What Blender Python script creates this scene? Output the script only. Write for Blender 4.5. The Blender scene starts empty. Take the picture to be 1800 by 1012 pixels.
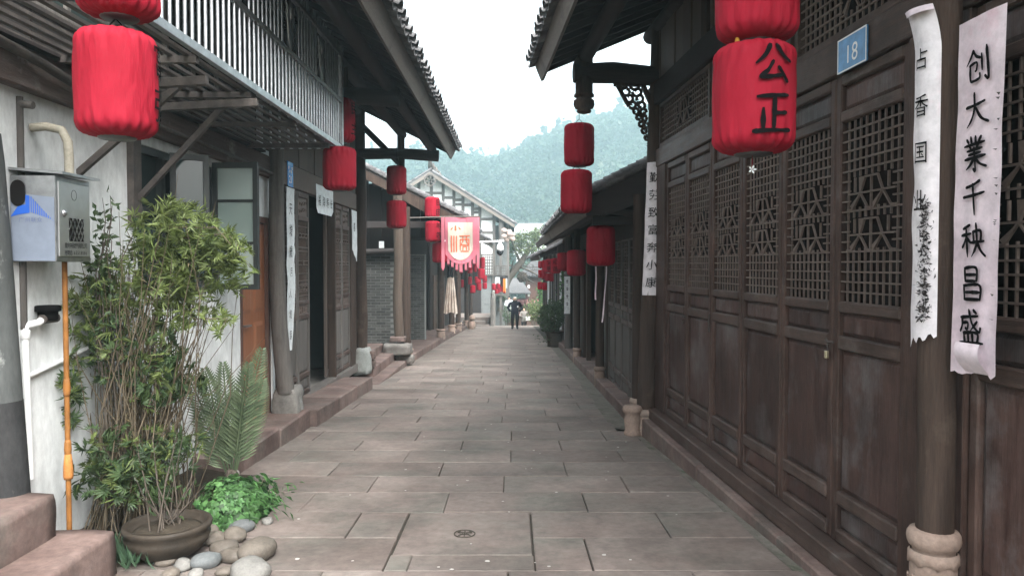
import bpy, math, random
from mathutils import Vector, Matrix, noise
random.seed(7)
PI = math.pi
R = math.radians
scene = bpy.context.scene
C = scene.collection

# ---------------------------------------------------------------- camera, sky, sun, exposure
cam_d = bpy.data.cameras.new('camera')
cam = bpy.data.objects.new('camera', cam_d); C.objects.link(cam)
cam.location = (0, 0, 1.65)
cam.rotation_euler = (R(90 - 1.735), 0, 0)
cam_d.sensor_width = 36; cam_d.lens = 26.4
cam_d.clip_start = 0.05; cam_d.clip_end = 3000
scene.camera = cam

SUN_EL, SUN_AZ = R(52), R(150)
world = bpy.data.worlds.new('World'); scene.world = world; world.use_nodes = True
wn = world.node_tree.nodes; wl = world.node_tree.links
for n in list(wn): wn.remove(n)
wo = wn.new('ShaderNodeOutputWorld'); bg = wn.new('ShaderNodeBackground')
sky = wn.new('ShaderNodeTexSky'); sky.sky_type = 'NISHITA'; sky.sun_disc = False
sky.sun_elevation = SUN_EL; sky.sun_rotation = SUN_AZ
sky.air_density = 1.0; sky.dust_density = 6.0; sky.ozone_density = 1.0
hs = wn.new('ShaderNodeHueSaturation'); hs.inputs['Saturation'].default_value = 0.16
wl.new(sky.outputs['Color'], hs.inputs['Color'])
wl.new(hs.outputs['Color'], bg.inputs['Color'])
bg.inputs['Strength'].default_value = 0.15
wl.new(bg.outputs['Background'], wo.inputs['Surface'])

sun_d = bpy.data.lights.new('sun', 'SUN'); sun_d.energy = 0.85; sun_d.angle = R(75); sun_d.color = (1, 0.97, 0.93)
sun = bpy.data.objects.new('sun', sun_d); C.objects.link(sun)
# sun_rotation is measured clockwise from +Y
sdir = Vector((math.sin(SUN_AZ) * math.cos(SUN_EL), math.cos(SUN_AZ) * math.cos(SUN_EL), math.sin(SUN_EL)))
sun.rotation_euler = sdir.to_track_quat('Z', 'Y').to_euler()
sun.location = (0, 0, 60)
vs = scene.view_settings
vs.view_transform = 'Standard'; vs.look = 'None'; vs.gamma = 1.0; vs.exposure = 2.46; vs.use_curve_mapping = False
scene.cycles.use_denoising = True
scene.cycles.max_bounces = 6
scene.cycles.diffuse_bounces = 3; scene.cycles.glossy_bounces = 3; scene.cycles.transparent_max_bounces = 4
scene.cycles.volume_bounces = 1
scene.cycles.caustics_reflective = False; scene.cycles.caustics_refractive = False

# ---------------------------------------------------------------- measuring
FPX = 1320.0
_p = math.atan(40 / FPX); _cp, _sp = math.cos(_p), math.sin(_p)
def at(u, v, Y):
    """point at distance Y along the street that the photograph shows at pixel u, v"""
    a = (u - 900) / FPX; b = (506 - v) / FPX
    t = Y / (_cp + b * _sp)
    return Vector((t * a, Y, 1.65 + t * (-_sp + b * _cp)))
END = 46.0
def gz(y):
    if y < 0: return -0.031 * y
    y = min(y, END)
    return -(0.031 * y + 0.0003 * y * y)

# ---------------------------------------------------------------- mesh builder
class MB:
    def __init__(s): s.v = []; s.f = []; s.sm = []
    def add(s, vs_, fs, smooth=False):
        o = len(s.v); s.v.extend([tuple(p) for p in vs_])
        for f in fs: s.f.append(tuple(i + o for i in f)); s.sm.append(smooth)
        return s
    def box(s, c, d, rz=0, mat=None, ch=0.0):
        x, y, z = d[0] / 2, d[1] / 2, d[2] / 2
        if ch <= 0:
            P = [(-x,-y,-z),(x,-y,-z),(x,y,-z),(-x,y,-z),(-x,-y,z),(x,-y,z),(x,y,z),(-x,y,z)]
            F = [(0,3,2,1),(4,5,6,7),(0,1,5,4),(1,2,6,5),(2,3,7,6),(3,0,4,7)]
        else:
            P = []; F = []
            for (sx, sy, sz) in ((-1,-1,-1),(1,-1,-1),(1,1,-1),(-1,1,-1),(-1,-1,1),(1,-1,1),(1,1,1),(-1,1,1)):
                P += [(sx*(x-ch), sy*(y-ch), sz*z), (sx*(x-ch), sy*y, sz*(z-ch)), (sx*x, sy*(y-ch), sz*(z-ch))]
            g = lambda i, k: i*3 + k
            F = [(g(0,0),g(3,0),g(2,0),g(1,0)),(g(4,0),g(5,0),g(6,0),g(7,0)),(g(0,1),g(1,1),g(5,1),g(4,1)),(g(2,1),g(3,1),g(7,1),g(6,1)),
                 (g(1,2),g(2,2),g(6,2),g(5,2)),(g(3,2),g(0,2),g(4,2),g(7,2))]
            for a, b in ((0,1),(2,3)):
                F.append((g(a,0),g(b,0),g(b,1),g(a,1)))
            for a, b in ((4,5),(6,7)):
                F.append((g(a,0),g(a,1),g(b,1),g(b,0)))
            for a, b in ((1,2),(3,0)): F.append((g(a,0),g(b,0),g(b,2),g(a,2)))
            for a, b in ((5,6),(7,4)): F.append((g(a,0),g(a,2),g(b,2),g(b,0)))
            for a, b in ((0,4),(1,5),(2,6),(3,7)): F.append((g(a,1),g(b,1),g(b,2),g(a,2)))
            for i in range(8): F.append((g(i,0),g(i,1),g(i,2)))
        if mat is None:
            ca, sa = math.cos(rz), math.sin(rz)
            P = [(c[0]+p[0]*ca-p[1]*sa, c[1]+p[0]*sa+p[1]*ca, c[2]+p[2]) for p in P]
        else:
            P = [Vector(c) + mat @ Vector(p) for p in P]
        return s.add(P, F)
    def bb(s, x0, x1, y0, y1, z0, z1, ch=0.0):
        return s.box(((x0+x1)/2,(y0+y1)/2,(z0+z1)/2),(abs(x1-x0),abs(y1-y0),abs(z1-z0)),ch=ch)
    def bar(s, a, b, w, h, ch=0.0, up=(0,0,1)):
        a = Vector(a); b = Vector(b); d = b - a; L = d.length
        if L < 1e-6: return s
        y = d.normalized(); x = y.cross(Vector(up))
        if x.length < 1e-4: x = y.cross(Vector((1,0,0)))
        x.normalize(); z = x.cross(y)
        m = Matrix((x, y, z)).transposed()
        return s.box((a+b)/2, (w, L, h), mat=m, ch=ch)
    def tube(s, pts, rad, n=8, cap=True):
        pts = [Vector(p) for p in pts]
        if not hasattr(rad, '__len__'): rad = [rad]*len(pts)
        rings = []; prev = None
        for i, p in enumerate(pts):
            d = (pts[min(i+1,len(pts)-1)] - pts[max(i-1,0)]).normalized()
            if prev is None:
                x = d.cross(Vector((0,0,1)))
                if x.length < 1e-3: x = d.cross(Vector((0,1,0)))
            else:
                x = prev - d*prev.dot(d)
            x.normalize(); prev = x; y = d.cross(x)
            rings.append([p + (x*math.cos(2*PI*k/n) + y*math.sin(2*PI*k/n))*rad[i] for k in range(n)])
        V = [q for r in rings for q in r]; F = []
        for i in range(len(pts)-1):
            for k in range(n):
                F.append((i*n+k, i*n+(k+1)%n, (i+1)*n+(k+1)%n, (i+1)*n+k))
        s.add(V, F, True)
        if cap:
            s.add(rings[0], [tuple(reversed(range(n)))]); s.add(rings[-1], [tuple(range(n))])
        return s
    def cyl(s, a, b, r0, r1=None, n=12): return s.tube([a, b], [r0, r0 if r1 is None else r1], n)
    def lathe(s, c, prof, n=20, fn=None, smooth=True):
        V = []
        for (r, z) in prof:
            for k in range(n):
                a = 2*PI*k/n; rr = r if fn is None else fn(r, z, a)
                V.append((c[0]+rr*math.cos(a), c[1]+rr*math.sin(a), c[2]+z))
        F = []
        for i in range(len(prof)-1):
            for k in range(n): F.append((i*n+k, i*n+(k+1)%n, (i+1)*n+(k+1)%n, (i+1)*n+k))
        F.append(tuple(reversed(range(n)))); F.append(tuple(range((len(prof)-1)*n, len(prof)*n)))
        return s.add(V, F, smooth)
    def prism(s, poly, axis, a, b):
        """2-D polygon extruded along axis from a to b; poly coords are the two other axes in order"""
        n = len(poly)
        def mk(p, t):
            if axis == 0: return (t, p[0], p[1])
            if axis == 1: return (p[0], t, p[1])
            return (p[0], p[1], t)
        V = [mk(p, a) for p in poly] + [mk(p, b) for p in poly]
        F = [tuple(reversed(range(n))), tuple(range(n, 2*n))] + [(i, (i+1)%n, n+(i+1)%n, n+i) for i in range(n)]
        return s.add(V, F)
    def mesh(s, name, mat):
        me = bpy.data.meshes.new(name)
        me.from_pydata(s.v, [], s.f)
        if any(s.sm): me.polygons.foreach_set('use_smooth', s.sm)
        if mat: me.materials.append(mat)
        me.update()
        return me
    def build(s, name, mat, parent=None, fix=False):
        off = OFF.get(root(parent), None) if parent else None
        if off is not None and off.length > 0:
            s.v = [(p[0]-off[0], p[1]-off[1], p[2]-off[2]) for p in s.v]
        me = s.mesh(name, mat)
        if fix:
            import bmesh
            b = bmesh.new(); b.from_mesh(me); bmesh.ops.recalc_face_normals(b, faces=b.faces); b.to_mesh(me); b.free()
        o = bpy.data.objects.new(name, me); C.objects.link(o)
        if parent: o.parent = parent
        return o
OFF = {}
PAR = {}
def root(o):
    while o is not None and o.parent is not None: o = o.parent
    return o
def tag(o, label=None, cat=None, group=None, kind=None):
    if label: o['label'] = label
    if cat: o['category'] = cat
    if group: o['group'] = group
    if kind: o['kind'] = kind
    return o
def thing(name, label, cat, loc=(0,0,0), rz=0, group=None, local=False):
    """an Empty at the thing's base; parts are authored in world coordinates unless local"""
    o = bpy.data.objects.new(name, None); C.objects.link(o)
    o.empty_display_size = 0.2
    o.location = loc; o.rotation_euler = (0,0,rz)
    tag(o, label, cat, group)
    if not local: OFF[o] = Vector(loc)
    return o
def inst(me, name, parent, loc=(0,0,0), rz=0, rot=None, scale=None):
    o = bpy.data.objects.new(name, me); C.objects.link(o)
    if parent:
        o.parent = parent
        off = OFF.get(root(parent))
        if off is not None and parent.parent is None: loc = Vector(loc) - off
    o.location = loc; o.rotation_euler = rot if rot else (0,0,rz)
    if scale: o.scale = scale
    return o
def clone(rt, loc, rz=0, label=None, group=None, sc=None):
    r = rt.copy(); C.objects.link(r); r.location = loc; r.rotation_euler = (0,0,rz)
    if sc: r.scale = sc
    if label: r['label'] = label
    if group: r['group'] = group
    for ch in rt.children:
        c = ch.copy(); C.objects.link(c); c.parent = r
        for g in ch.children:
            d = g.copy(); C.objects.link(d); d.parent = c
    return r

# ---------------------------------------------------------------- materials
def newmat(name):
    m = bpy.data.materials.new(name); m.use_nodes = True
    nt = m.node_tree
    return m, nt, nt.nodes['Principled BSDF']
def mixc(nt, fac, a, b, mode='MIX'):
    n = nt.nodes.new('ShaderNodeMix'); n.data_type = 'RGBA'; n.blend_type = mode
    def put(sock, v):
        if isinstance(v, (tuple, list)): sock.default_value = (*v[:3], 1)
        elif isinstance(v, (int, float)): sock.default_value = v
        else: nt.links.new(v, sock)
    put(n.inputs[0], fac); put(n.inputs[6], a); put(n.inputs[7], b)
    return n.outputs[2]
def noise_t(nt, scale, detail=5, rough=0.6, mapping=None, dist=0.0, coord='Object'):
    tc = nt.nodes.new('ShaderNodeTexCoord')
    src = tc.outputs[coord]
    oi = nt.nodes.new('ShaderNodeObjectInfo')
    ad = nt.nodes.new('ShaderNodeVectorMath'); ad.operation = 'MULTIPLY_ADD'
    mul = nt.nodes.new('ShaderNodeMath'); mul.operation = 'MULTIPLY'; mul.inputs[1].default_value = 37.0
    nt.links.new(oi.outputs['Random'], mul.inputs[0])
    nt.links.new(src, ad.inputs[0]); ad.inputs[1].default_value = mapping or (1,1,1)
    nt.links.new(mul.outputs[0], ad.inputs[2])
    n = nt.nodes.new('ShaderNodeTexNoise')
    n.inputs['Scale'].default_value = scale; n.inputs['Detail'].default_value = detail; n.inputs['Roughness'].default_value = rough
    n.inputs['Distortion'].default_value = dist
    nt.links.new(ad.outputs[0], n.inputs['Vector'])
    return n.outputs['Fac']
def ramp(nt, fac, lo, hi):
    n = nt.nodes.new('ShaderNodeMapRange'); n.inputs[1].default_value = lo; n.inputs[2].default_value = hi
    nt.links.new(fac, n.inputs[0]); return n.outputs[0]
def mat(name, c1, c2, scale=6, grain=(1,1,1), rough=0.75, bump=0.25, bscale=None, c3=None, c3lo=0.55, c3hi=0.75, c3scale=2.0, var=0.25, spec=0.16, sub=0.0, dist=0.01, stain=None):
    """two-tone noise colour, a third tone in patches, object-to-object value variation, relief"""
    m, nt, b = newmat(name)
    f = ramp(nt, noise_t(nt, scale, 6, 0.65, grain), 0.3, 0.7)
    col = mixc(nt, f, c1, c2)
    if c3:
        g = ramp(nt, noise_t(nt, c3scale, 6, 0.7, tuple(0.5+0.5*x for x in ([min(1,q) for q in grain]))), c3lo, c3hi)
        col = mixc(nt, g, col, c3)
    fine = ramp(nt, noise_t(nt, scale*9, 4, 0.7, grain), 0.2, 0.8)
    dk = nt.nodes.new('ShaderNodeMapRange'); dk.inputs[3].default_value = 0.72; dk.inputs[4].default_value = 1.22
    nt.links.new(fine, dk.inputs[0])
    oi = nt.nodes.new('ShaderNodeObjectInfo')
    vr = nt.nodes.new('ShaderNodeMapRange'); vr.inputs[3].default_value = 1-var; vr.inputs[4].default_value = 1+var
    nt.links.new(oi.outputs['Random'], vr.inputs[0])
    mu = nt.nodes.new('ShaderNodeMath'); mu.operation = 'MULTIPLY'
    nt.links.new(dk.outputs[0], mu.inputs[0]); nt.links.new(vr.outputs[0], mu.inputs[1])
    hsv = nt.nodes.new('ShaderNodeHueSaturation'); nt.links.new(col, hsv.inputs['Color']); nt.links.new(mu.outputs[0], hsv.inputs['Value'])
    nt.links.new(hsv.outputs['Color'], b.inputs['Base Color'])
    if stain:                    # dirt and wear patches that run across neighbouring pieces
        gp = nt.nodes.new('ShaderNodeNewGeometry'); sn_ = nt.nodes.new('ShaderNodeTexNoise'); sn_.inputs['Scale'].default_value = stain[0]; sn_.inputs['Detail'].default_value = 8; sn_.inputs['Roughness'].default_value = 0.68
        nt.links.new(gp.outputs['Position'], sn_.inputs['Vector'])
        sm = nt.nodes.new('ShaderNodeMapRange'); sm.inputs[1].default_value = 0.34; sm.inputs[2].default_value = 0.66; sm.inputs[3].default_value = stain[1]; sm.inputs[4].default_value = stain[2]
        nt.links.new(sn_.outputs['Fac'], sm.inputs[0])
        h2_ = nt.nodes.new('ShaderNodeHueSaturation'); nt.links.new(hsv.outputs['Color'], h2_.inputs['Color']); nt.links.new(sm.outputs[0], h2_.inputs['Value'])
        nt.links.new(h2_.outputs['Color'], b.inputs['Base Color'])
    rr = nt.nodes.new('ShaderNodeMapRange'); rr.inputs[3].default_value = max(0.05, rough-0.15); rr.inputs[4].default_value = min(1, rough+0.12)
    nt.links.new(f, rr.inputs[0]); nt.links.new(rr.outputs[0], b.inputs['Roughness'])
    b.inputs['Specular IOR Level'].default_value = spec
    if bump > 0:
        bp = nt.nodes.new('ShaderNodeBump'); bp.inputs['Strength'].default_value = bump; bp.inputs['Distance'].default_value = dist
        nt.links.new(noise_t(nt, bscale or scale*4, 5, 0.7, grain), bp.inputs['Height'])
        nt.links.new(bp.outputs['Normal'], b.inputs['Normal'])
    return m
def plain(name, col, rough=0.5, metal=0.0, spec=0.5, var=0.06):
    m, nt, b = newmat(name)
    f = noise_t(nt, 14, 4, 0.6)
    c = mixc(nt, ramp(nt, f, 0.3, 0.75), tuple(x*(1-var*2) for x in col), tuple(min(1,x*(1+var)) for x in col))
    nt.links.new(c, b.inputs['Base Color'])
    b.inputs['Roughness'].default_value = rough; b.inputs['Metallic'].default_value = metal
    b.inputs['Specular IOR Level'].default_value = spec
    return m
V = (9, 9, 0.6); HY = (9, 0.6, 9); HX = (0.6, 9, 9)
W = {}
W['door'] = mat('door timber', (0.040,0.024,0.0195), (0.092,0.058,0.047), 3, V, 0.55, 0.45, c3=(0.130,0.108,0.098), c3lo=0.56, c3hi=0.8, c3scale=3, var=0.14, stain=(2.6,.62,1.28))
W['panel'] = mat('door panel timber', (0.040,0.022,0.0185), (0.088,0.055,0.047), 2.2, (7,7,0.5), 0.5, 0.35, c3=(0.128,0.116,0.114), c3lo=0.5, c3hi=0.72, c3scale=2.2, var=0.28, stain=(2.6,.62,1.28))
W['rail'] = mat('door rail timber', (0.048,0.032,0.027), (0.104,0.073,0.061), 3, HY, 0.52, 0.45, c3=(0.14,0.125,0.115), c3lo=0.56, c3hi=0.8, c3scale=3, var=0.12, stain=(2.6,.62,1.28))
W['lattice'] = mat('lattice timber', (0.100,0.076,0.064), (0.165,0.130,0.112), 5, (1,1,1), 0.65, 0.15, var=0.1)
W['dark'] = mat('dark eave timber', (0.022,0.019,0.019), (0.044,0.037,0.035), 3, HX, 0.8, 0.3, c3=(0.075,0.066,0.06), c3lo=0.6, c3hi=0.85)
W['darkv'] = mat('dark post timber', (0.026,0.018,0.0145), (0.066,0.046,0.036), 2.5, V, 0.8, 0.6, c3=(0.105,0.080,0.064), c3lo=0.58, c3hi=0.8, var=0.15)
W['fascia'] = mat('weathered fascia board', (0.13,0.112,0.098), (0.20,0.178,0.158), 3, HY, 0.85, 0.3, c3=(0.075,0.066,0.06), c3lo=0.55, c3hi=0.75)
W['greyw'] = mat('weathered grey timber', (0.082,0.074,0.068), (0.150,0.138,0.126), 2.6, V, 0.8, 0.35, c3=(0.06,0.045,0.038), c3lo=0.55, c3hi=0.75, var=0.15)
W['boards'] = mat('brown boards', (0.085,0.066,0.056), (0.135,0.108,0.092), 2.6, V, 0.75, 0.3, c3=(0.05,0.04,0.036), c3lo=0.6, c3hi=0.8, var=0.2)
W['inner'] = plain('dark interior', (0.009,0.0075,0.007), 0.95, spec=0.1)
W['backing'] = mat('unlit room backing', (0.007,0.0045,0.004), (0.013,0.008,0.007), 3, V, 0.85, 0.1)  # near-black colour stands in for the unlit room behind the lattice
W['tile'] = mat('grey clay tile', (0.082,0.082,0.085), (0.165,0.162,0.162), 9, (1,1,1), 0.9, 0.4, c3=(0.05,0.056,0.045), c3lo=0.6, c3hi=0.8, c3scale=4, var=0.35)
W['slab'] = mat('paving sandstone', (0.150,0.117,0.102), (0.208,0.176,0.158), 1.6, (1,1,1), 0.72, 0.35, 38, c3=(0.138,0.134,0.116), c3lo=0.44, c3hi=0.72, c3scale=1.1, var=0.17, dist=0.004, stain=(1.3,.66,1.16))
W['mortar'] = mat('joint dirt', (0.032,0.028,0.023), (0.070,0.062,0.050), 12, (1,1,1), 0.95, 0.5)
W['redstone'] = mat('red sandstone', (0.128,0.086,0.075), (0.195,0.143,0.127), 2.2, (1,1,1), 0.8, 0.4, 25, c3=(0.145,0.128,0.112), c3lo=0.48, c3hi=0.75, c3scale=1.8, var=0.15, stain=(2.2,.6,1.15))
W['stone'] = mat('grey stone', (0.115,0.105,0.095), (0.22,0.205,0.188), 3.5, (1,1,1), 0.85, 0.5, 22, c3=(0.12,0.145,0.115), c3lo=0.55, c3hi=0.75, var=0.2)
W['pedestal'] = mat('carved sandstone', (0.22,0.158,0.126), (0.34,0.258,0.212), 4, (1,1,1), 0.85, 0.5, 26, c3=(0.19,0.165,0.14), c3lo=0.5, c3hi=0.72, c3scale=3)
W['plaster'] = mat('white plaster', (0.68,0.70,0.695), (0.80,0.82,0.815), 1.2, (1,1,0.45), 0.9, 0.15, 8, c3=(0.40,0.41,0.395), c3lo=0.60, c3hi=0.95, c3scale=1.1, var=0.02, stain=(1.6,.78,1.06))
W['farwall'] = mat('white wall', (0.64,0.66,0.66), (0.74,0.76,0.76), 1.2, (1,1,1), 0.9, 0.1, var=0.04)
W['moss'] = mat('mossy gutter', (0.085,0.080,0.064), (0.185,0.170,0.148), 7, (1,1,1), 0.92, 0.6, 20, c3=(0.058,0.078,0.045), c3lo=0.55, c3hi=0.7, c3scale=4)
W['steel'] = plain('brushed steel', (0.43,0.44,0.45), 0.38, 0.92, var=.15)
W['dsteel'] = plain('dark steel', (0.10,0.10,0.10), 0.5, 0.7)
W['rust'] = mat('rusty steel', (0.045,0.040,0.038), (0.10,0.085,0.075), 8, (1,1,1), 0.6, 0.2, var=0.15)
W['black'] = plain('ink black', (0.006,0.006,0.0065), 0.9, spec=0.05)
W['white'] = plain('white plastic', (0.74,0.75,0.74), 0.4)
W['orange'] = plain('orange gas pipe', (0.27,0.115,0.03), 0.55, spec=.2, var=.2)
W['browndoor'] = mat('brown door leaf', (0.225,0.088,0.042), (0.285,0.115,0.056), 2.5, V, 0.42, 0.08, var=0.03, spec=0.5)
W['doorframe'] = mat('door frame brown', (0.072,0.038,0.030), (0.115,0.068,0.055), 3, V, 0.6, 0.2)
W['wframe'] = plain('dark window frame', (0.022,0.026,0.025), 0.5)
W['brick'] = mat('grey brick', (0.060,0.062,0.059), (0.112,0.114,0.108), 5, (1,1,1), 0.9, 0.4, 24, var=0.28)
W['mortarlight'] = plain('lime mortar', (0.17,0.175,0.165), 0.95)
W['greyslab'] = mat('grey wall render', (0.105,0.112,0.112), (0.17,0.178,0.176), 2, (1,1,1), 0.9, 0.3, c3=(0.055,0.06,0.058), c3lo=0.5, c3hi=0.75)
W['pillar'] = mat('grey painted pillar', (0.050,0.053,0.052), (0.098,0.103,0.100), 3, (1,1,0.3), 0.85, 0.4, c3=(0.30,0.31,0.30), c3lo=0.60, c3hi=0.72, c3scale=5, var=0.05)
W['pillarlow'] = mat('tarred pillar foot', (0.018,0.018,0.019), (0.05,0.05,0.05), 4, (1,1,0.5), 0.85, 0.4, c3=(0.14,0.135,0.13), c3lo=0.62, c3hi=0.75, c3scale=4, var=0.05)
W['soil'] = mat('bed soil', (0.028,0.022,0.016), (0.062,0.05,0.036), 14, (1,1,1), 0.95, 0.8, var=0.1)
W['pot'] = mat('glazed clay pot', (0.030,0.025,0.020), (0.062,0.049,0.037), 5, (1,1,1), 0.55, 0.25, c3=(0.12,0.075,0.05), c3lo=0.55, c3hi=0.75)
W['bark'] = mat('bark', (0.055,0.045,0.036), (0.12,0.10,0.082), 5, V, 0.9, 0.6, var=0.15)
W['paper'] = mat('couplet paper', (0.64,0.60,0.62), (0.72,0.69,0.71), 1.5, (1,1,1), 0.85, 0.12, 8, c3=(0.66,0.36,0.42), c3lo=0.62, c3hi=0.95, c3scale=2.4, var=0.02)
W['paperpink'] = mat('faded pink couplet paper', (0.62,0.50,0.55), (0.70,0.62,0.655), 1.5, (1,1,1), 0.85, 0.12, 8, c3=(0.62,0.27,0.36), c3lo=0.60, c3hi=0.95, c3scale=2.4, var=0.03)
W['paperwhite'] = mat('white couplet paper', (0.66,0.70,0.70), (0.76,0.79,0.79), 1.5, (1,1,1), 0.85, 0.1, 8, var=0.02)
W['blue'] = plain('enamel blue', (0.02,0.21,0.62), 0.25)
W['bluelight'] = plain('worn enamel blue', (0.075,0.25,0.50), 0.3, spec=.3, var=.2)
W['boxblue'] = plain('box print blue', (0.015,0.10,0.48), 0.5)
W['boxpale'] = plain('pale box film', (0.19,0.22,0.275), 0.6, spec=.15)
W['char'] = mat('charred paper', (0.02,0.018,0.018), (0.10,0.092,0.09), 20, (1,1,1), 0.95, 0.6)
def fabric(name, c1, c2, rough=0.75, weave=140, trans=0.18):
    m, nt, b = newmat(name)
    f = ramp(nt, noise_t(nt, 3.5, 5, 0.6), 0.3, 0.7)
    oi = nt.nodes.new('ShaderNodeObjectInfo')
    vr = nt.nodes.new('ShaderNodeMapRange'); vr.inputs[3].default_value = 0.88; vr.inputs[4].default_value = 1.1
    nt.links.new(oi.outputs['Random'], vr.inputs[0])
    hsv = nt.nodes.new('ShaderNodeHueSaturation'); nt.links.new(mixc(nt, f, c1, c2), hsv.inputs['Color']); nt.links.new(vr.outputs[0], hsv.inputs['Value'])
    nt.links.new(hsv.outputs['Color'], b.inputs['Base Color'])
    b.inputs['Roughness'].default_value = rough
    b.inputs['Specular IOR Level'].default_value = 0.12
    bp = nt.nodes.new('ShaderNodeBump'); bp.inputs['Strength'].default_value = 1.0; bp.inputs['Distance'].default_value = 0.022
    nt.links.new(noise_t(nt, 11, 4, 0.55, (1,1,0.22)), bp.inputs['Height']); nt.links.new(bp.outputs['Normal'], b.inputs['Normal'])
    if trans > 0:
        tr = nt.nodes.new('ShaderNodeBsdfTranslucent'); nt.links.new(hsv.outputs['Color'], tr.inputs['Color'])
        mx = nt.nodes.new('ShaderNodeMixShader'); mx.inputs[0].default_value = trans
        out = nt.nodes['Material Output']
        nt.links.new(b.outputs[0], mx.inputs[1]); nt.links.new(tr.outputs[0], mx.inputs[2]); nt.links.new(mx.outputs[0], out.inputs['Surface'])
    return m
W['red'] = fabric('red lantern cloth', (0.245,0.007,0.018), (0.33,0.0135,0.031))
W['pink'] = fabric('pink banner cloth', (0.34,0.095,0.125), (0.43,0.14,0.17), 0.85)
W['cream'] = fabric('cream banner cloth', (0.35,0.32,0.26), (0.43,0.395,0.33), 0.9)
W['orangered'] = fabric('orange red cloth print', (0.42,0.075,0.035), (0.50,0.11,0.055), 0.9, trans=0)
W['beige'] = fabric('pale garment cloth', (0.42,0.36,0.30), (0.62,0.56,0.49), 0.9)
W['jacket'] = fabric('dark jacket cloth', (0.010,0.011,0.018), (0.026,0.028,0.040), 0.6, trans=0)
W['trouser'] = fabric('black trouser cloth', (0.010,0.010,0.012), (0.022,0.022,0.025), 0.8, trans=0)
W['skin'] = plain('skin', (0.55,0.36,0.27), 0.55)
W['hair'] = plain('grey hair', (0.42,0.41,0.40), 0.7)
W['greycloth'] = fabric('grey cloth', (0.16,0.15,0.14), (0.24,0.22,0.20), 0.9, trans=0)
def leafmat(name, c1, c2, trans=0.3, var=0.35):
    m, nt, b = newmat(name)
    tc = nt.nodes.new('ShaderNodeNewGeometry')
    f = ramp(nt, noise_t(nt, 5, 4, 0.6), 0.3, 0.7)
    rnd = tc.outputs['Random Per Island']
    vr = nt.nodes.new('ShaderNodeMapRange'); vr.inputs[3].default_value = 1-var; vr.inputs[4].default_value = 1+var
    nt.links.new(rnd, vr.inputs[0])
    hsv = nt.nodes.new('ShaderNodeHueSaturation'); nt.links.new(mixc(nt, f, c1, c2), hsv.inputs['Color']); nt.links.new(vr.outputs[0], hsv.inputs['Value'])
    nt.links.new(hsv.outputs['Color'], b.inputs['Base Color'])
    b.inputs['Roughness'].default_value = 0.5; b.inputs['Specular IOR Level'].default_value = 0.35
    tr = nt.nodes.new('ShaderNodeBsdfTranslucent'); nt.links.new(hsv.outputs['Color'], tr.inputs['Color'])
    mx = nt.nodes.new('ShaderNodeMixShader'); mx.inputs[0].default_value = trans
    out = nt.nodes['Material Output']
    nt.links.new(b.outputs[0], mx.inputs[1]); nt.links.new(tr.outputs[0], mx.inputs[2]); nt.links.new(mx.outputs[0], out.inputs['Surface'])
    return m
W['bamboo'] = leafmat('bamboo leaf', (0.082,0.118,0.034), (0.185,0.228,0.078), 0.38, .5)
W['nandina'] = leafmat('dark leaf', (0.030,0.055,0.022), (0.060,0.095,0.035))
W['lush'] = leafmat('lush herb leaf', (0.034,0.098,0.030), (0.095,0.200,0.066), var=.6)
W['cycad'] = leafmat('cycad frond leaf', (0.055,0.085,0.045), (0.130,0.165,0.090))
W['camellia'] = leafmat('glossy shrub leaf', (0.040,0.070,0.036), (0.095,0.135,0.072))
W['treeleaf'] = leafmat('tree leaf', (0.070,0.100,0.035), (0.140,0.175,0.070))
W['forest'] = leafmat('forest foliage', (0.036,0.066,0.040), (0.056,0.090,0.052), trans=.5, var=0.06)
W['grassdark'] = leafmat('mondo grass blade', (0.030,0.065,0.035), (0.060,0.110,0.060))
W['dryleaf'] = leafmat('dry leaf', (0.11,0.085,0.045), (0.21,0.175,0.095))
W['stem'] = mat('dry cane', (0.085,0.066,0.044), (0.175,0.142,0.098), 6, V, 0.8, 0.1, var=0.1)
def glass(name, tint, rough=0.04, tw=0.75):
    m, nt, b = newmat(name)
    b.inputs['Base Color'].default_value = (*tint, 1); b.inputs['Roughness'].default_value = rough
    b.inputs['Transmission Weight'].default_value = tw; b.inputs['IOR'].default_value = 1.45
    return m
W['glass'] = glass('window glass', (0.62,0.74,0.69), 0.06, 0.55)
W['darkglass'] = glass('glass coloured room-dark', (0.035,0.05,0.048), 0.05, 0.0)  # opaque pane; the room's darkness is put into its base colour
W['char_ink'] = W['black']

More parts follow.
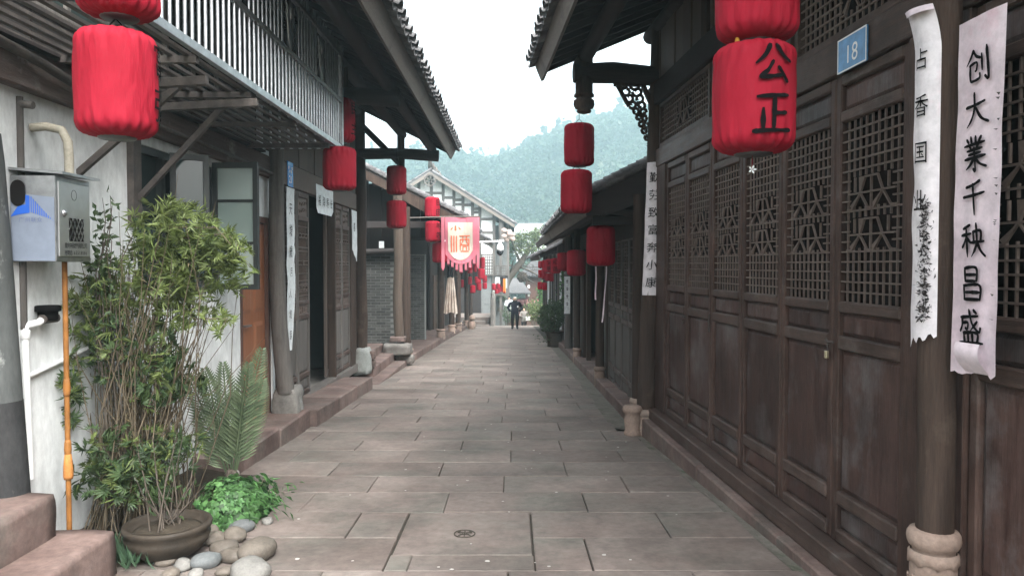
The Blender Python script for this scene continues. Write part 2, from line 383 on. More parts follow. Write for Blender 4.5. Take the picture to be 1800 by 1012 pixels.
# ---------------------------------------------------------------- lettering
def catmull(P, n=7):
    if len(P) < 3:
        a, b = P[0], P[-1]
        return [tuple(a[k]+(b[k]-a[k])*i/n for k in range(3)) for i in range(n+1)]
    out = []
    Q = [P[0]] + list(P) + [P[-1]]
    for i in range(1, len(Q)-2):
        for j in range(n):
            t = j/n
            out.append(tuple(0.5*((2*Q[i][k]) + (-Q[i-1][k]+Q[i+1][k])*t + (2*Q[i-1][k]-5*Q[i][k]+4*Q[i+1][k]-Q[i+2][k])*t*t + (-Q[i-1][k]+3*Q[i][k]-3*Q[i+1][k]+Q[i+2][k])*t**3) for k in range(3)))
    out.append(P[-1]); return out
def brush(strokes, wd=0.075):
    """strokes of brush-written character in a unit square -> (verts2d+layer, faces)"""
    Vv = []; F = []
    for si, st in enumerate(strokes):
        P = []
        m = len(st)
        for i, p in enumerate(st):
            t = i/(m-1)
            w = wd*(1.15 if i == 0 else (0.45 if (i == m-1 and abs(st[-1][0]-st[-2][0]) > 0.12 and st[-1][1] < st[-2][1]-0.1 and st[-1][0] < st[-2][0]) else 1.0))
            P.append((p[0], p[1], w))
        S = catmull(P)
        base = len(Vv); n = len(S)
        for i, (x, y, w) in enumerate(S):
            a = S[max(i-1,0)]; b = S[min(i+1,n-1)]
            dx, dy = b[0]-a[0], b[1]-a[1]; L = math.hypot(dx,dy) or 1
            w *= 0.85 + 0.3*noise.noise((x*7+si*3.1, y*7, 0.5))
            ex = -0.4*w*dx/L if i == 0 else (0.3*w*dx/L if i == n-1 else 0)
            ey = -0.4*w*dy/L if i == 0 else (0.3*w*dy/L if i == n-1 else 0)
            k = 0.55 if i in (0, n-1) else 1.0
            Vv.append((x+ex-dy/L*w*0.5*k, y+ey+dx/L*w*0.5*k, si)); Vv.append((x+ex+dy/L*w*0.5*k, y+ey-dx/L*w*0.5*k, si))
        for i in range(n-1): F.append((base+2*i, base+2*i+1, base+2*i+3, base+2*i+2))
    return Vv, F
GLY = {
'创': [[(.38,.95),(.26,.78),(.05,.58)],[(.38,.95),(.5,.78),(.66,.70)],[(.2,.56),(.5,.6),(.48,.40),(.42,.36)],[(.22,.56),(.2,.15),(.34,.10),(.58,.14),(.6,.27)],[(.72,.78),(.71,.35)],[(.93,.97),(.93,.10),(.8,.16)]],
'大': [[(.1,.62),(.5,.64),(.88,.70)],[(.48,.97),(.45,.55),(.3,.25),(.08,.05)],[(.5,.58),(.7,.25),(.97,.10)]],
'業': [[(.38,.98),(.4,.8)],[(.58,.98),(.57,.8)],[(.2,.93),(.28,.83)],[(.8,.95),(.7,.83)],[(.08,.75),(.92,.80)],[(.3,.73),(.36,.66)],[(.68,.76),(.6,.67)],[(.2,.60),(.82,.64)],[(.26,.49),(.75,.52)],[(.08,.37),(.92,.42)],[(.5,.66),(.5,.04),(.42,.08)],[(.46,.36),(.3,.2),(.1,.08)],[(.54,.36),(.7,.2),(.94,.10)]],
'千': [[(.78,.95),(.5,.85),(.2,.80)],[(.06,.53),(.5,.56),(.94,.62)],[(.5,.86),(.5,.02)]],
'秧': [[(.42,.95),(.12,.85)],[(.05,.66),(.46,.71)],[(.26,.88),(.26,.05)],[(.25,.62),(.15,.45),(.04,.32)],[(.28,.58),(.44,.44)],[(.56,.75),(.57,.46)],[(.56,.75),(.86,.77),(.84,.46)],[(.48,.45),(.97,.48)],[(.7,.97),(.7,.5),(.6,.25),(.44,.05)],[(.72,.42),(.84,.2),(.99,.06)]],
'昌': [[(.25,.95),(.25,.58)],[(.25,.95),(.74,.96),(.73,.58)],[(.25,.76),(.73,.77)],[(.25,.58),(.73,.59)],[(.18,.45),(.18,.05)],[(.18,.45),(.84,.47),(.82,.05)],[(.18,.26),(.82,.27)],[(.18,.06),(.82,.07)]],
'盛': [[(.12,.76),(.85,.83)],[(.18,.76),(.15,.52),(.05,.36)],[(.2,.60),(.42,.62),(.38,.43),(.3,.46)],[(.5,.98),(.6,.6),(.85,.38),(.92,.50)],[(.8,.66),(.5,.38)],[(.7,.98),(.8,.9)],[(.22,.32),(.24,.06)],[(.22,.32),(.78,.34),(.76,.06)],[(.41,.32),(.41,.06)],[(.59,.32),(.59,.06)],[(.04,.03),(.97,.07)]],
'公': [[(.40,.92),(.28,.68),(.06,.48)],[(.58,.92),(.75,.68),(.97,.55)],[(.47,.52),(.34,.3),(.18,.14),(.72,.20)],[(.62,.38),(.74,.22),(.86,.05)]],
'正': [[(.12,.90),(.88,.95)],[(.52,.9),(.5,.1)],[(.5,.50),(.84,.53)],[(.24,.60),(.24,.1)],[(.03,.07),(.5,.09),(.97,.11)]],
}
_fc = {}
def glyph(ch):
    """flat outline of one character from Blender's built-in typeface, centred in a unit square"""
    if ch in _fc: return _fc[ch]
    c = bpy.data.curves.new('t', 'FONT'); c.body = ch; c.resolution_u = 3
    o = bpy.data.objects.new('t', c); C.objects.link(o)
    dg = bpy.context.evaluated_depsgraph_get()
    me = bpy.data.meshes.new_from_object(o.evaluated_get(dg))
    vv = [tuple(v.co) for v in me.vertices]; ff = [tuple(p.vertices) for p in me.polygons]
    bpy.data.objects.remove(o); bpy.data.curves.remove(c); bpy.data.meshes.remove(me)
    if vv:
        x0 = min(v[0] for v in vv); x1 = max(v[0] for v in vv); y0 = min(v[1] for v in vv); y1 = max(v[1] for v in vv)
        vv = [(v[0]-(x0+x1)/2+0.5, v[1]-(y0+y1)/2+0.5, 0) for v in vv]
    _fc[ch] = (vv, ff); return _fc[ch]
def write(mb, ch, fn, size, brushy=True, wd=0.085, shear=0.0, sq=1.0):
    """add character ch; fn(a, b, h) maps metres right / up / proud of the sheet to 3-D"""
    if ch in GLY and brushy: vv, ff = brush(GLY[ch], wd)
    else:
        vv, ff = glyph(ch)
        if brushy: vv = [(x+0.035*noise.noise((x*5,y*5,ord(ch)*0.37)), y+0.035*noise.noise((x*5+9,y*5,ord(ch)*0.37)), 0) for (x,y,z) in vv]
    P = [fn((x-0.5+shear*(y-0.5))*size*sq, (y-0.5)*size, 0.00012*l) for (x, y, l) in vv]
    mb.add(P, ff)

# ================================================================ setting: ground, street, kerbs
def smooth01(t): t = max(0, min(1, t)); return t*t*(3-2*t)
RIDGE = [(-260,30),(-150,40),(-70,36),(-50,34),(-32,36),(-24,38),(-16,35),(-8,33),(0,37),(10,43),(20,47),(35,52),(50,55),(62,58),(90,62),(160,66),(260,60)]
def ridge(x):
    if x <= RIDGE[0][0]: return RIDGE[0][1]
    for a, b in zip(RIDGE, RIDGE[1:]):
        if x <= b[0]: return a[1] + (b[1]-a[1])*(x-a[0])/(b[0]-a[0])
    return RIDGE[-1][1]
def terrain(x, y):
    if y < END: base = gz(y) - 0.12 if abs(x) < 40 else gz(y) - 0.12
    else:
        base = gz(END) - 0.12 - 3.2*smooth01((y-END)/10.0)
    h = ridge(x*330/max(y,200) if y > 200 else x)
    t = smooth01((y-110)/220.0)
    und = 2.5*noise.noise((x*0.02, y*0.02, 0))*t
    z = base + (h+6)*t + und
    if y > 330: z -= (y-330)*0.05
    return z
xs = [-450,-300,-220,-160,-120,-90,-70,-55,-42,-32,-24,-17,-11,-7,-5,-3.4,-2.36,-1,0,1,1.6,2.6,4.5,7,11,17,24,32,42,55,70,90,120,160,220,300,450]
ys = [-40,-20,-8,0,4,8,12,16,20,25,30,35,40,44,45.98,47,48,49,50,52,54,57,62,70,80,95,110,125,140,155,170,185,200,215,230,245,260,275,290,305,320,335,355,380,420,480]
g = MB()
g.add([(x, y, terrain(x, y)) for y in ys for x in xs], [(j*len(xs)+i, j*len(xs)+i+1, (j+1)*len(xs)+i+1, (j+1)*len(xs)+i) for j in range(len(ys)-1) for i in range(len(xs)-1)], True)
W['earth'] = mat('hillside earth', (0.07,0.075,0.045), (0.13,0.125,0.085), 0.3, (1,1,1), 0.95, 0.2, c3=(0.05,0.085,0.035), c3lo=0.45, c3hi=0.6, c3scale=0.4)
tag(g.build('ground', W['earth']), kind='structure')

# street: a bed of dark joint dirt and separate sandstone slabs
def xr(y):                       # right edge of the paving
    if y < 9.0: return 1.77 - 0.0617*(y-4.28) - 0.09
    return 1.24
st = MB()
yy = [-6] + [k*1.0 for k in range(-5, 46)] + [END]
st.add([(x, y, gz(y)-0.02 if abs(x+0.5) < 5 else gz(y)-0.02) for y in yy for x in (-3.4, 2.2)], [(2*i, 2*i+1, 2*i+3, 2*i+2) for i in range(len(yy)-1)])
street = tag(st.build('street', W['mortar']), kind='structure')
slabs = 0
rest = MB()
def slab(x0, x1, y0, y1, name='paving_slab', gap=0.0022, mb=None):
    global slabs
    zz = lambda y: gz(y)
    dz = random.uniform(-0.003, 0.003); tl = random.uniform(-0.003, 0.003)
    g_ = gap + random.uniform(0, 0.0025); c = 0.006
    a0, a1, b0, b1 = x0+g_, x1-g_, y0+g_, y1-g_
    rr = lambda: random.uniform(-0.0025, 0.0025)
    top = [(a0+c, b0+c), (a1-c, b0+c), (a1-c, b1-c), (a0+c, b1-c)]
    low = [(a0+rr(), b0+rr()), (a1+rr(), b0+rr()), (a1+rr(), b1+rr()), (a0+rr(), b1+rr())]
    P = [(x, y, zz(y)+dz+tl*(1 if x > (x0+x1)/2 else -1)) for x, y in top] + [(x, y, zz(y)+dz-c) for x, y in low] + [(x, y, zz(y)-0.06) for x, y in low]
    F = [(0,1,2,3)] + [(4+i, 4+(i+1)%4, (i+1)%4, i) for i in range(4)] + [(8+i, 8+(i+1)%4, 4+(i+1)%4, 4+i) for i in range(4)]
    if mb is not None: mb.add(P, F); return
    cx, cy = (x0+x1)/2, (y0+y1)/2; cz = zz(cy)
    m = MB().add([(p[0]-cx, p[1]-cy, p[2]-cz) for p in P], F)
    o = bpy.data.objects.new(name, m.mesh(name, W['slab'])); C.objects.link(o); o.parent = street; o.location = (cx, cy, cz)
    slabs += 1
    return o
XL = -2.47
row_y = [1.75, 2.30, 2.85, 3.38, 3.88, 4.36, 4.95, 5.53, 6.08, 6.62, 7.16, 7.70, 8.21, 8.78, 9.35, 9.83, 10.41, 11.01, 11.49]
y = 11.49
while y < END-0.3:
    y = min(y + random.choice((0.5, 0.56, 0.6, 0.55)), END); row_y.append(y)
MH = (-0.76, 0.14, 4.62, 5.53)   # large inspection slab
for k in range(len(row_y)-1):
    y0, y1 = row_y[k], row_y[k+1]
    off = (-0.05 if k % 2 == 0 else -0.58) + random.uniform(-0.06, 0.06)
    if 11 < y0 < 11.3: off += 0.2
    e = [XL]
    x = off - 1.07*3
    while x < 3:
        if x > XL+0.25 and x < xr(y0)-0.2: e.append(x + random.uniform(-0.05, 0.05))
        x += 1.07
    e.append(xr((y0+y1)/2))
    for a, b in zip(e, e[1:]):
        if y1 > MH[2]+0.01 and y0 < MH[3]-0.01 and b > MH[0] and a < MH[1]:
            for (p, q) in ((a, MH[0]), (MH[1], b)):
                if q - p > 0.12: slab(p, q, y0, y1)
            if y0 < MH[2]-0.05:
                slab(max(a, MH[0]), min(b, MH[1]), y0, MH[2])
            continue
        if slabs < 290: slab(a, b, y0, y1)
        else: slab(a, b, y0, y1, mb=rest)
ro = rest.build('far_paving', W['slab'], street); tag(ro, kind='stuff')
mh = slab(MH[0], MH[1], MH[2], MH[3], 'manhole_slab', 0.012)
em = MB()
ey = 5.02; ex = -0.32
for i in range(24):
    a0, a1 = 2*PI*i/24, 2*PI*(i+1)/24
    em.bar((ex+.07*math.cos(a0), ey+.07*math.sin(a0), gz(ey)+.004), (ex+.07*math.cos(a1), ey+.07*math.sin(a1), gz(ey)+.004), .007, .005)
for (a, b) in (((-.05,.02),(.05,.02)),((0,.05),(0,-.05)),((-.04,-.035),(-.01,.0)),((.04,-.035),(.01,.0)),((-.03,.045),(-.045,.03)),((.03,.045),(.045,.03)),((-.03,-.012),(.03,-.012))):
    em.bar((ex+a[0], ey+a[1], gz(ey)+.004), (ex+b[0], ey+b[1], gz(ey)+.004), .007, .004)
eo = em.build('emblem', W['mortar'], street)
# pale gum spots trodden into the slabs
gum = MB()
rg = random.Random(3)
for i in range(70):
    yy_ = 4.3 + 14*rg.random()**1.7; xx_ = -1.6 + 2.9*rg.random(); r_ = rg.uniform(.007, .017)
    n = 7; cz = gz(yy_)+.0045
    gum.add([(xx_+r_*rg.uniform(.75,1.15)*math.cos(2*PI*q/n), yy_+r_*rg.uniform(.75,1.15)*math.sin(2*PI*q/n), cz) for q in range(n)], [tuple(range(n))])
tag(gum.build('gum_spots', plain('trodden gum', (0.40,0.38,0.35), 0.9), street), kind='stuff')

# mossy gutter strip along the right-hand house
gm = MB()
P = []; ysg = [1.5 + 0.25*i for i in range(31)]
for y in ysg:
    xf = 1.77 - 0.0617*(y-4.28)
    P += [(xr(y)-0.03+0.03*noise.noise((y*2,0,0)), y, gz(y)+0.002), (xr(y)+0.08, y, gz(y)-0.012), (xf+0.03, y, gz(y)+0.012)]
gm.add(P, [(3*i+k, 3*i+k+1, 3*i+k+4, 3*i+k+3) for i in range(len(ysg)-1) for k in (0, 1)], True)
P = []; ysg2 = [9 + 0.5*i for i in range(37)]
for y in ysg2: P += [(1.20+0.03*noise.noise((y*2,3,0)), y, gz(y)+0.003), (1.33, y, gz(y)-0.006), (1.60, y, gz(y)+0.012)]
gm.add(P, [(3*i+k, 3*i+k+1, 3*i+k+4, 3*i+k+3) for i in range(len(ysg2)-1) for k in (0, 1)], True)
tag(gm.build('gutter', W['moss']), kind='structure')

def stone_run(name, x0, x1, cuts, h, matl, parent=None, zf=gz, below=0.12):
    """a kerb or plinth made of separate stones following the slope"""
    first = None
    for a, b in zip(cuts, cuts[1:]):
        m = MB(); c = 0.012; q = 0.004
        j = lambda: random.uniform(-.004, .004)
        ht0, ht1 = zf(a)+h+random.uniform(-.006,.006), zf(b)+h+random.uniform(-.006,.006)
        lo = min(zf(a), zf(b)) - below
        P = [(x0,a+q,lo),(x1,a+q,lo),(x1,b-q,lo),(x0,b-q,lo),
             (x0+j(),a+q,ht0-c),(x1+j(),a+q,ht0-c),(x1+j(),b-q,ht1-c),(x0+j(),b-q,ht1-c),
             (x0+c,a+q+c,ht0),(x1-c,a+q+c,ht0),(x1-c,b-q-c,ht1),(x0+c,b-q-c,ht1)]
        F = [(0,3,2,1),(8,9,10,11)] + [(i,(i+1)%4,4+(i+1)%4,4+i) for i in range(4)] + [(4+i,4+(i+1)%4,8+(i+1)%4,8+i) for i in range(4)]
        m.add(P, F)
        if parent is None:
            o = m.build(name, matl, first)
            if first is None: first = o
            o.name = name if o is first else 'kerb_stone'
        else: o = m.build(name, matl, parent)
    return first
k1 = stone_run('kerb_left', -2.96, -2.36, [9.03, 10.25, 11.4, 12.66], 0.20, W['redstone']); tag(k1, kind='structure')
k2 = stone_run('platform_left', -3.7, -2.36, [17.05, 18.6, 20.3, 22.2, 24.0, 26.0, 28.0, 30.5, 33, 35.5, 38.0], 0.17, W['redstone']); tag(k2, kind='structure')
k3 = stone_run('kerb_right', 1.44, 2.4, [9.02, 10.3, 11.6, 13.0, 14.4, 15.8, 17.2, 18.6, 20.2, 22, 24, 26.4], 0.16, W['redstone']); tag(k3, kind='structure')

# ================================================================ shared house pieces
def tile_mesh(w, L, h, up):
    m = MB(); n = 6; P = []
    for j, x in enumerate((0, L)):
        for t in (0, 0.014):
            for i in range(n+1):
                a = PI*(i/n)
                yv = -w/2*math.cos(a); zv = h*math.sin(a)*(1 if up else -1)
                P.append((x, yv*(1-0.06*j), zv + t + (0.012*(1-j))))
    N = n+1
    F = []
    for i in range(n):
        F.append((N+i, N+i+1, 3*N+i+1, 3*N+i)); F.append((i, 2*N+i, 2*N+i+1, i+1))
        F.append((i, i+1, N+i+1, N+i)); F.append((2*N+i, 3*N+i, 3*N+i+1, 2*N+i+1))
    F += [(0, N, 3*N, 2*N), (n, 2*N+n, 3*N+n, N+n)]
    m.add(P, F)
    return m.mesh('roof_tile', W['tile'])
TILE_UP = tile_mesh(0.15, 0.2, 0.05, True); TILE_DN = tile_mesh(0.2, 0.2, 0.045, False)
def roof(parent, sg, xe, ze, slope, y0, y1, run, pitch=0.2, rafter=0.28, courses=3, verge=True, name='roof', verge_end=0, drop=0.10):
    """one lean of a tiled roof. sg=+1 rises towards +x. ze = underside height at the eave."""
    ang = math.atan(slope); L = run/math.cos(ang)
    def S(s, h, y): return (xe + sg*(s*math.cos(ang) - h*math.sin(ang)), y, ze + s*math.sin(ang) + h*math.cos(ang))
    m = MB()                      # deck of thin boards
    m.add([S(0.02,0.03,y0), S(L,0.03,y0), S(L,0.03,y1), S(0.02,0.03,y1), S(0.02,0.075,y0), S(L,0.075,y0), S(L,0.075,y1), S(0.02,0.075,y1)],
          [(0,1,2,3),(7,6,5,4),(0,4,5,1),(1,5,6,2),(2,6,7,3),(3,7,4,0)])
    deck = m.build(name, W['dark'], parent, fix=True)
    f = MB()
    f.add([S(-.02,-drop,y0-.01), S(-.02,0.08,y0-.01), S(-.02,0.08,y1+.01), S(-.02,-drop,y1+.01), S(.018,-drop,y0-.01), S(.018,0.08,y0-.01), S(.018,0.08,y1+.01), S(.018,-drop,y1+.01)],
          [(0,1,2,3),(7,6,5,4),(0,4,5,1),(1,5,6,2),(2,6,7,3),(3,7,4,0)])
    f.build('fascia_board', W['fascia'], parent, fix=True)
    rm = MB().add([S(.02,-.055,0), S(L-.05,-.055,0), S(L-.05,.03,0), S(.02,.03,0), S(.02,-.055,.055), S(L-.05,-.055,.055), S(L-.05,.03,.055), S(.02,.03,.055)],
          [(0,1,2,3),(7,6,5,4),(0,4,5,1),(1,5,6,2),(2,6,7,3),(3,7,4,0)])
    me = rm.mesh('rafter', W['dark'])
    y = y0 + 0.02
    off = OFF.get(root(parent), Vector((0,0,0)))
    while y < y1-0.03:
        o = bpy.data.objects.new('rafter', me); C.objects.link(o); o.parent = parent
        o.location = (-off[0], y-off[1], -off[2]); y += rafter
    rot = (0, -ang, 0) if sg > 0 else (0, -ang, PI)
    cnt = 0
    cols = int((y1-y0)/pitch)
    def put(me, s, h, y, lift):
        p = S(s, h, y)
        o = bpy.data.objects.new('roof_tile', me); C.objects.link(o); o.parent = parent
        o.location = (p[0]-off[0], p[1]-off[1], p[2]-off[2])
        o.rotation_euler = (rot[0]+random.uniform(-.03,.03), rot[1]-lift+random.uniform(-.02,.02), rot[2]+random.uniform(-.05,.05))
    for c in range(cols+1):
        yv = y0 + 0.04 + c*(y1-y0-0.08)/cols
        edge = (c >= cols-verge_end) if verge_end > 0 else (c < -verge_end)
        nc = int(L/0.115) if (verge_end and edge) else courses
        for q in range(nc):
            s = -0.09 + q*0.115
            if cnt < 285:
                put(TILE_DN, s, 0.125, yv, -0.06); cnt += 1
                if c < cols: put(TILE_UP, s-0.01+random.uniform(-.015,.015), 0.15, yv + (y1-y0-0.08)/cols/2, -0.06); cnt += 1
    if courses*0.115 < L-0.2:     # the rest of the field: ribs of cover tiles, too far round the slope to tell apart
        t = MB(); s0 = courses*0.115-0.03
        lo = 0 if verge_end >= 0 else -verge_end; hi = cols - max(verge_end, 0)
        for c in range(lo, hi):
            yv = y0 + 0.04 + (c+0.5)*(y1-y0-0.08)/cols
            P = []
            for s in (s0, L):
                for i in range(5):
                    a = PI*i/4; P.append(S(s, 0.10+0.09*math.sin(a), yv - 0.075*math.cos(a)))
            t.add(P, [(i, i+1, 6+i, 5+i) for i in range(4)], True)
        tf = t.build('tile_field', W['tile'], parent); tag(tf, kind='stuff')
    return S, L

def pedestal_mesh(r, h, name='pedestal'):
    def fn(rr, z, a):
        k = 1.0
        if h*0.62 < z < h*0.80: k += 0.03*abs(math.sin(a*5))
        if h*0.12 < z < h*0.6: k += 0.018*math.sin(a*5)*math.sin(z/h*14) + 0.012*noise.noise((math.cos(a)*9, math.sin(a)*9, z*40))
        return rr*k
    H0 = h; h = h-0.085; rt = min(.085, H0*.26); h = H0-rt
    prof = [(r*1.0,0),(r*1.06,h*.02),(r*1.06,h*.09),(r*.98,h*.12),(r*1.0,h*.25),(r*1.03,h*.4),(r*1.05,h*.52),(r*1.04,h*.66),(r*1.0,h*.78),(r*1.03,h*.80),(r*1.02,h*.92),(r*.93,h*.96),(r*.93,h),
            (r*1.06,h+rt*.1),(r*1.15,h+rt*.3),(r*1.18,h+rt*.5),(r*1.15,h+rt*.75),(r*1.05,h+rt*.93),(r*.8,H0)]
    return MB().lathe((0,0,0), prof, 30, fn).mesh(name, W['pedestal'])
def column(parent, x, y, zb, zt, r, ped_h, ped_r=None, matl=None, crooked=0.0, pedestal=True):
    pr = ped_r or r*1.3
    pts = []; rad = []
    n = 9
    for i in range(n):
        t = i/(n-1); z = zb+ped_h*0.98 + (zt-zb-ped_h)*t
        pts.append((x + crooked*noise.noise((z*0.9, x, y)), y + crooked*noise.noise((z*0.9, y+5, x)), z)); rad.append(r*(1.04-0.08*t))
    c = MB().tube(pts, rad, 16).build('column', matl or W['darkv'], parent)
    if pedestal:
        pm = pedestal_mesh(pr, ped_h)
        off = OFF.get(root(parent), Vector((0,0,0)))
        o = bpy.data.objects.new('pedestal', pm); C.objects.link(o); o.parent = c; o.location = (x-off[0], y-off[1], zb-off[2])
    return c

def frustum_panel(w, h, d=0.012, inset=0.028, back=0.0):
    """raised door panel facing -x, lower corner at origin in y,z"""
    m = MB(); e = 0.004
    P = [(0,0,0),(0,w,0),(0,w,h),(0,0,h),(-e,inset*.35,inset*.35),(-e,w-inset*.35,inset*.35),(-e,w-inset*.35,h-inset*.35),(-e,inset*.35,h-inset*.35),
         (-d,inset,inset),(-d,w-inset,inset),(-d,w-inset,h-inset),(-d,inset,h-inset)]
    F = [(8,11,10,9)] + [(i,4+i,4+(i+1)%4,(i+1)%4) for i in range(4)] + [(4+i,8+i,8+(i+1)%4,4+(i+1)%4) for i in range(4)]
    m.add(P, F); return m
def hexa(L, a, b, w=0.012, d=0.018, x=0.012):
    L.bar((x, a[0], a[1]), (x, b[0], b[1]), w, d, up=(1,0,0))
def lattice_dense(w, z0, z1, nx, nz, orn, bw=0.0095):
    """fine grid with hexagon ornaments; coordinates y 0..w, z z0..z1, facing -x"""
    m = MB(); dy = w/nx; dz = (z1-z0)/nz; cy = w/2
    def inside(y, z): return any(abs(y-cy) < ow and abs(z-oz) < oh for oz, ow, oh in orn)
    for i in range(1, nx):
        y = i*dy; run = None
        for j in range(nz*3+1):
            z = z0 + (z1-z0)*j/(nz*3)
            ins = inside(y, z)
            if not ins and run is None: run = z
            if (ins or j == nz*3) and run is not None:
                if z-run > 0.01: m.bb(0.003, 0.014, y-bw/2, y+bw/2, run, z)
                run = None
    for j in range(1, nz):
        z = z0 + j*dz; run = None
        for i in range(nx*3+1):
            y = w*i/(nx*3)
            ins = inside(y, z)
            if not ins and run is None: run = y
            if (ins or i == nx*3) and run is not None:
                if y-run > 0.01: m.bb(0.0, 0.012, run, y, z-bw/2, z+bw/2)
                run = None
    for oz, ow, oh in orn:
        def q(a, b): hexa(m, (cy+a[0]*ow, oz+a[1]*oh), (cy+b[0]*ow, oz+b[1]*oh), 0.0095, 0.012, 0.003)
        q((-1.05,0),(1.05,0))
        for a, b in (((-.5,0),(-.28,.95)),((-.28,.95),(.28,.95)),((.28,.95),(.5,0)),((-.5,0),(-.85,-.95)),((-.5,0),(-.15,-.95)),((-.15,-.95),(.15,-.95)),((.15,-.95),(.5,0)),((.5,0),(.85,-.95)),((0,.95),(0,-.95)),((-.85,-.95),(-1.1,-.95)),((.85,-.95),(1.1,-.95)),((-.75,1),(-.75,.1)),((.75,1),(.75,.1))):
            q(a, b)
        for tri in (((.28,.98),(.52,.98),(.5,.1)),((-.5,-.05),(-.16,-.98),(-.08,-.72)),((.5,-.05),(.84,-.98),(.94,-.75))):
            P = [(-0.004, cy+t[0]*ow, oz+t[1]*oh) for t in tri] + [(0.006, cy+t[0]*ow, oz+t[1]*oh) for t in tri]
            m.add(P, [(0,1,2),(5,4,3),(0,3,4,1),(1,4,5,2),(2,5,3,0)])
    return m
def lattice_bars(w, z0, z1, nx):
    """vertical bars with three clusters of cross bars, chain links and medallions"""
    m = MB(); dy = w/nx; H = z1-z0
    for i in range(1, nx): m.bb(0.008, 0.022, i*dy-.005, i*dy+.005, z0, z1)
    for t in (.06,.11,.20,.25,.34,.45,.50,.62,.67,.79,.84,.93): m.bb(0, 0.014, 0, w, z0+H*t-.006, z0+H*t+.006)
    for t in (.155,.815):
        for k in (-1, 0, 1):
            c = (0.0, w/2+k*w*.31, z0+H*t)
            for s in range(6):
                a0, a1 = PI/3*s, PI/3*(s+1)
                m.bar((0.0, c[1]+w*.17*math.cos(a0), c[2]+H*.03*math.sin(a0)), (0.0, c[1]+w*.17*math.cos(a1), c[2]+H*.03*math.sin(a1)), .012, .016, up=(1,0,0))
    for k in range(10):
        a = PI*k/9-PI/2
        m.add(*disc((-0.006, w/2+.03*math.sin(k*.7)*0, z0+H*.475), .028+.0*k, 12)) if k == 0 else None
    for k in range(8):
        a = 2*PI*k/8
        m.add(*disc((-0.012, w/2+.02*math.cos(a), z0+H*.475+.03*math.sin(a)), .011, 6))
    return m
def disc(c, r, n, d=0.02):
    P = [(c[0], c[1]+r*math.cos(2*PI*k/n), c[2]+r*1.4*math.sin(2*PI*k/n)) for k in range(n)]
    P += [(c[0]+d, p[1], p[2]) for p in P]
    return P, [tuple(range(n)), tuple(reversed(range(n, 2*n)))] + [(k, n+k, n+(k+1)%n, (k+1)%n) for k in range(n)]
def lattice_frets(w, z0, z1):
    m = MB(); H = z1-z0; n = max(3, int(H/.1)); k = 4
    for i in range(1, k): m.bb(0.006,.02, w*i/k-.006, w*i/k+.006, z0, z1)
    for j in range(1, n):
        z = z0+H*j/n; a = (j % 2)
        m.bb(0,.016, 0 if a else w/k, w if not a else w*(k-1)/k, z-.006, z+.006)
        m.bb(0,.016, w*.4, w*.6, z+H/n*.45, z+H/n*.55)
    return m
def carving(w, h, seed, n=5):
    """a low-relief carved board facing -x"""
    m = MB(); rr = random.Random(seed)
    m.bb(0.006, 0.02, 0, w, 0, h)
    for i in range(n):
        for s in (0, 1):
            y = w*(i+.5)/n + rr.uniform(-.01,.01); z = h*(.3+.4*s) + rr.uniform(-.01,.01)
            rad = min(w/n, h*.5)*.36
            for k in range(9):
                a0, a1 = k*.62+i, (k+1)*.62+i; r0, r1 = rad*(1-k*.09), rad*(1-(k+1)*.09)
                m.bar((0.002, y+r0*math.cos(a0), z+r0*math.sin(a0)), (0.002, y+r1*math.cos(a1), z+r1*math.sin(a1)), .008, .01, up=(1,0,0))
    return m
class Leaf:
    """door leaf pattern: shared meshes, facing -x, y 0..w, z as given"""
    def __init__(s, w, rails, fields, stile=0.062, th=0.045, mats=None):
        mt = mats or (W['door'], W['rail'], W['panel'], W['lattice'])
        z0 = rails[0][0]; z1 = rails[-1][1]
        s.w = w
        m = MB(); m.bb(0, th, 0.005, stile, z0, z1, ch=0.008); m.bb(0, th, w-stile, w-0.005, z0, z1, ch=0.008)
        s.frame = m.mesh('door', mt[0])
        s.sub = []
        for a, b in rails:
            m = MB(); m.bb(-0.004, th-.004, stile, w-stile, a, b, ch=0.009); s.sub.append(('rail', m.mesh('rail', mt[1]), (0,0,0)))
        iw = w-2*stile
        for kind, a, b in fields:
            if kind == 'panel':
                m = frustum_panel(iw, b-a, 0.014, min(.03,(b-a)*.18)); s.sub.append(('panel', m.mesh('panel', mt[2]), (0.032, stile, a)))
            elif kind == 'carved':
                m = carving(iw, b-a, 5); s.sub.append(('carved_panel', m.mesh('carved_panel', mt[3]), (0.016, stile, a)))
            else:
                s.sub.append(('lattice', kind(iw, a, b).mesh('lattice', mt[3]), (0.012, stile, 0)))
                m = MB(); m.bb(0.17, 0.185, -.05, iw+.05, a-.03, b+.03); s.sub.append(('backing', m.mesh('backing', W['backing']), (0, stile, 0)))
    def put(s, parent, loc, rz=0, dz=0.0, skip=()):
        d = inst(s.frame, 'door', parent, loc, rz)
        for n, me, l in s.sub:
            if n in skip: continue
            o = bpy.data.objects.new(n, me); C.objects.link(o); o.parent = d; o.location = l
        return d

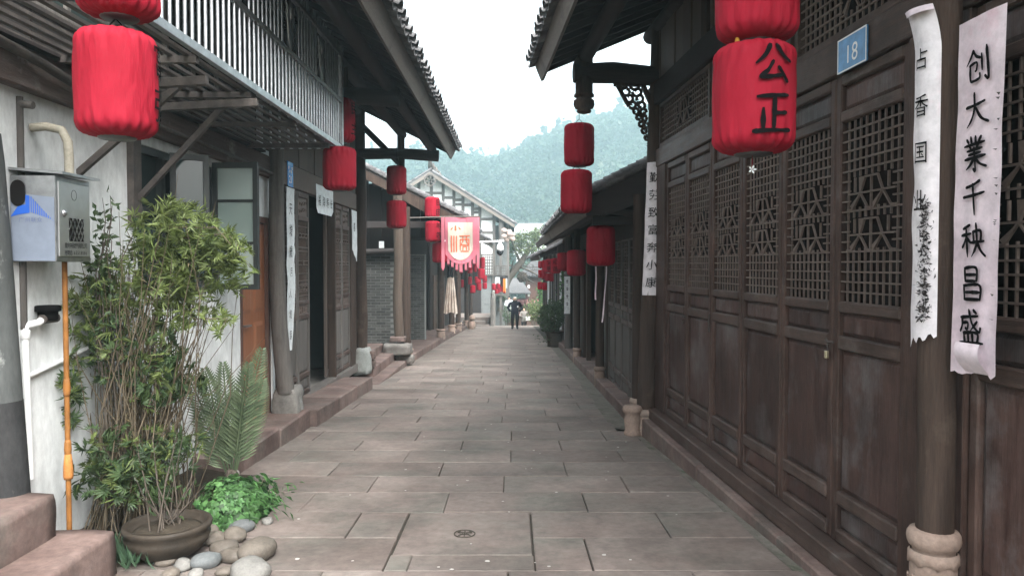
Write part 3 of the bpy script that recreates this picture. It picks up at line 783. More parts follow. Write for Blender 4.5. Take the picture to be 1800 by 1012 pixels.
# ================================================================ right-hand house number 18
TH = math.atan(0.0617)
h18 = thing('timber_house', 'long dark timber house with six tall lattice doors and the blue 18 plate', 'house', (2.174, 0, -0.1), TH, local=True)
Z18 = 0.1                        # local z = world z + 0.1
def L18(x, y, z): return (x, y, z + Z18)
_b = MB.build
class LB(MB):                    # authored in the house frame with world heights
    def build(s, name, matl, parent=h18, fix=False):
        s.v = [(p[0], p[1], p[2]+Z18) for p in s.v]
        return MB.build(s, name, matl, parent, fix)
leaf18 = Leaf(0.743, [(.03,.105),(.25,.33),(1.16,1.24),(1.375,1.44),(2.47,2.535),(2.68,2.745)],
              [('panel',.105,.25),('panel',.33,1.16),('panel',1.24,1.375),(lambda w,a,b: lattice_dense(w,a,b,10,18,[(1.82,.225,.09),(2.05,.225,.09)]),1.44,2.47),('panel',2.535,2.68)])
for k in range(6): leaf18.put(h18, (0.0, 3.70+0.743*k, Z18))
for k in range(4): leaf18.put(h18, (0.0, 3.24-0.743*(k+1), Z18))
for (a, b) in ((3.242,3.69),(8.165,8.80)): LB().bb(-.02, .06, a, b, .03, 2.75, ch=.006).build('jamb', W['door'])
LB().bb(-.10, .16, -.6, 8.84, -.09, .026, ch=.008).build('sill', W['rail'])
stone = []
for a, b in zip([-.6, .6, 2.0, 3.4, 4.83, 6.5, 8.1], [.6, 2.0, 3.4, 4.83, 6.5, 8.1, 8.86]):
    m = LB(); lo = gz(b)-.1
    j = lambda: random.uniform(-.004,.004)
    m.bb(-.17+j(), .2, a+.003, b-.003, lo, -.095+j(), ch=.012); m.build('plinth_stone', W['redstone'])
LB().bb(-.03, .09, -.6, 8.82, 2.75, 2.95, ch=.008).build('lintel', W['rail'])
for (a, b) in ((6.72,8.45),(5.05,6.66),(3.38,4.99),(1.7,3.3),(0,1.64)):
    fr = LB().bb(-.01,.05,a,b,2.955,3.0,ch=.004).bb(-.01,.05,a,b,3.40,3.44,ch=.004).bb(-.01,.05,a,a+.045,3.0,3.40).bb(-.01,.05,b-.045,b,3.0,3.40).build('transom_window', W['rail'])
    lt = lattice_dense(b-a-.09, 3.0, 3.40, 24, 7, [(3.2,.22,.12)], .011)
    o = bpy.data.objects.new('lattice', lt.mesh('lattice', W['lattice'])); C.objects.link(o); o.parent = fr; o.location = (0.01, a+.045, Z18)
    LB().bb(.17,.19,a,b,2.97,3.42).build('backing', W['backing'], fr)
LB().bb(-.05,.12,-.6,8.82,3.445,3.70,ch=.01).build('beam', W['dark'])
y = -.6; k = 0
while y < 8.75:                  # boards of the upper storey
    w_ = (.30,.34,.27)[k % 3]
    if not (5.1 < y < 6.4): LB().bb(.0+.012*(k%2), .06, y+.004, min(y+w_,8.82)-.004, 3.702, 4.62, ch=.004).build('wall_board', W['boards'])
    else: LB().bb(.05, .07, y+.003, min(y+w_,8.82)-.003, 3.702, 4.62).build('wall_board', W['boards'])
    y += w_; k += 1
wf = LB().bb(-.01,.05,5.14,5.2,3.75,4.5).bb(-.01,.05,6.38,6.44,3.75,4.5).bb(-.01,.05,5.2,6.38,3.75,3.8).bb(-.01,.05,5.2,6.38,4.45,4.5).build('upper_window', W['rail'])
lt = lattice_dense(1.18, 3.8, 4.45, 16, 9, [(4.12,.2,.14)], .012)
o = bpy.data.objects.new('lattice', lt.mesh('lattice', W['lattice'])); C.objects.link(o); o.parent = wf; o.location = (0.0, 5.2, Z18)
for yy_ in (2.95, 4.9, 6.75, 8.55): LB().bb(-.03,.08,yy_,yy_+.16,3.702,4.65).build('post', W['darkv'])
# body of the house behind the front and its end wall
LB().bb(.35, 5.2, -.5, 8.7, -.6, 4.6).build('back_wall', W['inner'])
for k in range(6): LB().bb(.13+k*.36, .13+(k+1)*.36-.006, 8.72+.006*(k%2), 8.79, -.5, 4.4).build('end_board', W['dark'])
class PX: pass
# columns on carved pedestals
def col18(y, zb, ph, r, pr):
    c = LB()
    pts = []; rad = []
    for i in range(10):
        t = i/9; z = zb+ph*.97+(4.45-zb-ph)*t
        pts.append((-.125+(.03+.12*z/3.7 if y > 5 else 0)+.012*noise.noise((z*1.1,y,0)), y+.012*noise.noise((z*1.1,y,7)), z)); rad.append(r*(1.05-.07*t))
    c.tube(pts, rad, 18)
    co = c.build('column', W['darkv'])
    o = bpy.data.objects.new('pedestal', pedestal_mesh(pr, ph)); C.objects.link(o); o.parent = co; o.location = (-.125+(.03 if y > 5 else 0), y, zb+Z18)
    return co
cn = col18(3.27, -.10, .60, .072, .092)
# carving on the near pedestal: scalloped skirt, flower and scrolls; a long crack in the timber
sk = LB(); n = 48; P = []
for i in range(n):
    a = 2*PI*i/n; r1 = .097; P += [(-.125+.092*math.cos(a), 3.27+.092*math.sin(a), .405), (-.125+.101*math.cos(a), 3.27+.101*math.sin(a), .395), (-.125+.103*math.cos(a), 3.27+.103*math.sin(a), .345+.016*abs(math.cos(a*4))), (-.125+.095*math.cos(a), 3.27+.095*math.sin(a), .342+.016*abs(math.cos(a*4)))]
sk.add(P, [(4*i+k, 4*((i+1)%n)+k, 4*((i+1)%n)+k+1, 4*i+k+1) for i in range(n) for k in range(3)], True); sk.build('skirt', W['pedestal'], cn)
fl_ = LB()
def onp(a, z, h=.0): return (-.125+(.0985+h)*math.cos(a), 3.27+(.0985+h)*math.sin(a), z)
for a0 in (R(-140), R(-60), R(150)):
    for k in range(10):
        t = 2*PI*k/10; p0 = onp(a0+.10*math.cos(t), .25+.01*math.sin(t)); p1 = onp(a0+.42*math.cos(t), .25+.042*math.sin(t)); fl_.tube([p0, p1], [.003,.006], 5)
    fl_.tube([onp(a0+.1*math.cos(q*.8), .25+.010*math.sin(q*.8)) for q in range(9)], .004, 5)
    fl_.tube([onp(a0+.5+.05*q, .28+.02*math.sin(q*.7)) for q in range(8)], [.003,.005,.006,.006,.005,.005,.006,.007], 5)
    fl_.tube([onp(a0+.5+.05*q, .21-.02*math.sin(q*.7)) for q in range(8)], [.003,.005,.006,.006,.005,.005,.006,.007], 5)
fl_.build('flower_relief', W['pedestal'], cn)
ck = LB(); ck.tube([(-.125+.0735*math.cos(R(-100)+.12*math.sin(z*2.1)), 3.27+.0735*math.sin(R(-100)+.12*math.sin(z*2.1)), z) for z in (.50,.6,.75,.95,1.15,1.35)], [.0022,.0028,.003,.003,.0026,.001], 5); ck.build('crack', W['inner'], cn)
col18(8.62, -.32, .33, .105, .125)
# eave with beams, hanging posts and carved braces
S18, _ = roof(h18, 1, -1.29, 3.93+Z18, .42, 1.6, 9.08, 3.6, courses=2, verge_end=1)
for xx in (-.82, .02, 1.2):
    z = 3.93+.42*(xx+1.29)-.13
    LB().tube([(xx,1.7,z),(xx,4,z+.01),(xx,9.02,z)], .085, 12).build('purlin', W['dark'])
def bracket(y):
    z = 3.80
    LB().tube([(.08,y,z-.02),(-.12,y,z+.0),(-.5,y,z+.025),(-.95,y,z+.01)], [.11,.11,.12,.105], 14).build('beam', W['dark'])
    p = LB().lathe((-.83,y,3.36), [(.03,0),(.075,.01),(.085,.03),(.07,.045),(.1,.06),(.115,.1),(.11,.15),(.085,.17),(.085,.18),(.115,.19),(.115,.215),(.1,.225),(.1,.62)], 16,
        lambda r,zz,a: r*(1+(.06*math.cos(4*a) if .05<zz<.17 else 0))).build('hanging_post', W['darkv'])
    b = LB()
    dx_ = .11 if y > 5 else 0
    A = Vector((-.58+dx_,y,3.72)); B = Vector((-.12+dx_,y,2.92)); A2 = Vector((-.28+dx_,y,3.72)); B2 = Vector((-.10+dx_,y,3.33))
    b.bar(A, A+(B-A)*.34, .05, .04, ch=.006); b.bar(A2, B2+(B2-A2)*.0, .06, .05, ch=.006)
    b.bar((-.60+dx_,y,3.70),(-.26+dx_,y,3.70),.06,.05)
    b.bar(B2, B, .05, .035)
    rr = random.Random(int(y*10))
    for i in range(11):          # scrolls and leaves of the openwork
        t = (i+.4)/11; c1 = A.lerp(B, t); c2 = A2.lerp(B, min(1,t*1.05)); 
        wid = (c2-c1).length
        for s in (.25,.72):
            if s == .72 and wid < .12: continue
            c = c1.lerp(c2, s); r0 = max(.036, wid*.23)
            n = 9
            pts = [c+Vector((r0*(1-.06*q)*math.cos(q*.75+i+s*3), rr.uniform(-.004,.004), r0*(1-.06*q)*math.sin(q*.75+i+s*3))) for q in range(n)]
            b.tube(pts, [.019]*(n-1)+[.027], 5)
    b.build('carved_brace', W['darkv'])
for y in (3.27, 8.62): bracket(y)
# house number plate
pm = LB(); pm.bb(-.046,-.034,4.03,4.34,2.735,2.925,ch=.003)
pl = pm.build('number_plate', W['bluelight'])
rim = LB(); 
for q in ((4.03,4.34,2.735,2.743),(4.03,4.34,2.917,2.925),(4.03,4.038,2.743,2.917),(4.332,4.34,2.743,2.917)): rim.bb(-.0475,-.046,*q)
rim.build('rim', W['white'], pl)
nm = LB()
for i, ch in enumerate('18'): write(nm, ch, lambda a,b,h,i=i: (-.0475-h, 4.185+.036-.072*i-a, 2.82+b), .14, False)
nm.build('number', W['white'], pl)
# door furniture
def ring_pull(y, z):
    m = LB(); m.tube([(-.012,y,z+.05),(-.02,y,z+.0),(-.02,y,z-.06)], .006, 6); m.tube([(-.022+.0*math.cos(q), y+.016*math.sin(q*PI/5), z-.08+.035*math.cos(q*PI/5)) for q in range(11)], .004, 5)
    m.build('door_pull', W['rust'])
ring_pull(6.66, 1.17)
m = LB(); m.tube([(-.02,4.40,1.20),(-.03,4.44,1.195),(-.02,4.49,1.205)], .008, 6).tube([(-.03,4.45,1.19),(-.034,4.44,1.15)], .004, 5); m.build('hasp', W['rust'])
m = LB(); m.bb(-.05,-.03,4.425,4.455,1.10,1.145,ch=.004); m.build('padlock', plain('brass padlock', (0.55,0.48,0.33), .35, .8))
m = LB(); m.tube([(-.02,7.38,1.14),(-.03,7.43,1.14)], .01, 6).bb(-.04,-.02,7.41,7.44,1.07,1.11,ch=.004); m.build('padlock', W['rust'])

# ================================================================ right-hand low house beyond number 18
hr = thing('timber_house', 'low dark timber house with carved corner panel behind the hanging lantern pair', 'house', (1.62, 9.2, -0.4))
XD = 1.64
leafR2 = Leaf(0.74, [(-.30,-.22),(-.06,.02),(.78,.86),(.98,1.05),(2.0,2.07)],
              [('panel',-.22,-.06),('panel',.02,.78),('panel',.86,.98),(lambda w,a,b: lattice_frets(w,a,b),1.05,2.0)], mats=(W['greyw'],W['rail'],W['greyw'],W['lattice']))
for k in range(5): leafR2.put(hr, (XD, 9.08+.74*k, 0))
leafR2.put(hr, (XD, 13.1, -.12)); leafR2.put(hr, (XD, 13.84, -.12))
leafR2.put(hr, (XD+.04, 14.6, -.12), R(-72))
for k in range(3): leafR2.put(hr, (XD-.02, 17.65+.74*k, -.26))
MB().bb(XD-.03,XD+.1,9.05,12.8,-.42,-.305,ch=.006).build('sill', W['rail'], hr)
MB().bb(XD-.03,XD+.1,17.6,19.9,-.72,-.565,ch=.006).build('sill', W['rail'], hr)
for (a,b,z) in ((12.8,13.1,-.45),(17.1,17.65,-.6),(16.3,16.5,-.55),(8.95,9.07,-.4),(19.87,20.1,-.7)): MB().bb(XD-.01,XD+.08,a,b,z,2.2).build('jamb', W['darkv'], hr)
MB().bb(XD-.02,XD+.1,8.95,26.6,2.02,2.35,ch=.01).build('lintel', W['dark'], hr)
MB().bb(2.05,4.6,8.95,26.5,-1.3,3.0).build('back_wall', W['inner'], hr)
for k in range(4): MB().bb(XD+.1+.1*k, XD+.2+.1*k-.004, 8.96,8.99,-.4,2.8).build('end_board', W['dark'], hr)
# carved corner panel under the eave
fr = MB()
for z in (1.45,1.74,2.05): fr.bb(XD-.07,XD-.045,9.06,9.66,z,z+.02)
fr.bb(XD-.07,XD-.045,9.06,9.09,1.2,2.3).bb(XD-.07,XD-.045,9.62,9.66,1.45,2.3)
cp = fr.build('corner_panel', W['darkv'], hr)
for z in (1.48,1.77,2.07):
    cm = carving(.52,.24,int(z*100),3); cm.v = [(p[0]+XD-.08, p[1]+9.1, p[2]+z) for p in cm.v]
    cm.build('carving', W['darkv'], cp)
for (yy_, top) in ((9.0,2.5),(12.95,2.5),(17.5,2.5),(20.25,2.4)):
    column(hr, 1.52, yy_, gz(yy_)+(.0 if yy_ < 18 else .1), top, .075 if yy_ < 18 else .1, .36 if yy_ < 18 else .05, .09, W['darkv'] if yy_ < 18 else W['greyw'], pedestal=yy_ < 18)
m = MB().lathe((1.38,8.55,gz(8.5)-.02), [(.1,0),(.1,.05),(.085,.07),(.1,.2),(.09,.26),(.11,.28),(.12,.31),(.1,.35),(.06,.36)], 16); m.build('spare_pedestal', W['pedestal'], hr)
SR2, _ = roof(hr, 1, .885, 2.36, .5, 9.12, 26.9, 1.9, courses=2, verge_end=-3, rafter=.35, pitch=.21, drop=.11)
for xx, zz in ((1.2,2.40),(1.75,2.65)):
    MB().tube([(xx,9.15,zz),(xx,18,zz),(xx,26.8,zz)], .07, 10).build('purlin', W['dark'], hr)
# gable board curved under the verge
gb = MB(); N = 10; P = []
for i in range(N+1):
    t = i/N; x = .90+ .95*t; zt = 2.40+.5*(x-.885); P += [(x, zt, 0), (x, zt-.16-.10*math.sin(PI*t)-.10*t, 0)]
for i in range(N):
    a = P[2*i]; b = P[2*i+2]; c = P[2*i+3]; d = P[2*i+1]
    gb.add([(a[0],9.10,a[1]),(b[0],9.10,b[1]),(c[0],9.10,c[1]),(d[0],9.10,d[1]),(a[0],9.14,a[1]),(b[0],9.14,b[1]),(c[0],9.14,c[1]),(d[0],9.14,d[1])],
           [(0,3,2,1),(4,5,6,7),(0,1,5,4),(2,3,7,6),(0,4,7,3),(1,2,6,5)])
gb.build('gable_board', W['dark'], hr, fix=True)
for xx in (1.0,1.25,1.5): MB().bar((xx,9.3,2.3+.5*(xx-.885)),(1.7,9.3,2.25),.06,.08).build('strut', W['dark'], hr) if xx == 1.0 else None
MB().bar((1.0,9.35,2.2),(1.7,9.35,2.2),.08,.1).build('beam', W['dark'], hr)

# ---------------- plaster house further down on the right
h3 = thing('plaster_house', 'far pale plaster and timber house on the right behind the potted shrub', 'house', (1.75, 27.4, -1.2))
for a, b in ((20.4,22.3),(22.45,24.4),(24.55,26.8),(27,29.5),(29.65,32.5),(32.7,36)): MB().bb(1.70,1.78,a,b,-1.6,2.1).build('wall_panel', W['farwall'] if a < 33 else W['boards'], h3)
for y in (20.3,22.3,24.4,26.8,29.5,32.5,36,39.5): MB().bb(1.62,1.80,y+.0,y+.15,-2.0,2.3).build('post', W['greyw'], h3)
for a in (23.0,27.8,30.6):
    w_ = MB().bb(1.66,1.7,a,a+.05,-.1,1.4).bb(1.66,1.7,a+.85,a+.9,-.1,1.4).bb(1.66,1.7,a+.05,a+.85,1.35,1.4).bb(1.66,1.7,a+.05,a+.85,-.1,-.05).build('window', W['wframe'], h3)
    MB().bb(1.685,1.695,a+.05,a+.85,-.05,1.35).build('pane', W['darkglass'], w_)
MB().bb(1.82,4.4,27.0,40,-2.3,3.0).build('back_wall', W['boards'], h3)
MB().bb(1.5,1.84,27,40,-2.2,-1.05).build('base', W['stone'], h3)
roof(h3, 1, 1.0, 1.95, .5, 27.2, 40.0, 2.3, courses=2, rafter=.6, pitch=.24)

# ================================================================ left: plaster house with the steel cage
h1 = thing('plaster_house', 'white plaster house with steel balcony cage above the open window', 'house', (-2.85, 6.5, -0.2))
XW = -2.85
w = MB()                         # front wall with real openings for window and door
def wallrect(y0, y1, z0, z1, n=W['plaster']): MB().bb(XW-.22, XW, y0, y1, z0, z1).build('wall', n, h1)
WY0, WY1, WZ0, WZ1 = 5.72, 7.20, 1.42, 2.58
DY0, DY1, DZ1 = 7.86, 8.80, 2.20
pw = MB()
def q(y0,y1,z0,z1):
    pw.add([(XW,y0,z0),(XW,y1,z0),(XW,y1,z1),(XW,y0,z1)],[(3,2,1,0)])
q(3.2,WY0,-.6,2.98); q(WY0,WY1,-.6,WZ0); q(WY0,WY1,WZ1,2.98); q(WY1,DY0,-.6,2.98); q(DY0,DY1,DZ1,2.98); q(DY1,9.0,-.6,2.98)
for (y0,y1,z0,z1) in ((WY0,WY1,WZ0,WZ1),(DY0,DY1,-.6,DZ1)):
    for a, b in (((y0,z0),(y1,z0)),((y1,z0),(y1,z1)),((y1,z1),(y0,z1)),((y0,z1),(y0,z0))):
        pw.add([(XW,a[0],a[1]),(XW,b[0],b[1]),(XW-.2,b[0],b[1]),(XW-.2,a[0],a[1])],[(0,1,2,3)])
pw.build('wall', W['plaster'], h1)
MB().bb(-5.5, XW-.9, 3.2, 8.98, -.6, 3.0).build('room', W['inner'], h1)
MB().bb(-4.0, XW-.005, 3.18, 3.4, -.6, 3.0).build('side_wall', W['plaster'], h1)
# peeling dark beam over window and door, conduit along it
MB().bb(XW-.1, XW+.07, 3.2, 9.0, 2.66, 2.90, ch=.01).build('beam', mat('peeling beam', (0.075,0.056,0.05), (0.135,0.108,0.096), 4, HY, .85, .5, c3=(0.24,0.22,0.205), c3lo=.58, c3hi=.7, c3scale=2.5), h1)
MB().tube([(XW+.09,5.6,2.74),(XW+.10,7.2,2.73),(XW+.09,8.9,2.70)], .018, 8).build('conduit', W['greyw'], h1)
MB().tube([(XW+.04,3.4,2.94),(XW+.12,4.4,2.82),(XW+.10,5.4,2.70)], .03, 8).build('conduit', W['rust'], h1)
# window: fixed light, mullion, two open casements
wf = MB().bb(XW-.12,XW-.02,WY0,WY0+.06,WZ0,WZ1).bb(XW-.12,XW-.02,WY1-.06,WY1,WZ0,WZ1).bb(XW-.12,XW-.02,WY0+.06,WY1-.06,WZ1-.06,WZ1).bb(XW-.12,XW-.02,WY0+.06,WY1-.06,WZ0,WZ0+.06).bb(XW-.12,XW-.02,6.18,6.24,WZ0+.06,WZ1-.06).bb(XW-.11,XW-.03,WY0+.06,6.18,2.06,2.11)
wfo = wf.build('window', W['wframe'], h1)
MB().bb(XW-.08,XW-.072,WY0+.06,6.18,WZ0+.06,2.06).build('pane', W['darkglass'], wfo)
MB().bb(XW-.08,XW-.072,WY0+.06,6.18,2.11,WZ1-.06).build('pane', W['darkglass'], wfo)
MB().bb(XW+.0,XW+.05,WY0-.14,WY0-.02,1.95,2.60).build('shutter_post', W['rust'], h1)
def casement(y, ang, wd, z0, z1, splits, label):
    d = Vector((math.cos(ang), math.sin(ang), 0)); n = Vector((-d.y, d.x, 0)); o = Vector((XW+.01, y, 0))
    f = MB(); T = .022
    def pc(a, b, c, e, mb, t=T):
        P = []
        for s in (-t, t):
            for (k, z) in ((a,c),(b,c),(b,e),(a,e)): P.append(o + d*k + n*s + Vector((0,0,z)))
        mb.add(P, [(3,2,1,0),(4,5,6,7),(0,1,5,4),(1,2,6,5),(2,3,7,6),(3,0,4,7)])
    pc(0,.045,z0,z1,f); pc(wd-.045,wd,z0,z1,f); pc(.045,wd-.045,z0,z0+.05,f); pc(.045,wd-.045,z1-.05,z1,f)
    zs = [z0+.05] + list(splits) + [z1-.02-.03]
    for z in splits: pc(.045,wd-.045,z-.012,z+.012,f,.015)
    c = f.build('casement', W['wframe'], h1)
    for a, b in zip(zs, zs[1:]):
        g_ = MB(); pc(.045,wd-.045,a,b,g_,.003); g_.build('pane', W['glass'] if label else W['darkglass'], c)
casement(7.16, R(-4), .44, 1.42, 2.62, (2.26,1.86), True)
casement(6.26, R(28), .30, 1.46, 2.58, (2.06,), False)
cu = MB()                        # curtain just inside
for i in range(24):
    y0 = 6.3+.03*i; cu.add([(XW-.5+.02*math.sin(i*1.9),y0,1.4),(XW-.5+.02*math.sin((i+1)*1.9),y0+.03,1.4),(XW-.5+.02*math.sin((i+1)*1.9),y0+.03,2.6),(XW-.5+.02*math.sin(i*1.9),y0,2.6)],[(0,1,2,3)])
cu.build('curtain', fabric('dark curtain', (0.05,0.07,0.075), (0.09,0.11,0.115), .9), h1)
# brown panelled door
df = MB().bb(XW-.1,XW+.012,DY0-.0,DY0+.05,-.16,DZ1).bb(XW-.1,XW+.012,DY1-.06,DY1+.02,-.16,DZ1).bb(XW-.1,XW+.012,DY0+.05,DY1-.06,DZ1-.07,DZ1).build('door_frame', W['doorframe'], h1)
dl = MB().bb(XW-.08,XW-.03,DY0+.055,DY1-.065,-.13,DZ1-.075,ch=.004).build('door', W['browndoor'], h1)
for r_, (a, b) in enumerate(((-.02,.36),(.46,1.02),(1.12,1.50),(1.58,2.02))):
    for s in (0, 1):
        fp = frustum_panel(.31, b-a, .016, .05)
        yb = DY0+.10+s*.38
        fp.v = [(XW-.03+(-p[0])*1.0, yb+p[1], a+p[2]) for p in fp.v]
        fp.build('panel', W['browndoor'], dl, fix=True)
MB().cyl((XW-.03,DY0+.12,1.0),(XW+.03,DY0+.12,1.0),.012).bar((XW+.03,DY0+.12,1.0),(XW+.03,DY0+.24,1.0),.02,.02).build('handle', W['steel'], dl)
MB().bb(XW-.2,XW+.03,DY0-.05,DY1+.06,-.22,-.135,ch=.01).build('threshold', W['stone'], h1)
MB().bb(XW+.013,XW+.03,DY1+.0,DY1+.04,-.13,2.26).build('door_trim', W['white'], h1)
# upper storey boards behind the cage
y = 2.0; k = 0
while y < 9.0:
    MB().bb(XW-.06, XW-.02+.01*(k%2), y, min(y+.28,9.0)-.005, 2.99, 4.6).build('wall_board', W['dark'], h1); y += .28; k += 1
for yy_ in (4.3, 6.2):
    wv = MB().bb(XW-.03,XW+.02,yy_,yy_+1.1,3.2,3.25).bb(XW-.03,XW+.02,yy_,yy_+1.1,4.2,4.25).bb(XW-.03,XW+.02,yy_,yy_+.05,3.25,4.2).bb(XW-.03,XW+.02,yy_+1.05,yy_+1.1,3.25,4.2).bb(XW-.03,XW+.02,yy_+.53,yy_+.57,3.25,4.2).build('window', W['greyw'], h1)
    MB().bb(XW-.012,XW-.006,yy_+.05,yy_+1.05,3.25,4.2).build('pane', W['darkglass'], wv)
# near corner post
pp = lambda z: (-2.83-.05*max(0,z), 4.20, z)
cpo = MB().tube([pp(z) for z in (.88,1.2,1.6,2.2,2.95)], [.108,.107,.105,.10,.10], 22).build('corner_post', W['pillar'], h1)
MB().tube([pp(z) for z in (-.35,.3,.6,.885)], [.118,.114,.112,.110], 22).build('tarred_foot', W['pillarlow'], cpo)
# crooked column at the far end on its block of stone
pts = [at(503,690,8.75), at(497,640,8.75), at(490,560,8.75), at(487,470,8.75), at(486,380,8.75), at(486,270,8.75), at(487,200,8.75)]
MB().tube(pts, [.10,.096,.092,.088,.085,.085,.085], 16).build('column', W['greyw'], h1)
sb = MB()
def rough_block(c, d, seed, amp=.03, n=4, rnd=.10):
    m = MB(); rr = Vector((seed*3.1, seed*1.7, 0)); P = []; F = []
    import bmesh
    b = bmesh.new(); bmesh.ops.create_cube(b, size=1.0); bmesh.ops.subdivide_edges(b, edges=b.edges, cuts=n, use_grid_fill=True)
    for v in b.verts:
        p = v.co.copy()
        k = 1 - rnd*max(0, (abs(p.x)*2)**4*(abs(p.y)*2)**4 + (abs(p.x)*2)**4*(abs(p.z)*2)**4 + (abs(p.y)*2)**4*(abs(p.z)*2)**4)/2
        p *= k
        nn = noise.noise_vector(p*3.0+rr)
        v.co = Vector((c[0]+p.x*d[0]+nn.x*amp, c[1]+p.y*d[1]+nn.y*amp, c[2]+p.z*d[2]+nn.z*amp*.6))
    b.verts.index_update()
    m.add([tuple(v.co) for v in b.verts], [tuple(v.index for v in f.verts) for f in b.faces], True); b.free()
    return m
rough_block((-2.66,8.86,.02), (.30,.34,.42), 2, .05).build('column_base', mat('mortared stone base', (0.13,0.125,0.115), (0.24,0.23,0.21), 4, (1,1,1), .9, .6, c3=(0.36,0.37,0.35), c3lo=.55, c3hi=.7), h1)
# doorstep under the brown door
stp = MB().bb(-2.95,-2.44,6.62,7.85,-.5,-.05,ch=.018).build('doorstep', W['redstone'], h1)
MB().bb(-2.95,-2.435,7.856,9.02,-.5,-.075,ch=.018).build('doorstep', W['redstone'], h1)

MB().bb(-3.1,-2.74,1.8,8.4,2.905,2.925).build('floor_board', W['dark'], h1)
MB().bar((-2.9,3.08,4.15),(-1.45,3.08,4.15),.09,.12,ch=.01).build('lantern_beam', W['dark'], h1)
# stainless steel cage of the balcony
cg = thing('balcony_cage', 'stainless steel barred balcony cage with floral ornaments over the window', 'balcony', (-1.9, 5.6, 2.95))
XC, CY0, CY1 = -1.9, 2.2, 8.36
for z in (2.96, 3.46, 3.96, 4.30):
    MB().bb(XC-.02, XC+.02, CY0, CY1, z-.02 if z > 3 else z-.035, z+.02, ch=.003).build('rail', W['steel'], cg)
MB().bb(XC-.025,XC+.025,CY1,CY1+.05,2.925,4.4,ch=.004).build('corner_post', W['steel'], cg)
MB().bb(XW+.02,XW+.06,CY1,CY1+.05,2.925,4.4,ch=.004).build('corner_post', W['steel'], cg)
bm_ = MB().cyl((0,0,0),(0,0,.445),.012,n=8).mesh('bar', W['steel'])
bm2 = MB().cyl((0,0,0),(0,0,.465),.012,n=8).mesh('bar', W['steel'])
nb = int((CY1-CY0)/.098)
orn_y = (3.6, 5.3, 6.5, 7.55)
for i in range(nb):
    y = CY0+.05+i*.098
    inst(bm2, 'bar', cg, (XC, y, 2.98))
    if min(abs(y-o_) for o_ in orn_y) > .17: inst(bm2, 'bar', cg, (XC, y, 3.48))
    inst(MBAR if False else bm2, 'bar', cg, (XC, y, 3.97), scale=(1,1,.7))
for i in range(9):
    x = XC-.09-i*.098
    inst(bm2, 'bar', cg, (x, CY1+.02, 2.98)); inst(bm2, 'bar', cg, (x, CY1+.02, 3.48)); inst(bm2, 'bar', cg, (x, CY1+.02, 3.98), scale=(1,1,.7))
for z in (2.96,3.46,3.96): MB().bb(XW+.04, XC-.02, CY1+.005, CY1+.04, z-.018, z+.018).build('rail', W['steel'], cg)
for y in orn_y:                  # cattail ornaments
    m = MB(); m.tube([(XC,y,3.48),(XC,y,3.75)], .009, 6); m.lathe((XC,y,3.75), [(.01,0),(.028,.03),(.034,.08),(.02,.13),(.006,.17)], 10)
    for s in (-1, 1):
        for t in (0, 1): m.tube([(XC,y,3.49+.06*t),(XC,y+s*.05,3.58+.08*t),(XC,y+s*.075,3.72+.08*t),(XC,y+s*.13,3.80+.09*t)], [.012,.016,.012,.004], 6)
    m.build('ornament', W['steel'], cg)
for k in range(9):               # floor slats run along the street
    x = XC-.08-k*.1; MB().bb(x-.018,x+.018,CY0,CY1-.005,2.925,2.945).build('floor_slat', W['rust'], cg)
for y in (3.5, 4.6, 5.55, 6.7, 7.9): MB().bb(XW,XC-.02,y,y+.04,2.88,2.92).build('cross_bar', W['rust'], cg)
for (y, zz_) in ((4.95,2.25),(5.66,2.1)): MB().bar((XW+.0,y,zz_),(XC-.25,y+.02,2.86),.04,.04).build('stay', W['rust'], cg)
for (y, ln) in ((4.85,.9),(5.5,1.0)): MB().bar((XW,y,2.78),(XW+ln,y,2.83),.05,.06,ch=.006).build('bracket', W['rust'], cg)

# ================================================================ left: timber house number 21
h2 = thing('timber_house', 'timber house with half open lattice doors under the blue 21 plate', 'house', (-2.9, 11.5, -0.2))
XL2 = -2.90
leafL2 = Leaf(0.60, [(-.16,-.09),(.08,.15),(.90,.97),(1.10,1.16),(2.26,2.33),(2.58,2.66)],
              [('panel',-.09,.08),('panel',.15,.90),('carved',.97,1.10),(lambda w,a,b: lattice_bars(w,a,b,8),1.16,2.26),('carved',2.33,2.58)], stile=.055, mats=(W['greyw'],W['rail'],W['greyw'],W['lattice']))
leafL2.put(h2, (XL2, 9.55+.6, 0), PI); leafL2.put(h2, (XL2, 10.16+.6, 0), PI)
leafL2.put(h2, (XL2, 12.22+.6, 0), PI); leafL2.put(h2, (XL2, 12.83+.6, 0), PI)
MB().bb(XL2-.13,XL2-.085,12.06,12.13,-.16,2.64,ch=.004).build('door', W['boards'], h2); 
for a, b in ((9.0,9.54),(13.44,13.9)): MB().bb(XL2-.06,XL2+.02,a,b,-.2,2.66,ch=.006).build('jamb', W['darkv'], h2)
MB().bb(XL2-.08,XL2+.04,12.14,12.21,-.18,2.66).build('jamb', W['darkv'], h2)
MB().bb(XL2-.1,XL2+.06,9.0,13.9,-.30,-.165,ch=.008).build('sill', W['greyw'], h2)
MB().bb(XL2-.08,XL2+.03,9.0,13.9,2.665,2.96,ch=.01).build('lintel', W['boards'], h2)
y = 9.0; k = 0
while y < 13.85:
    wd_ = (.42,.38,.44)[k % 3]; MB().bb(XL2-.06, XL2+.004+.008*(k%2), y+.005, min(y+wd_,13.9)-.005, 2.97, 4.5, ch=.004).build('wall_board', W['boards'], h2); y += wd_; k += 1
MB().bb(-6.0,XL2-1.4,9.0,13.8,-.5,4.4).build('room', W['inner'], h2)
MB().bb(-4.3,XL2-.1,9.02,9.1,-.5,4.4).build('partition', W['inner'], h2); MB().bb(-4.3,XL2-.1,13.75,13.82,-.5,4.4).build('partition', W['inner'], h2)
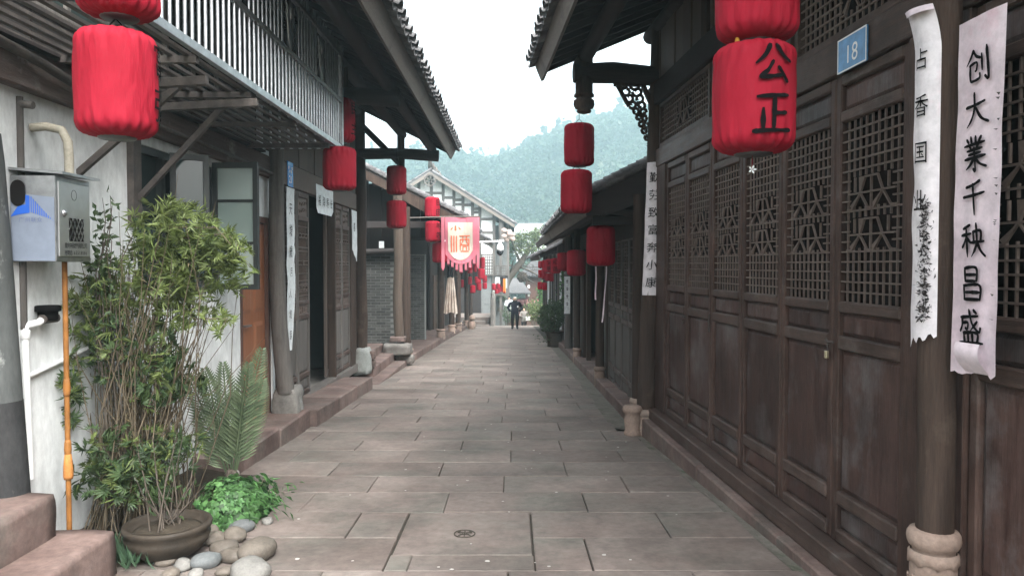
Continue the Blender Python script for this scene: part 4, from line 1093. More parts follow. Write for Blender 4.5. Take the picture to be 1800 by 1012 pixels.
MB().bb(-4.3,XL2-.1,9.1,13.75,2.7,2.75).build('ceiling', W['inner'], h2)
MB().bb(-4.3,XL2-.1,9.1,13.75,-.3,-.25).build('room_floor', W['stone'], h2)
column(h2, -2.83, 14.02, gz(14)+.55, 4.6, .115, .0, matl=W['darkv'], crooked=.03, pedestal=False)
rough_block((-2.80,13.98,gz(14)+.36), (.30,.34,.5), 5, .05).build('column_base', mat('limewashed base', (0.26,0.28,0.265), (0.40,0.42,0.40), 4, (1,1,1), .9, .5, c3=(0.16,0.15,0.13), c3lo=.5, c3hi=.7), h2)
for k in range(5): rough_block((-2.66+.01*k,14.2,gz(14)+.28+.0*k), (.12,.16,.16), 11+k, .03).build('base_stone', W['redstone'], h2) if k < 1 else None
rough_block((-2.64,14.1,gz(14)+.46), (.13,.16,.15), 17, .03).build('base_stone', W['redstone'], h2)
for k in range(8): MB().bb(-3.0-.3*(k+1)+.004,-3.0-.3*k,13.9,13.94+.008*(k%2),-.5,4.5).build('end_board', W['dark'], h2)
SL2, _ = roof(h2, -1, -1.12, 3.75, .5, 4.7, 14.28, 2.9, courses=2, verge_end=1, pitch=.23, rafter=.3)
for xx in (-1.5,-2.06,-2.85):
    z = 3.75+.5*(-1.12-xx)-.12; MB().tube([(xx,4.8,z),(xx,9,z),(xx,14.22,z)], .08, 10).build('purlin', W['dark'], h2)
# end frame: tie beam, king post, brace
for yy_ in (14.0, 9.2):
    MB().tube([(-2.83,yy_,3.71),(-2.1,yy_,3.72),(-1.36,yy_,3.67)], [.105,.1,.105], 14).build('tie_beam', W['dark'], h2)
    MB().tube([(-2.06,yy_,4.25),(-2.06,yy_,3.45)], .07, 10).build('hanging_post', W['darkv'], h2)
    MB().tube([(-2.80,yy_,4.25),(-2.05,yy_,3.50)], .06, 10).build('brace', W['dark'], h2)
# turned baluster hung under the eave by the cage
MB().lathe((-2.0,8.6,3.25), [(.02,0),(.05,.03),(.06,.07),(.03,.1),(.075,.13),(.08,.2),(.04,.24),(.06,.27),(.06,.9)], 14).build('hanging_post', W['darkv'], h2)
pl = MB().bb(XL2+.03,XL2+.04,9.62,9.86,2.66,2.98,ch=.003).build('number_plate', W['blue'], h2)
nm = MB()
for i, ch in enumerate('21'): write(nm, ch, lambda a,b,h,i=i: (XL2+.042+h, 9.70+.075*i+a, 2.755+b), .13, False)
for (a, b) in ((9.66,2.90),(9.80,2.90),(9.70,2.855),(9.77,2.855)):
    nm.bb(XL2+.041,XL2+.043,a-.016,a+.016,b+.008,b+.014).bb(XL2+.041,XL2+.043,a-.004,a+.004,b-.018,b+.006).bb(XL2+.041,XL2+.043,a-.013,a+.013,b-.012,b-.007)
nm.build('lettering', W['white'], pl)

# ================================================================ left: red stone steps beyond number 21
sp = thing('stone_steps', 'red sandstone steps between the timber house and the brick arcade', 'steps', (-2.8, 15.4, gz(15.4)))
for k, (x1, dz) in enumerate(((-2.36,.08),(-2.62,.26),(-2.90,.44))):
    z = gz(15.4)+dz
    for a, b in ((13.0 if k == 0 else 14.25,14.9),(14.9,16.0),(16.0,16.9)): MB().bb(-3.9,x1,a+.003,b-.003,gz(17)-.15,z,ch=.014).build('step', W['redstone'], sp)
for i, (c, d) in enumerate((((-2.55,16.75,-.22),(.62,.42,.26)),((-2.42,16.9,-.46),(.40,.36,.2)),((-2.56,16.8,.0),(.34,.34,.12)))):
    rough_block(c, d, 21+i, .03).build('cheek_stone', W['stone'] if i < 2 else W['redstone'], sp)

# ================================================================ left: brick arcade with columns
h3l = thing('arcade_house', 'brick house behind a row of dark columns on carved pedestals', 'house', (-3.0, 22, gz(22)))
column(h3l, -2.55, 16.8, .04, 3.6, .105, .0, matl=mat('bare timber column', (0.06,0.044,0.034), (0.115,0.09,0.072), 3, V, .8, .5), crooked=.05, pedestal=False)
for yy_ in (17.4, 25.9, 30.6, 34.4): column(h3l, -2.46, yy_, gz(yy_)-.06 if yy_ < 18 else gz(yy_)+.1, 3.0, .11, .42 if yy_ < 18 else .36, .145)
def brick_wall(x0, x1, y, z0, z1, top_fn=None, face=-1, cap=300):
    core = MB().bb(x0+.005,x1-.005,y+.01,y+.28,z0,z1).build('brick_pier', W['mortarlight'], h3l)
    bl, bh, gp = .23, .058, .012
    me = MB().bb(0,bl,0,.05,0,bh,ch=.003).mesh('brick', W['brick']); mh_ = MB().bb(0,bl/2-.006,0,.05,0,bh,ch=.003).mesh('brick', W['brick'])
    r = 0; z = z0; off = OFF[h3l]; n = 0
    while z+bh < z1 and n < cap:
        x = x0+.006
        if r % 2: 
            o = bpy.data.objects.new('brick', mh_); C.objects.link(o); o.parent = core; o.location = (x-off[0], y+random.uniform(-.003,.003)-off[1], z-off[2]); x += bl/2+gp/2; n += 1
        while x+bl <= x1+.001:
            o = bpy.data.objects.new('brick', me); C.objects.link(o); o.parent = core; o.location = (x-off[0], y+random.uniform(-.004,.004)-off[1], z-off[2]); x += bl+gp; n += 1
        if x+bl/2 <= x1: 
            o = bpy.data.objects.new('brick', mh_); C.objects.link(o); o.parent = core; o.location = (x-off[0], y-off[1], z-off[2]); n += 1
        z += bh+gp; r += 1
    return core
brick_wall(-3.58, -2.86, 18.4, gz(18.4)+.17, 1.95)
brick_wall(-3.55, -2.80, 24.2, gz(24.2)+.17, 2.0)
for a, b in ((18.7,24.2),(24.5,32),(32,37)):
    MB().bb(-3.75,-3.66,a,b,gz(b),2.9).build('wall', W['dark'], h3l)
leafL3 = Leaf(0.75, [(-1.0,-.92),(-.72,-.64),(.16,.24),(.36,.42),(1.6,1.68)], [('panel',-.92,-.72),('panel',-.64,.16),('panel',.24,.36),(lambda w,a,b: lattice_frets(w,a,b),.42,1.6)], mats=(W['door'],W['rail'],W['boards'],W['lattice']))
for k in range(5): leafL3.put(h3l, (-3.62, 19.2+.76*(k+1), .35), PI)
for k in range(6): leafL3.put(h3l, (-3.60, 25.0+.76*(k+1), .15), PI)
MB().tube([(-3.7,17.5,1.95),(-2.5,17.45,1.98)], .07, 10).build('beam', W['dark'], h3l)
for k in range(7): MB().bb(-3.75+.31*k,-3.75+.31*(k+1)-.006,18.1,18.14+.006*(k%2),1.96 if k < 4 else 2.3,2.64+.5*(2.55-.31*(k+1))).build('gable_plank', W['inner'], h3l)
S3, _ = roof(h3l, -1, -1.2, 2.70, .5, 17.6, 31.5, 2.7, courses=2, verge_end=-3, rafter=.4, pitch=.24, drop=.1)
bgb = MB(); P = []
N = 12
for i in range(N+1):
    t = i/N; x = -1.22-2.5*t; zt = 2.74+.5*(-1.2-x); P.append((x, zt, zt-.2-.08*math.sin(PI*min(1,t*1.6))))
for i in range(N):
    a, b = P[i], P[i+1]
    bgb.add([(a[0],17.58,a[1]),(b[0],17.58,b[1]),(b[0],17.58,b[2]),(a[0],17.58,a[2]),(a[0],17.62,a[1]),(b[0],17.62,b[1]),(b[0],17.62,b[2]),(a[0],17.62,a[2])],[(0,3,2,1),(4,5,6,7),(0,1,5,4),(2,3,7,6),(0,4,7,3),(1,2,6,5)])
bgb.build('gable_board', W['darkv'], h3l, fix=True)
for xx in (-1.6,-2.46,-3.2):
    z = 2.70+.5*(-1.2-xx)-.13; MB().tube([(xx,17.66,z),(xx,24,z),(xx,31.4,z)], .08, 10).build('purlin', W['dark'], h3l)
for yy_ in (17.75, 25.9): MB().bar((-3.7,yy_,2.6),(-1.7,yy_,2.6),.1,.16,ch=.01).build('tie_beam', W['dark'], h3l)
MB().bb(-8,-3.9,17.5,37,-1.5,3.3).build('back_wall', W['inner'], h3l)

h3b = thing('arcade_house', 'second arcade house half hidden behind the wine banner', 'house', (-2.8, 36, gz(36)))
for yy_ in (33.8, 39.9, 44.0): column(h3b, -2.42, yy_, gz(yy_)+.08, 3.0, .11, .36, .145)
MB().bb(-3.6,-3.5,32.2,44.5,-2.2,2.9).build('wall', W['dark'], h3b)
MB().bb(-3.6,-2.0,44.5,44.6,.3,2.6).build('end_wall', W['dark'], h3b)
roof(h3b, -1, -1.15, 2.72, .5, 32.6, 44.6, 2.6, courses=2, verge_end=-3, rafter=.6, pitch=.26)
for k in range(5): MB().bb(-3.5+.02,-3.44,33+1.1*k,33.9+1.1*k,-1.6,1.2).build('door', W['door'], h3b)
MB().bb(-2.6,-2.3,32.7,44.5,2.3,2.5).build('beam', W['dark'], h3b)
tag(stone_run('platform_far', -3.6, -2.4, [38.02,40,42.2,44.6], .17, W['redstone']), kind='structure')

# ================================================================ white half-timbered gable house at the bend
hg = thing('gable_house', 'white half timbered gable house with curled ridge at the end of the arcade', 'house', (-5.4, 51, -2.5))
GY = 50.6
def gx(u): return (u-900)*50/1320
def gzv(v): return at(900, v, 50)[2]
APX, APZ = gx(757), gzv(303); TX, TZ = gx(905), gzv(396)
SLG = (APZ-TZ)/(TX-APX)
def roofz(x): return APZ - SLG*abs(x-APX)
gposts = [-9.4, -8.4, -7.4, gx(735), gx(757), gx(778), gx(797), gx(813), gx(830), gx(843), gx(868)]
for a, b in zip(gposts, gposts[1:]):
    m = MB(); q = .06
    m.prism([(a+q,1.0),(b-q,1.0),(b-q,roofz(b-q)-.05),(a+q,roofz(a+q)-.05)] if not (a < APX < b) else [(a+q,1.0),(b-q,1.0),(b-q,roofz(b-q)-.05),(APX,APZ-.05),(a+q,roofz(a+q)-.05)], 1, GY, GY+.08)
    m.build('wall_panel', W['farwall'], hg)
for x in gposts: MB().bb(x-.1,x+.1,GY-.06,GY+.1,-3.2 if x > -1.5 else 1.0,roofz(x)-.02).build('post', W['greyw'], hg)
hl = {0:(360,),1:(352,),2:(345,),3:(338,),4:(338,360),5:(346,362,385),6:(350,358,380),7:(359,),8:(366,372),9:(384,408)}
for i, vs_ in hl.items():
    a, b = gposts[i], gposts[i+1]
    for v in vs_:
        z = gzv(v)
        if z < min(roofz(a),roofz(b))-.1: MB().bb(a+.1,b-.1,GY-.04,GY+.09,z-.09,z+.09).build('rail', W['greyw'], hg)
for v in (408, 385): MB().bb(gposts[6]+.1,gposts[9]-.1,GY-.05,GY+.07,gzv(v)-.09,gzv(v)+.09).build('rail', W['greyw'], hg) if v == 408 else None
# roof leans and ridge
for s in (1, -1):
    m = MB(); e0 = (APX, APZ); e1 = (APX+s*(TX-APX), TZ)
    for (p, q_, n, t0, t1, ya, yb) in ((e0, e1, 'roof', .0, .12, GY-.75, GY+12),):
        m.add([(p[0],ya,p[1]+t0),(q_[0],ya,q_[1]+t0),(q_[0],yb,q_[1]+t0),(p[0],yb,p[1]+t0),(p[0],ya,p[1]+t1),(q_[0],ya,q_[1]+t1),(q_[0],yb,q_[1]+t1),(p[0],yb,p[1]+t1)],[(0,1,2,3),(7,6,5,4),(0,4,5,1),(1,5,6,2),(2,6,7,3),(3,7,4,0)])
        rf = m.build('roof', W['tile'], hg, fix=True)
    m = MB(); m.add([(e0[0],GY-.8,e0[1]-.22),(e1[0],GY-.8,e1[1]-.2),(e1[0],GY-.8,e1[1]+.02),(e0[0],GY-.8,e0[1]+.02),(e0[0],GY-.74,e0[1]-.22),(e1[0],GY-.74,e1[1]-.2),(e1[0],GY-.74,e1[1]+.02),(e0[0],GY-.74,e0[1]+.02)],[(0,1,2,3),(7,6,5,4),(0,4,5,1),(1,5,6,2),(2,6,7,3),(3,7,4,0)])
    m.build('barge_board', W['fascia'], hg, fix=True)
    n = 26
    for i in range(n):           # verge tiles along the gable
        t = (i+.5)/n; x = e0[0]+(e1[0]-e0[0])*t; z = e0[1]+(e1[1]-e0[1])*t
        inst(TILE_UP, 'roof_tile', hg, (x, GY-.62, z+.12), rot=(0, math.atan(SLG)*s, 0), scale=(1.4,2.4,2.0))
rg_ = MB()
pts = [(APX,GY-.9,APZ+1.15),(APX,GY-.75,APZ+.75),(APX,GY-.3,APZ+.38),(APX,GY+.6,APZ+.28),(APX,GY+4,APZ+.25),(APX,GY+12,APZ+.25)]
rg_.tube(pts, [.05,.12,.2,.22,.2,.2], 8); rg_.build('ridge', W['greyw'], hg)
for k in range(3): MB().lathe((APX,GY+1.4+2.2*k,APZ+.4), [(.05,0),(.16,.1),(.18,.2),(.08,.32),(.02,.5)], 8).build('ridge_ornament', W['greyw'], hg)
mr = MB()
for i in range(18):
    a0, a1 = 2*PI*i/18, 2*PI*(i+1)/18
    mr.bar((APX+.36*math.cos(a0),GY-.84,APZ-.55+.36*math.sin(a0)),(APX+.36*math.cos(a1),GY-.84,APZ-.55+.36*math.sin(a1)),.1,.08,up=(0,1,0))
    if i % 3 == 0: mr.bar((APX+.1*math.cos(a0),GY-.84,APZ-.55+.1*math.sin(a0)),(APX+.3*math.cos(a0+.3),GY-.84,APZ-.55+.3*math.sin(a0+.3)),.08,.06,up=(0,1,0))
mr.build('gable_ornament', W['greyw'], hg)
# open upper gallery under the right-hand eave
MB().bb(gx(869),gx(892),GY+1.6,GY+1.7,-3.2,TZ+.1).build('gallery_wall', W['greyslab'], hg)
MB().bb(gx(869),gx(893),GY-.1,GY+12,.75,.95).build('gallery_floor', W['dark'], hg)
for u in (880, 893): MB().bb(gx(u)-.08,gx(u)+.08,GY+.0,GY+.16,-3.2,TZ+.4).build('post', W['greyw'], hg)
MB().lathe((gx(881.5),GY-.3,3.15), [(.03,0),(.2,.06),(.24,.2),(.15,.3),(.2,.4),(.2,1.6)], 10).build('hanging_post', W['greyw'], hg)
for (u0,u1,v0,v1,yy_) in ((845,868,446,484,GY-.25),(869,892,466,520,GY-.05)):
    x0, x1, z1, z0 = gx(u0), gx(u1), gzv(v0), gzv(v1)
    fr = MB().bb(x0,x1,yy_-.05,yy_,z1-.1,z1).bb(x0,x1,yy_-.05,yy_,z0,z0+.1).bb(x0,x0+.08,yy_-.05,yy_,z0+.1,z1-.1).bb(x1-.08,x1,yy_-.05,yy_,z0+.1,z1-.1).build('railing', W['greyw'], hg)
    lt = MB(); nx_, nz_ = 6, int((z1-z0)/.2)
    for i in range(1, nx_): lt.bb(x0+(x1-x0)*i/nx_-.025, x0+(x1-x0)*i/nx_+.025, yy_-.04, yy_-.01, z0+.1, z1-.1)
    for j in range(1, nz_): lt.bb(x0+.08, x1-.08, yy_-.05, yy_-.02, z0+(z1-z0)*j/nz_-.025, z0+(z1-z0)*j/nz_+.025)
    lt.build('lattice', W['greyw'], fr)
MB().bb(gx(846),gx(868),GY+.3,GY+.36,-3,gzv(430)).build('gallery_wall', W['inner'], hg)
MB().bb(-9.4,gx(866),GY+.1,GY+11.8,-3.2,4.0).build('back_wall', W['greyslab'], hg)
MB().bb(-9.4,gx(845),GY+.0,GY+.09,-3.2,.98).build('lower_wall', W['dark'], hg)

# ================================================================ the end of the street: steps, balustrade, things beyond
es = thing('stone_steps', 'stone steps dropping away at the far end of the street', 'steps', (-.3, END, gz(END)-.1))
for k in range(10): MB().bb(-2.4,3.2,END+.004+.34*k,END+.34*(k+1),gz(END)-3.6,gz(END)-.01-.17*k,ch=.01).build('step', W['slab'], es)
tr = thing('stone_terrace', 'raised stone terrace with low steps left of the balustrade', 'terrace', (-2.6,46,gz(46)))
for (a,b,c,d,h) in ((-4.5,-1.35,44.65,46,.12),(-4.5,-1.6,45.2,46,.32),(-4.8,-1.35,46.02,50,.52),(-2.35,-1.8,44.3,44.64,.16)): MB().bb(a,b,c,d,gz(46)-3.5,gz(46)+h,ch=.015).build('terrace_stone', W['slab'], tr)
bl = thing('stone_balustrade', 'carved grey stone balustrade at the head of the far steps', 'balustrade', (-1.1,47,gz(46)))
zb = gz(46)+.0
for k in range(3):
    y = 45.2+1.6*k; MB().bb(-1.3,-1.08,y,y+.22,zb-.4,zb+1.75,ch=.02).lathe((-1.19,y+.11,zb+1.75),[(.1,0),(.1,.08),(.05,.12),(.11,.2),(.09,.3),(.02,.36)],10).build('newel', W['stone'], bl)
    if k < 2:
        MB().bb(-1.26,-1.12,y+.22,y+1.6,zb+1.35,zb+1.5).build('handrail', W['stone'], bl); MB().bb(-1.28,-1.10,y+.22,y+1.6,zb-.2,zb+.62).build('base', W['redstone'], bl)
        for j in range(5): MB().bb(-1.24,-1.14,y+.3+.26*j,y+.42+.26*j,zb+.62,zb+1.35,ch=.01).build('baluster', W['stone'], bl)
pv = thing('shop_pavilion', 'dark tiled pavilion with red signboards below the far steps', 'pavilion', (2.6,68,-5.4))
pz = lambda v, Y=68: at(900,v,Y)[2]
px_ = lambda u, Y=68: (u-900)*Y/1320
MB().bb(px_(893),px_(962),68,72,-6,pz(528)).build('wall', W['doorframe'], pv)
for v0, v1, u0, u1 in ((524,537,908,948),(545,556,905,955)):
    sgn = MB().bb(px_(u0),px_(u1),67.8,67.9,pz(v1),pz(v0)).build('signboard', plain('dark red sign', (0.09,0.022,0.02), .6), pv)
    tm = MB(); n = 6; rk = random.Random(u0)
    for i in range(n):           # worn characters, too far off to read
        cx = px_(u0)+(i+.7)*(px_(u1)-px_(u0))/(n+.4); hz = (pz(v0)-pz(v1))*.35; cz = (pz(v0)+pz(v1))/2
        for k in range(5):
            if rk.random() < .5: tm.bb(cx-.14,cx+.14,67.77,67.79,cz+hz*rk.uniform(-1,1)-.015,cz+hz*rk.uniform(-1,1)+.02)
            else: tm.bb(cx+rk.uniform(-.14,.1),cx+rk.uniform(-.1,.14),67.77,67.79,cz-hz,cz+hz*rk.uniform(.2,1))
    tm.build('lettering', plain('sign pink', (0.62,0.28,0.27), .7), sgn)
def hip(parent, x0, x1, y0, y1, z0, z1, over, name='roof'):
    m = MB(); cx0, cx1 = x0+(x1-x0)*.3, x1-(x1-x0)*.3; cy = (y0+y1)/2
    n = 22
    P = [(x0-over,y0-over,z0),(x1+over,y0-over,z0),(x1+over,y1+over,z0),(x0-over,y1+over,z0),(cx0,cy,z1),(cx1,cy,z1)]
    m.add(P, [(0,1,5,4),(1,2,5),(2,3,4,5),(3,0,4),(0,3,2,1)])
    o = m.build(name, W['tile'], parent)
    rb = MB()
    for i in range(n):
        t = (i+.5)/n; xb = x0-over+(x1-x0+2*over)*t; xt = cx0+(cx1-cx0)*t
        rb.tube([(xb,y0-over,z0+.04),((xb+xt)/2,(y0-over+cy)/2,(z0+z1)/2+.0),(xt,cy,z1+.03)], .07, 5)
    rb.build('tile_field', W['tile'], o); return o
hip(pv, px_(888), px_(925), 66.5, 70, pz(515), pz(490), .4)
hip(pv, px_(922), px_(968), 70, 74, pz(486), pz(460), .5)
MB().bb(px_(925),px_(965),70.3,73,-6,pz(486)).build('wall', W['doorframe'], pv)
for (u,v,w_,h_) in ((929,503,3.5,5),(929,516,3.5,8)): MB().bb(px_(u-w_/2),px_(u+w_/2),67.0,67.1,pz(v+h_/2),pz(v-h_/2)).build('notice', W['white'], pv)
wh = thing('white_house', 'far white house with pale roof below the misty hill', 'house', (4,130,-5))
wx = lambda u: (u-900)*130/1320; wz = lambda v: at(900,v,130)[2]
MB().prism([(wx(946),-5),(wx(972),-5),(wx(972),wz(418)),(wx(958),wz(396)),(wx(946),wz(416))],1,128,129).build('gable_wall', W['farwall'], wh)
MB().bb(wx(903),wx(946),128.5,138,-5,wz(408)).build('wall', W['farwall'], wh)
MB().add([(wx(899),127.6,wz(408)),(wx(944),127.6,wz(408)),(wx(957),133,wz(391)),(wx(912),133,wz(391)),(wx(899),127.6,wz(411)),(wx(944),127.6,wz(411)),(wx(957),133,wz(394)),(wx(912),133,wz(394))],[(0,1,2,3),(7,6,5,4),(0,4,5,1),(1,5,6,2),(2,6,7,3),(3,7,4,0)]).build('roof', mat('pale roof sheet', (0.36,0.37,0.37), (0.46,0.47,0.47), 2), wh, fix=True)
MB().add([(wx(957),127.6,wz(391)),(wx(976),127.6,wz(420)),(wx(976),138,wz(420)),(wx(957),138,wz(391)),(wx(957),127.6,wz(394)),(wx(976),127.6,wz(423)),(wx(976),138,wz(423)),(wx(957),138,wz(394))],[(0,1,2,3),(7,6,5,4),(0,4,5,1),(1,5,6,2),(2,6,7,3),(3,7,4,0)]).build('roof', plain('far roof', (0.3,0.31,0.32), .8), wh, fix=True)
for u in (910,921,933):
    wv = MB().bb(wx(u),wx(u+5),128.42,128.5,wz(428),wz(415)).build('window', W['greyslab'], wh); MB().bb(wx(u)+.05,wx(u+5)-.05,128.38,128.41,wz(428)+.05,wz(415)-.05).build('pane', W['darkglass'], wh).parent = wv

# ================================================================ vegetation
def leaf_quad(mb, p, d, n, L, w, droop=0.0):
    d = Vector(d).normalized(); s = d.cross(Vector(n))
    if s.length < 1e-3: s = Vector((1,0,0))
    s.normalize(); n2 = s.cross(d)
    p = Vector(p); m = p + d*L*.45; t = p + d*L - n2*L*droop
    mb.add([p, m + s*w*.5 + n2*w*.08, t, m - s*w*.5 + n2*w*.08], [(0,1,2),(0,2,3)])
RN = random.Random(11)
def rvec(): 
    while True:
        v = Vector((RN.uniform(-1,1),RN.uniform(-1,1),RN.uniform(-1,1)))
        if .05 < v.length < 1: return v
def spray(mb, c, L, w, k, up=0.2):
    """a fan of narrow leaflets on one twig"""
    ax = rvec(); ax.z = ax.z*.5+up; ax.normalize(); nn = rvec().normalized()
    sd = ax.cross(nn).normalized()
    for i in range(k):
        t = i/(k-1)-.5
        d = (ax*math.cos(t*2.4) + sd*math.sin(t*2.4)); d.z -= .25
        leaf_quad(mb, Vector(c)+ax*L*.15*i*.3, d, nn, L*RN.uniform(.7,1.15), w, .18)
# clump of heavenly bamboo by the white wall
bb_ = thing('bamboo_plant', 'tall bushy bamboo plant with dense dry canes by the white wall', 'plant', (-2.5, 5.0, -.15))
stm = MB(); fol = MB(); fold = MB(); dryl = MB()
for i in range(150):
    b0 = Vector((RN.uniform(-2.82,-2.32), RN.uniform(4.75,5.45), -.14))
    tp = at(RN.gauss(265,75), RN.gauss(505,70), RN.uniform(4.7,5.5))
    tp.x = max(tp.x, -2.8)
    md = b0.lerp(tp, .5) + Vector((RN.gauss(0,.06), RN.gauss(0,.06), 0))
    stm.tube([b0, b0.lerp(md,.5)+Vector((RN.gauss(0,.015),0,0)), md, md.lerp(tp,.5)+Vector((RN.gauss(0,.03),0,.02)), tp], [.0045,.0042,.004,.003,.0012] if i % 4 else [.0065,.006,.0055,.0045,.002], 4, cap=False)
    for q in range(3):
        pq = b0.lerp(md, RN.uniform(.3,1)) if RN.random() < .5 else md.lerp(tp, RN.uniform(0,.8)); stm.tube([pq, pq+Vector((RN.gauss(0,.05),RN.gauss(0,.05),RN.uniform(.02,.12)))],[.0018,.0008],3,cap=False)
        leaf_quad(dryl, pq+rvec()*.03, (RN.gauss(0,1),RN.gauss(0,1),-.8), rvec(), RN.uniform(.03,.06), .008, .2)
    if RN.random() < .6:
        q0 = b0.lerp(md, RN.uniform(.5,1)); stm.tube([q0, q0+Vector((RN.gauss(0,.12),RN.gauss(0,.1),RN.uniform(.1,.3)))], [.003,.001], 3, cap=False)
clus = [(305,420,5.1,.30,.26,.26,360),(235,500,5.0,.40,.22,.26,260),(345,470,5.1,.24,.22,.25,170),(400,445,5.2,.15,.12,.18,90),(418,485,5.2,.08,.15,.14,44),(160,555,4.9,.20,.2,.2,100),(330,545,5.1,.20,.14,.2,80),
        (280,660,5.0,.24,.24,.25,230),(200,790,4.75,.2,.18,.15,120),(225,610,4.95,.3,.26,.25,230),(300,790,4.9,.2,.16,.2,170),(170,840,4.75,.22,.14,.15,90),(240,850,4.75,.25,.15,.15,170),(100,690,4.75,.1,.28,.1,60),(355,680,5.2,.1,.1,.1,24)]
for (u,v,Y,rx,rz_,ry,n) in clus:
    c = at(u,v,Y); n = int(n*(.75 if v < 600 else .5))
    for i in range(n):
        r = rvec(); p = c + Vector((r.x*rx, r.y*ry, r.z*rz_)); p.x = max(p.x, -2.80)
        if v > 600 and RN.random() < .7: spray(fold, p, .075, .02, 6)
        else: spray(fol, p, RN.uniform(.05,.11), RN.uniform(.011,.017), RN.randint(4,9))
for (a, b, c) in (((300,400),(380,400),(440,470)),((310,420),(400,410),(425,440)),((150,620),(110,640),(70,680)),((340,560),(400,560),(380,590))):
    pts = [at(*a,5.0), at(*b,4.95), at(*c,4.9)]; stm.tube(pts, [.004,.003,.0015], 4, cap=False)
    for i in range(16): 
        t = i/15; p = pts[0].lerp(pts[1], min(1,t*2)) if t < .5 else pts[1].lerp(pts[2], t*2-1)
        spray(fol, p+rvec()*.04, .075, .014, 7)
stm.build('stems', W['stem'], bb_); fol.build('foliage', W['bamboo'], bb_); fold.build('dark_foliage', W['nandina'], bb_); dryl.build('dry_leaves', W['dryleaf'], bb_)
# climbing rose along the wall
rs = thing('climbing_shrub', 'thin dark leaved climber beside the gas meter box', 'plant', (-2.75,4.75,-.1))
rst = MB(); rlf = MB()
for i in range(6):
    b0 = at(RN.uniform(160,210), 480, 4.85); b0.x = max(b0.x,-2.8)
    t1 = at(RN.uniform(160,240), RN.uniform(335,420), RN.uniform(4.8,5.0)); base = Vector((b0.x+.05, 4.9, -.1))
    pts = [base, b0+Vector((0,0,-.5)), b0, b0.lerp(t1,.6)+Vector((.03,0,.05)), t1]
    rst.tube(pts, [.006,.005,.004,.003,.0015], 5, cap=False)
    for j in range(46):
        t = RN.uniform(.0,1.0); p = (b0+Vector((0,0,-.4))).lerp(b0, t*2) if t < .5 else b0.lerp(t1, t*2-1)
        leaf_quad(rlf, p+rvec()*.07, rvec(), rvec(), .055, .028, .15)
rst.build('stems', W['bark'], rs); rlf.build('foliage', W['nandina'], rs)
# cycad-like fronds
cy = thing('cycad_plant', 'small cycad with feathery fronds beside the brown door', 'plant', (-2.22,5.9,-.2))
cb = Vector((-2.22,5.9,-.12)); MB().lathe((cb.x,cb.y,cb.z-.1), [(.07,0),(.08,.1),(.06,.2),(.03,.26)], 10).build('trunk', W['bark'], cy)
for (u,v,k) in ((460,615,.35),(437,640,.15),(462,668,.1),(392,640,.25),(360,650,.35),(410,690,.1),(330,660,.3),(350,720,.1)):
    tp = at(u,v,5.95+RN.uniform(-.2,.1)); m = MB(); md = cb.lerp(tp,.55)+Vector((0,0,.16*k+.05))
    N = 34; pts = []
    for i in range(N+1):
        t = i/N; pts.append(cb*(1-t)**2 + md*2*t*(1-t) + tp*t*t)
    m.tube(pts[::4]+[pts[-1]], [.007]*len(pts[::4])+[.002], 5, cap=False)
    for i in range(7, N+1):
        d = (pts[i]-pts[i-1]).normalized(); sd = d.cross(Vector((.3+k,-1,.1))).normalized()
        for s in (-1, 1):
            L = .17*math.sin(PI*min(1,(i/N)*.72+.2)); leaf_quad(m, pts[i], sd*s+d*.75+Vector((0,0,.1)), Vector((.3,-1,.3)), L, .021, .04)
    m.build('frond', W['cycad'], cy)
# lush herb clump
lh = thing('herb_clump', 'lush bright green leafy clump spilling over the stones', 'plant', (-2.0,5.45,-.2))
lf = MB(); ls = MB()
for i in range(1500):
    r = rvec(); r.z = abs(r.z)
    k = r.length; r = r.normalized()*(.55+.45*k)
    hump = .75+.35*noise.noise((r.x*2.5,r.y*2.5,1))
    p = Vector((-2.02+r.x*.36*hump, 5.42+r.y*.48*hump, -.19+r.z*.40*hump))
    n = (r+rvec()*.5).normalized(); d = n.cross(rvec()).normalized()
    s = RN.uniform(.022,.036); sd = n.cross(d).normalized(); q = []
    for kk in range(9):          # lobed leaf
        a = -2.5+5.0*kk/8; rad = s*(1.0 if kk % 2 == 0 else .62); q.append(p+d*rad*math.cos(a)+sd*rad*math.sin(a)-n*rad*.18)
    o_ = [p-d*s*.3] + q
    lf.add(o_, [(0,i_,i_+1) for i_ in range(1,9)])
    if i % 6 == 0: ls.tube([(-2.02+r.x*.1,5.42+r.y*.15,-.2), p], [.003,.0015], 3, cap=False)
for i in range(110):             # narrow blades among them
    p = Vector((-1.85+RN.gauss(0,.12),5.35+RN.gauss(0,.15),RN.uniform(-.12,.1))); leaf_quad(lf, p, (RN.uniform(.1,1),RN.uniform(-.8,.3),RN.uniform(-.5,.5)), (0,0,1), .09, .014, .2)
lf.build('foliage', W['lush'], lh); ls.build('stems', W['stem'], lh)
# planting bed
bd = MB(); P = []; nx_, ny_ = 12, 14
for j in range(ny_+1):
    for i in range(nx_+1):
        x = -2.85+.72*i/nx_; y = 4.3+2.32*j/ny_; P.append((x, y, gz(y)-.012+.085*(1-i/nx_)+.02*noise.noise((x*6,y*6,0)) - (.05 if j == 0 else 0)))
bd.add(P, [(j*(nx_+1)+i, j*(nx_+1)+i+1, (j+1)*(nx_+1)+i+1, (j+1)*(nx_+1)+i) for j in range(ny_) for i in range(nx_)], True)
tag(bd.build('planting_bed', W['soil']), kind='structure')
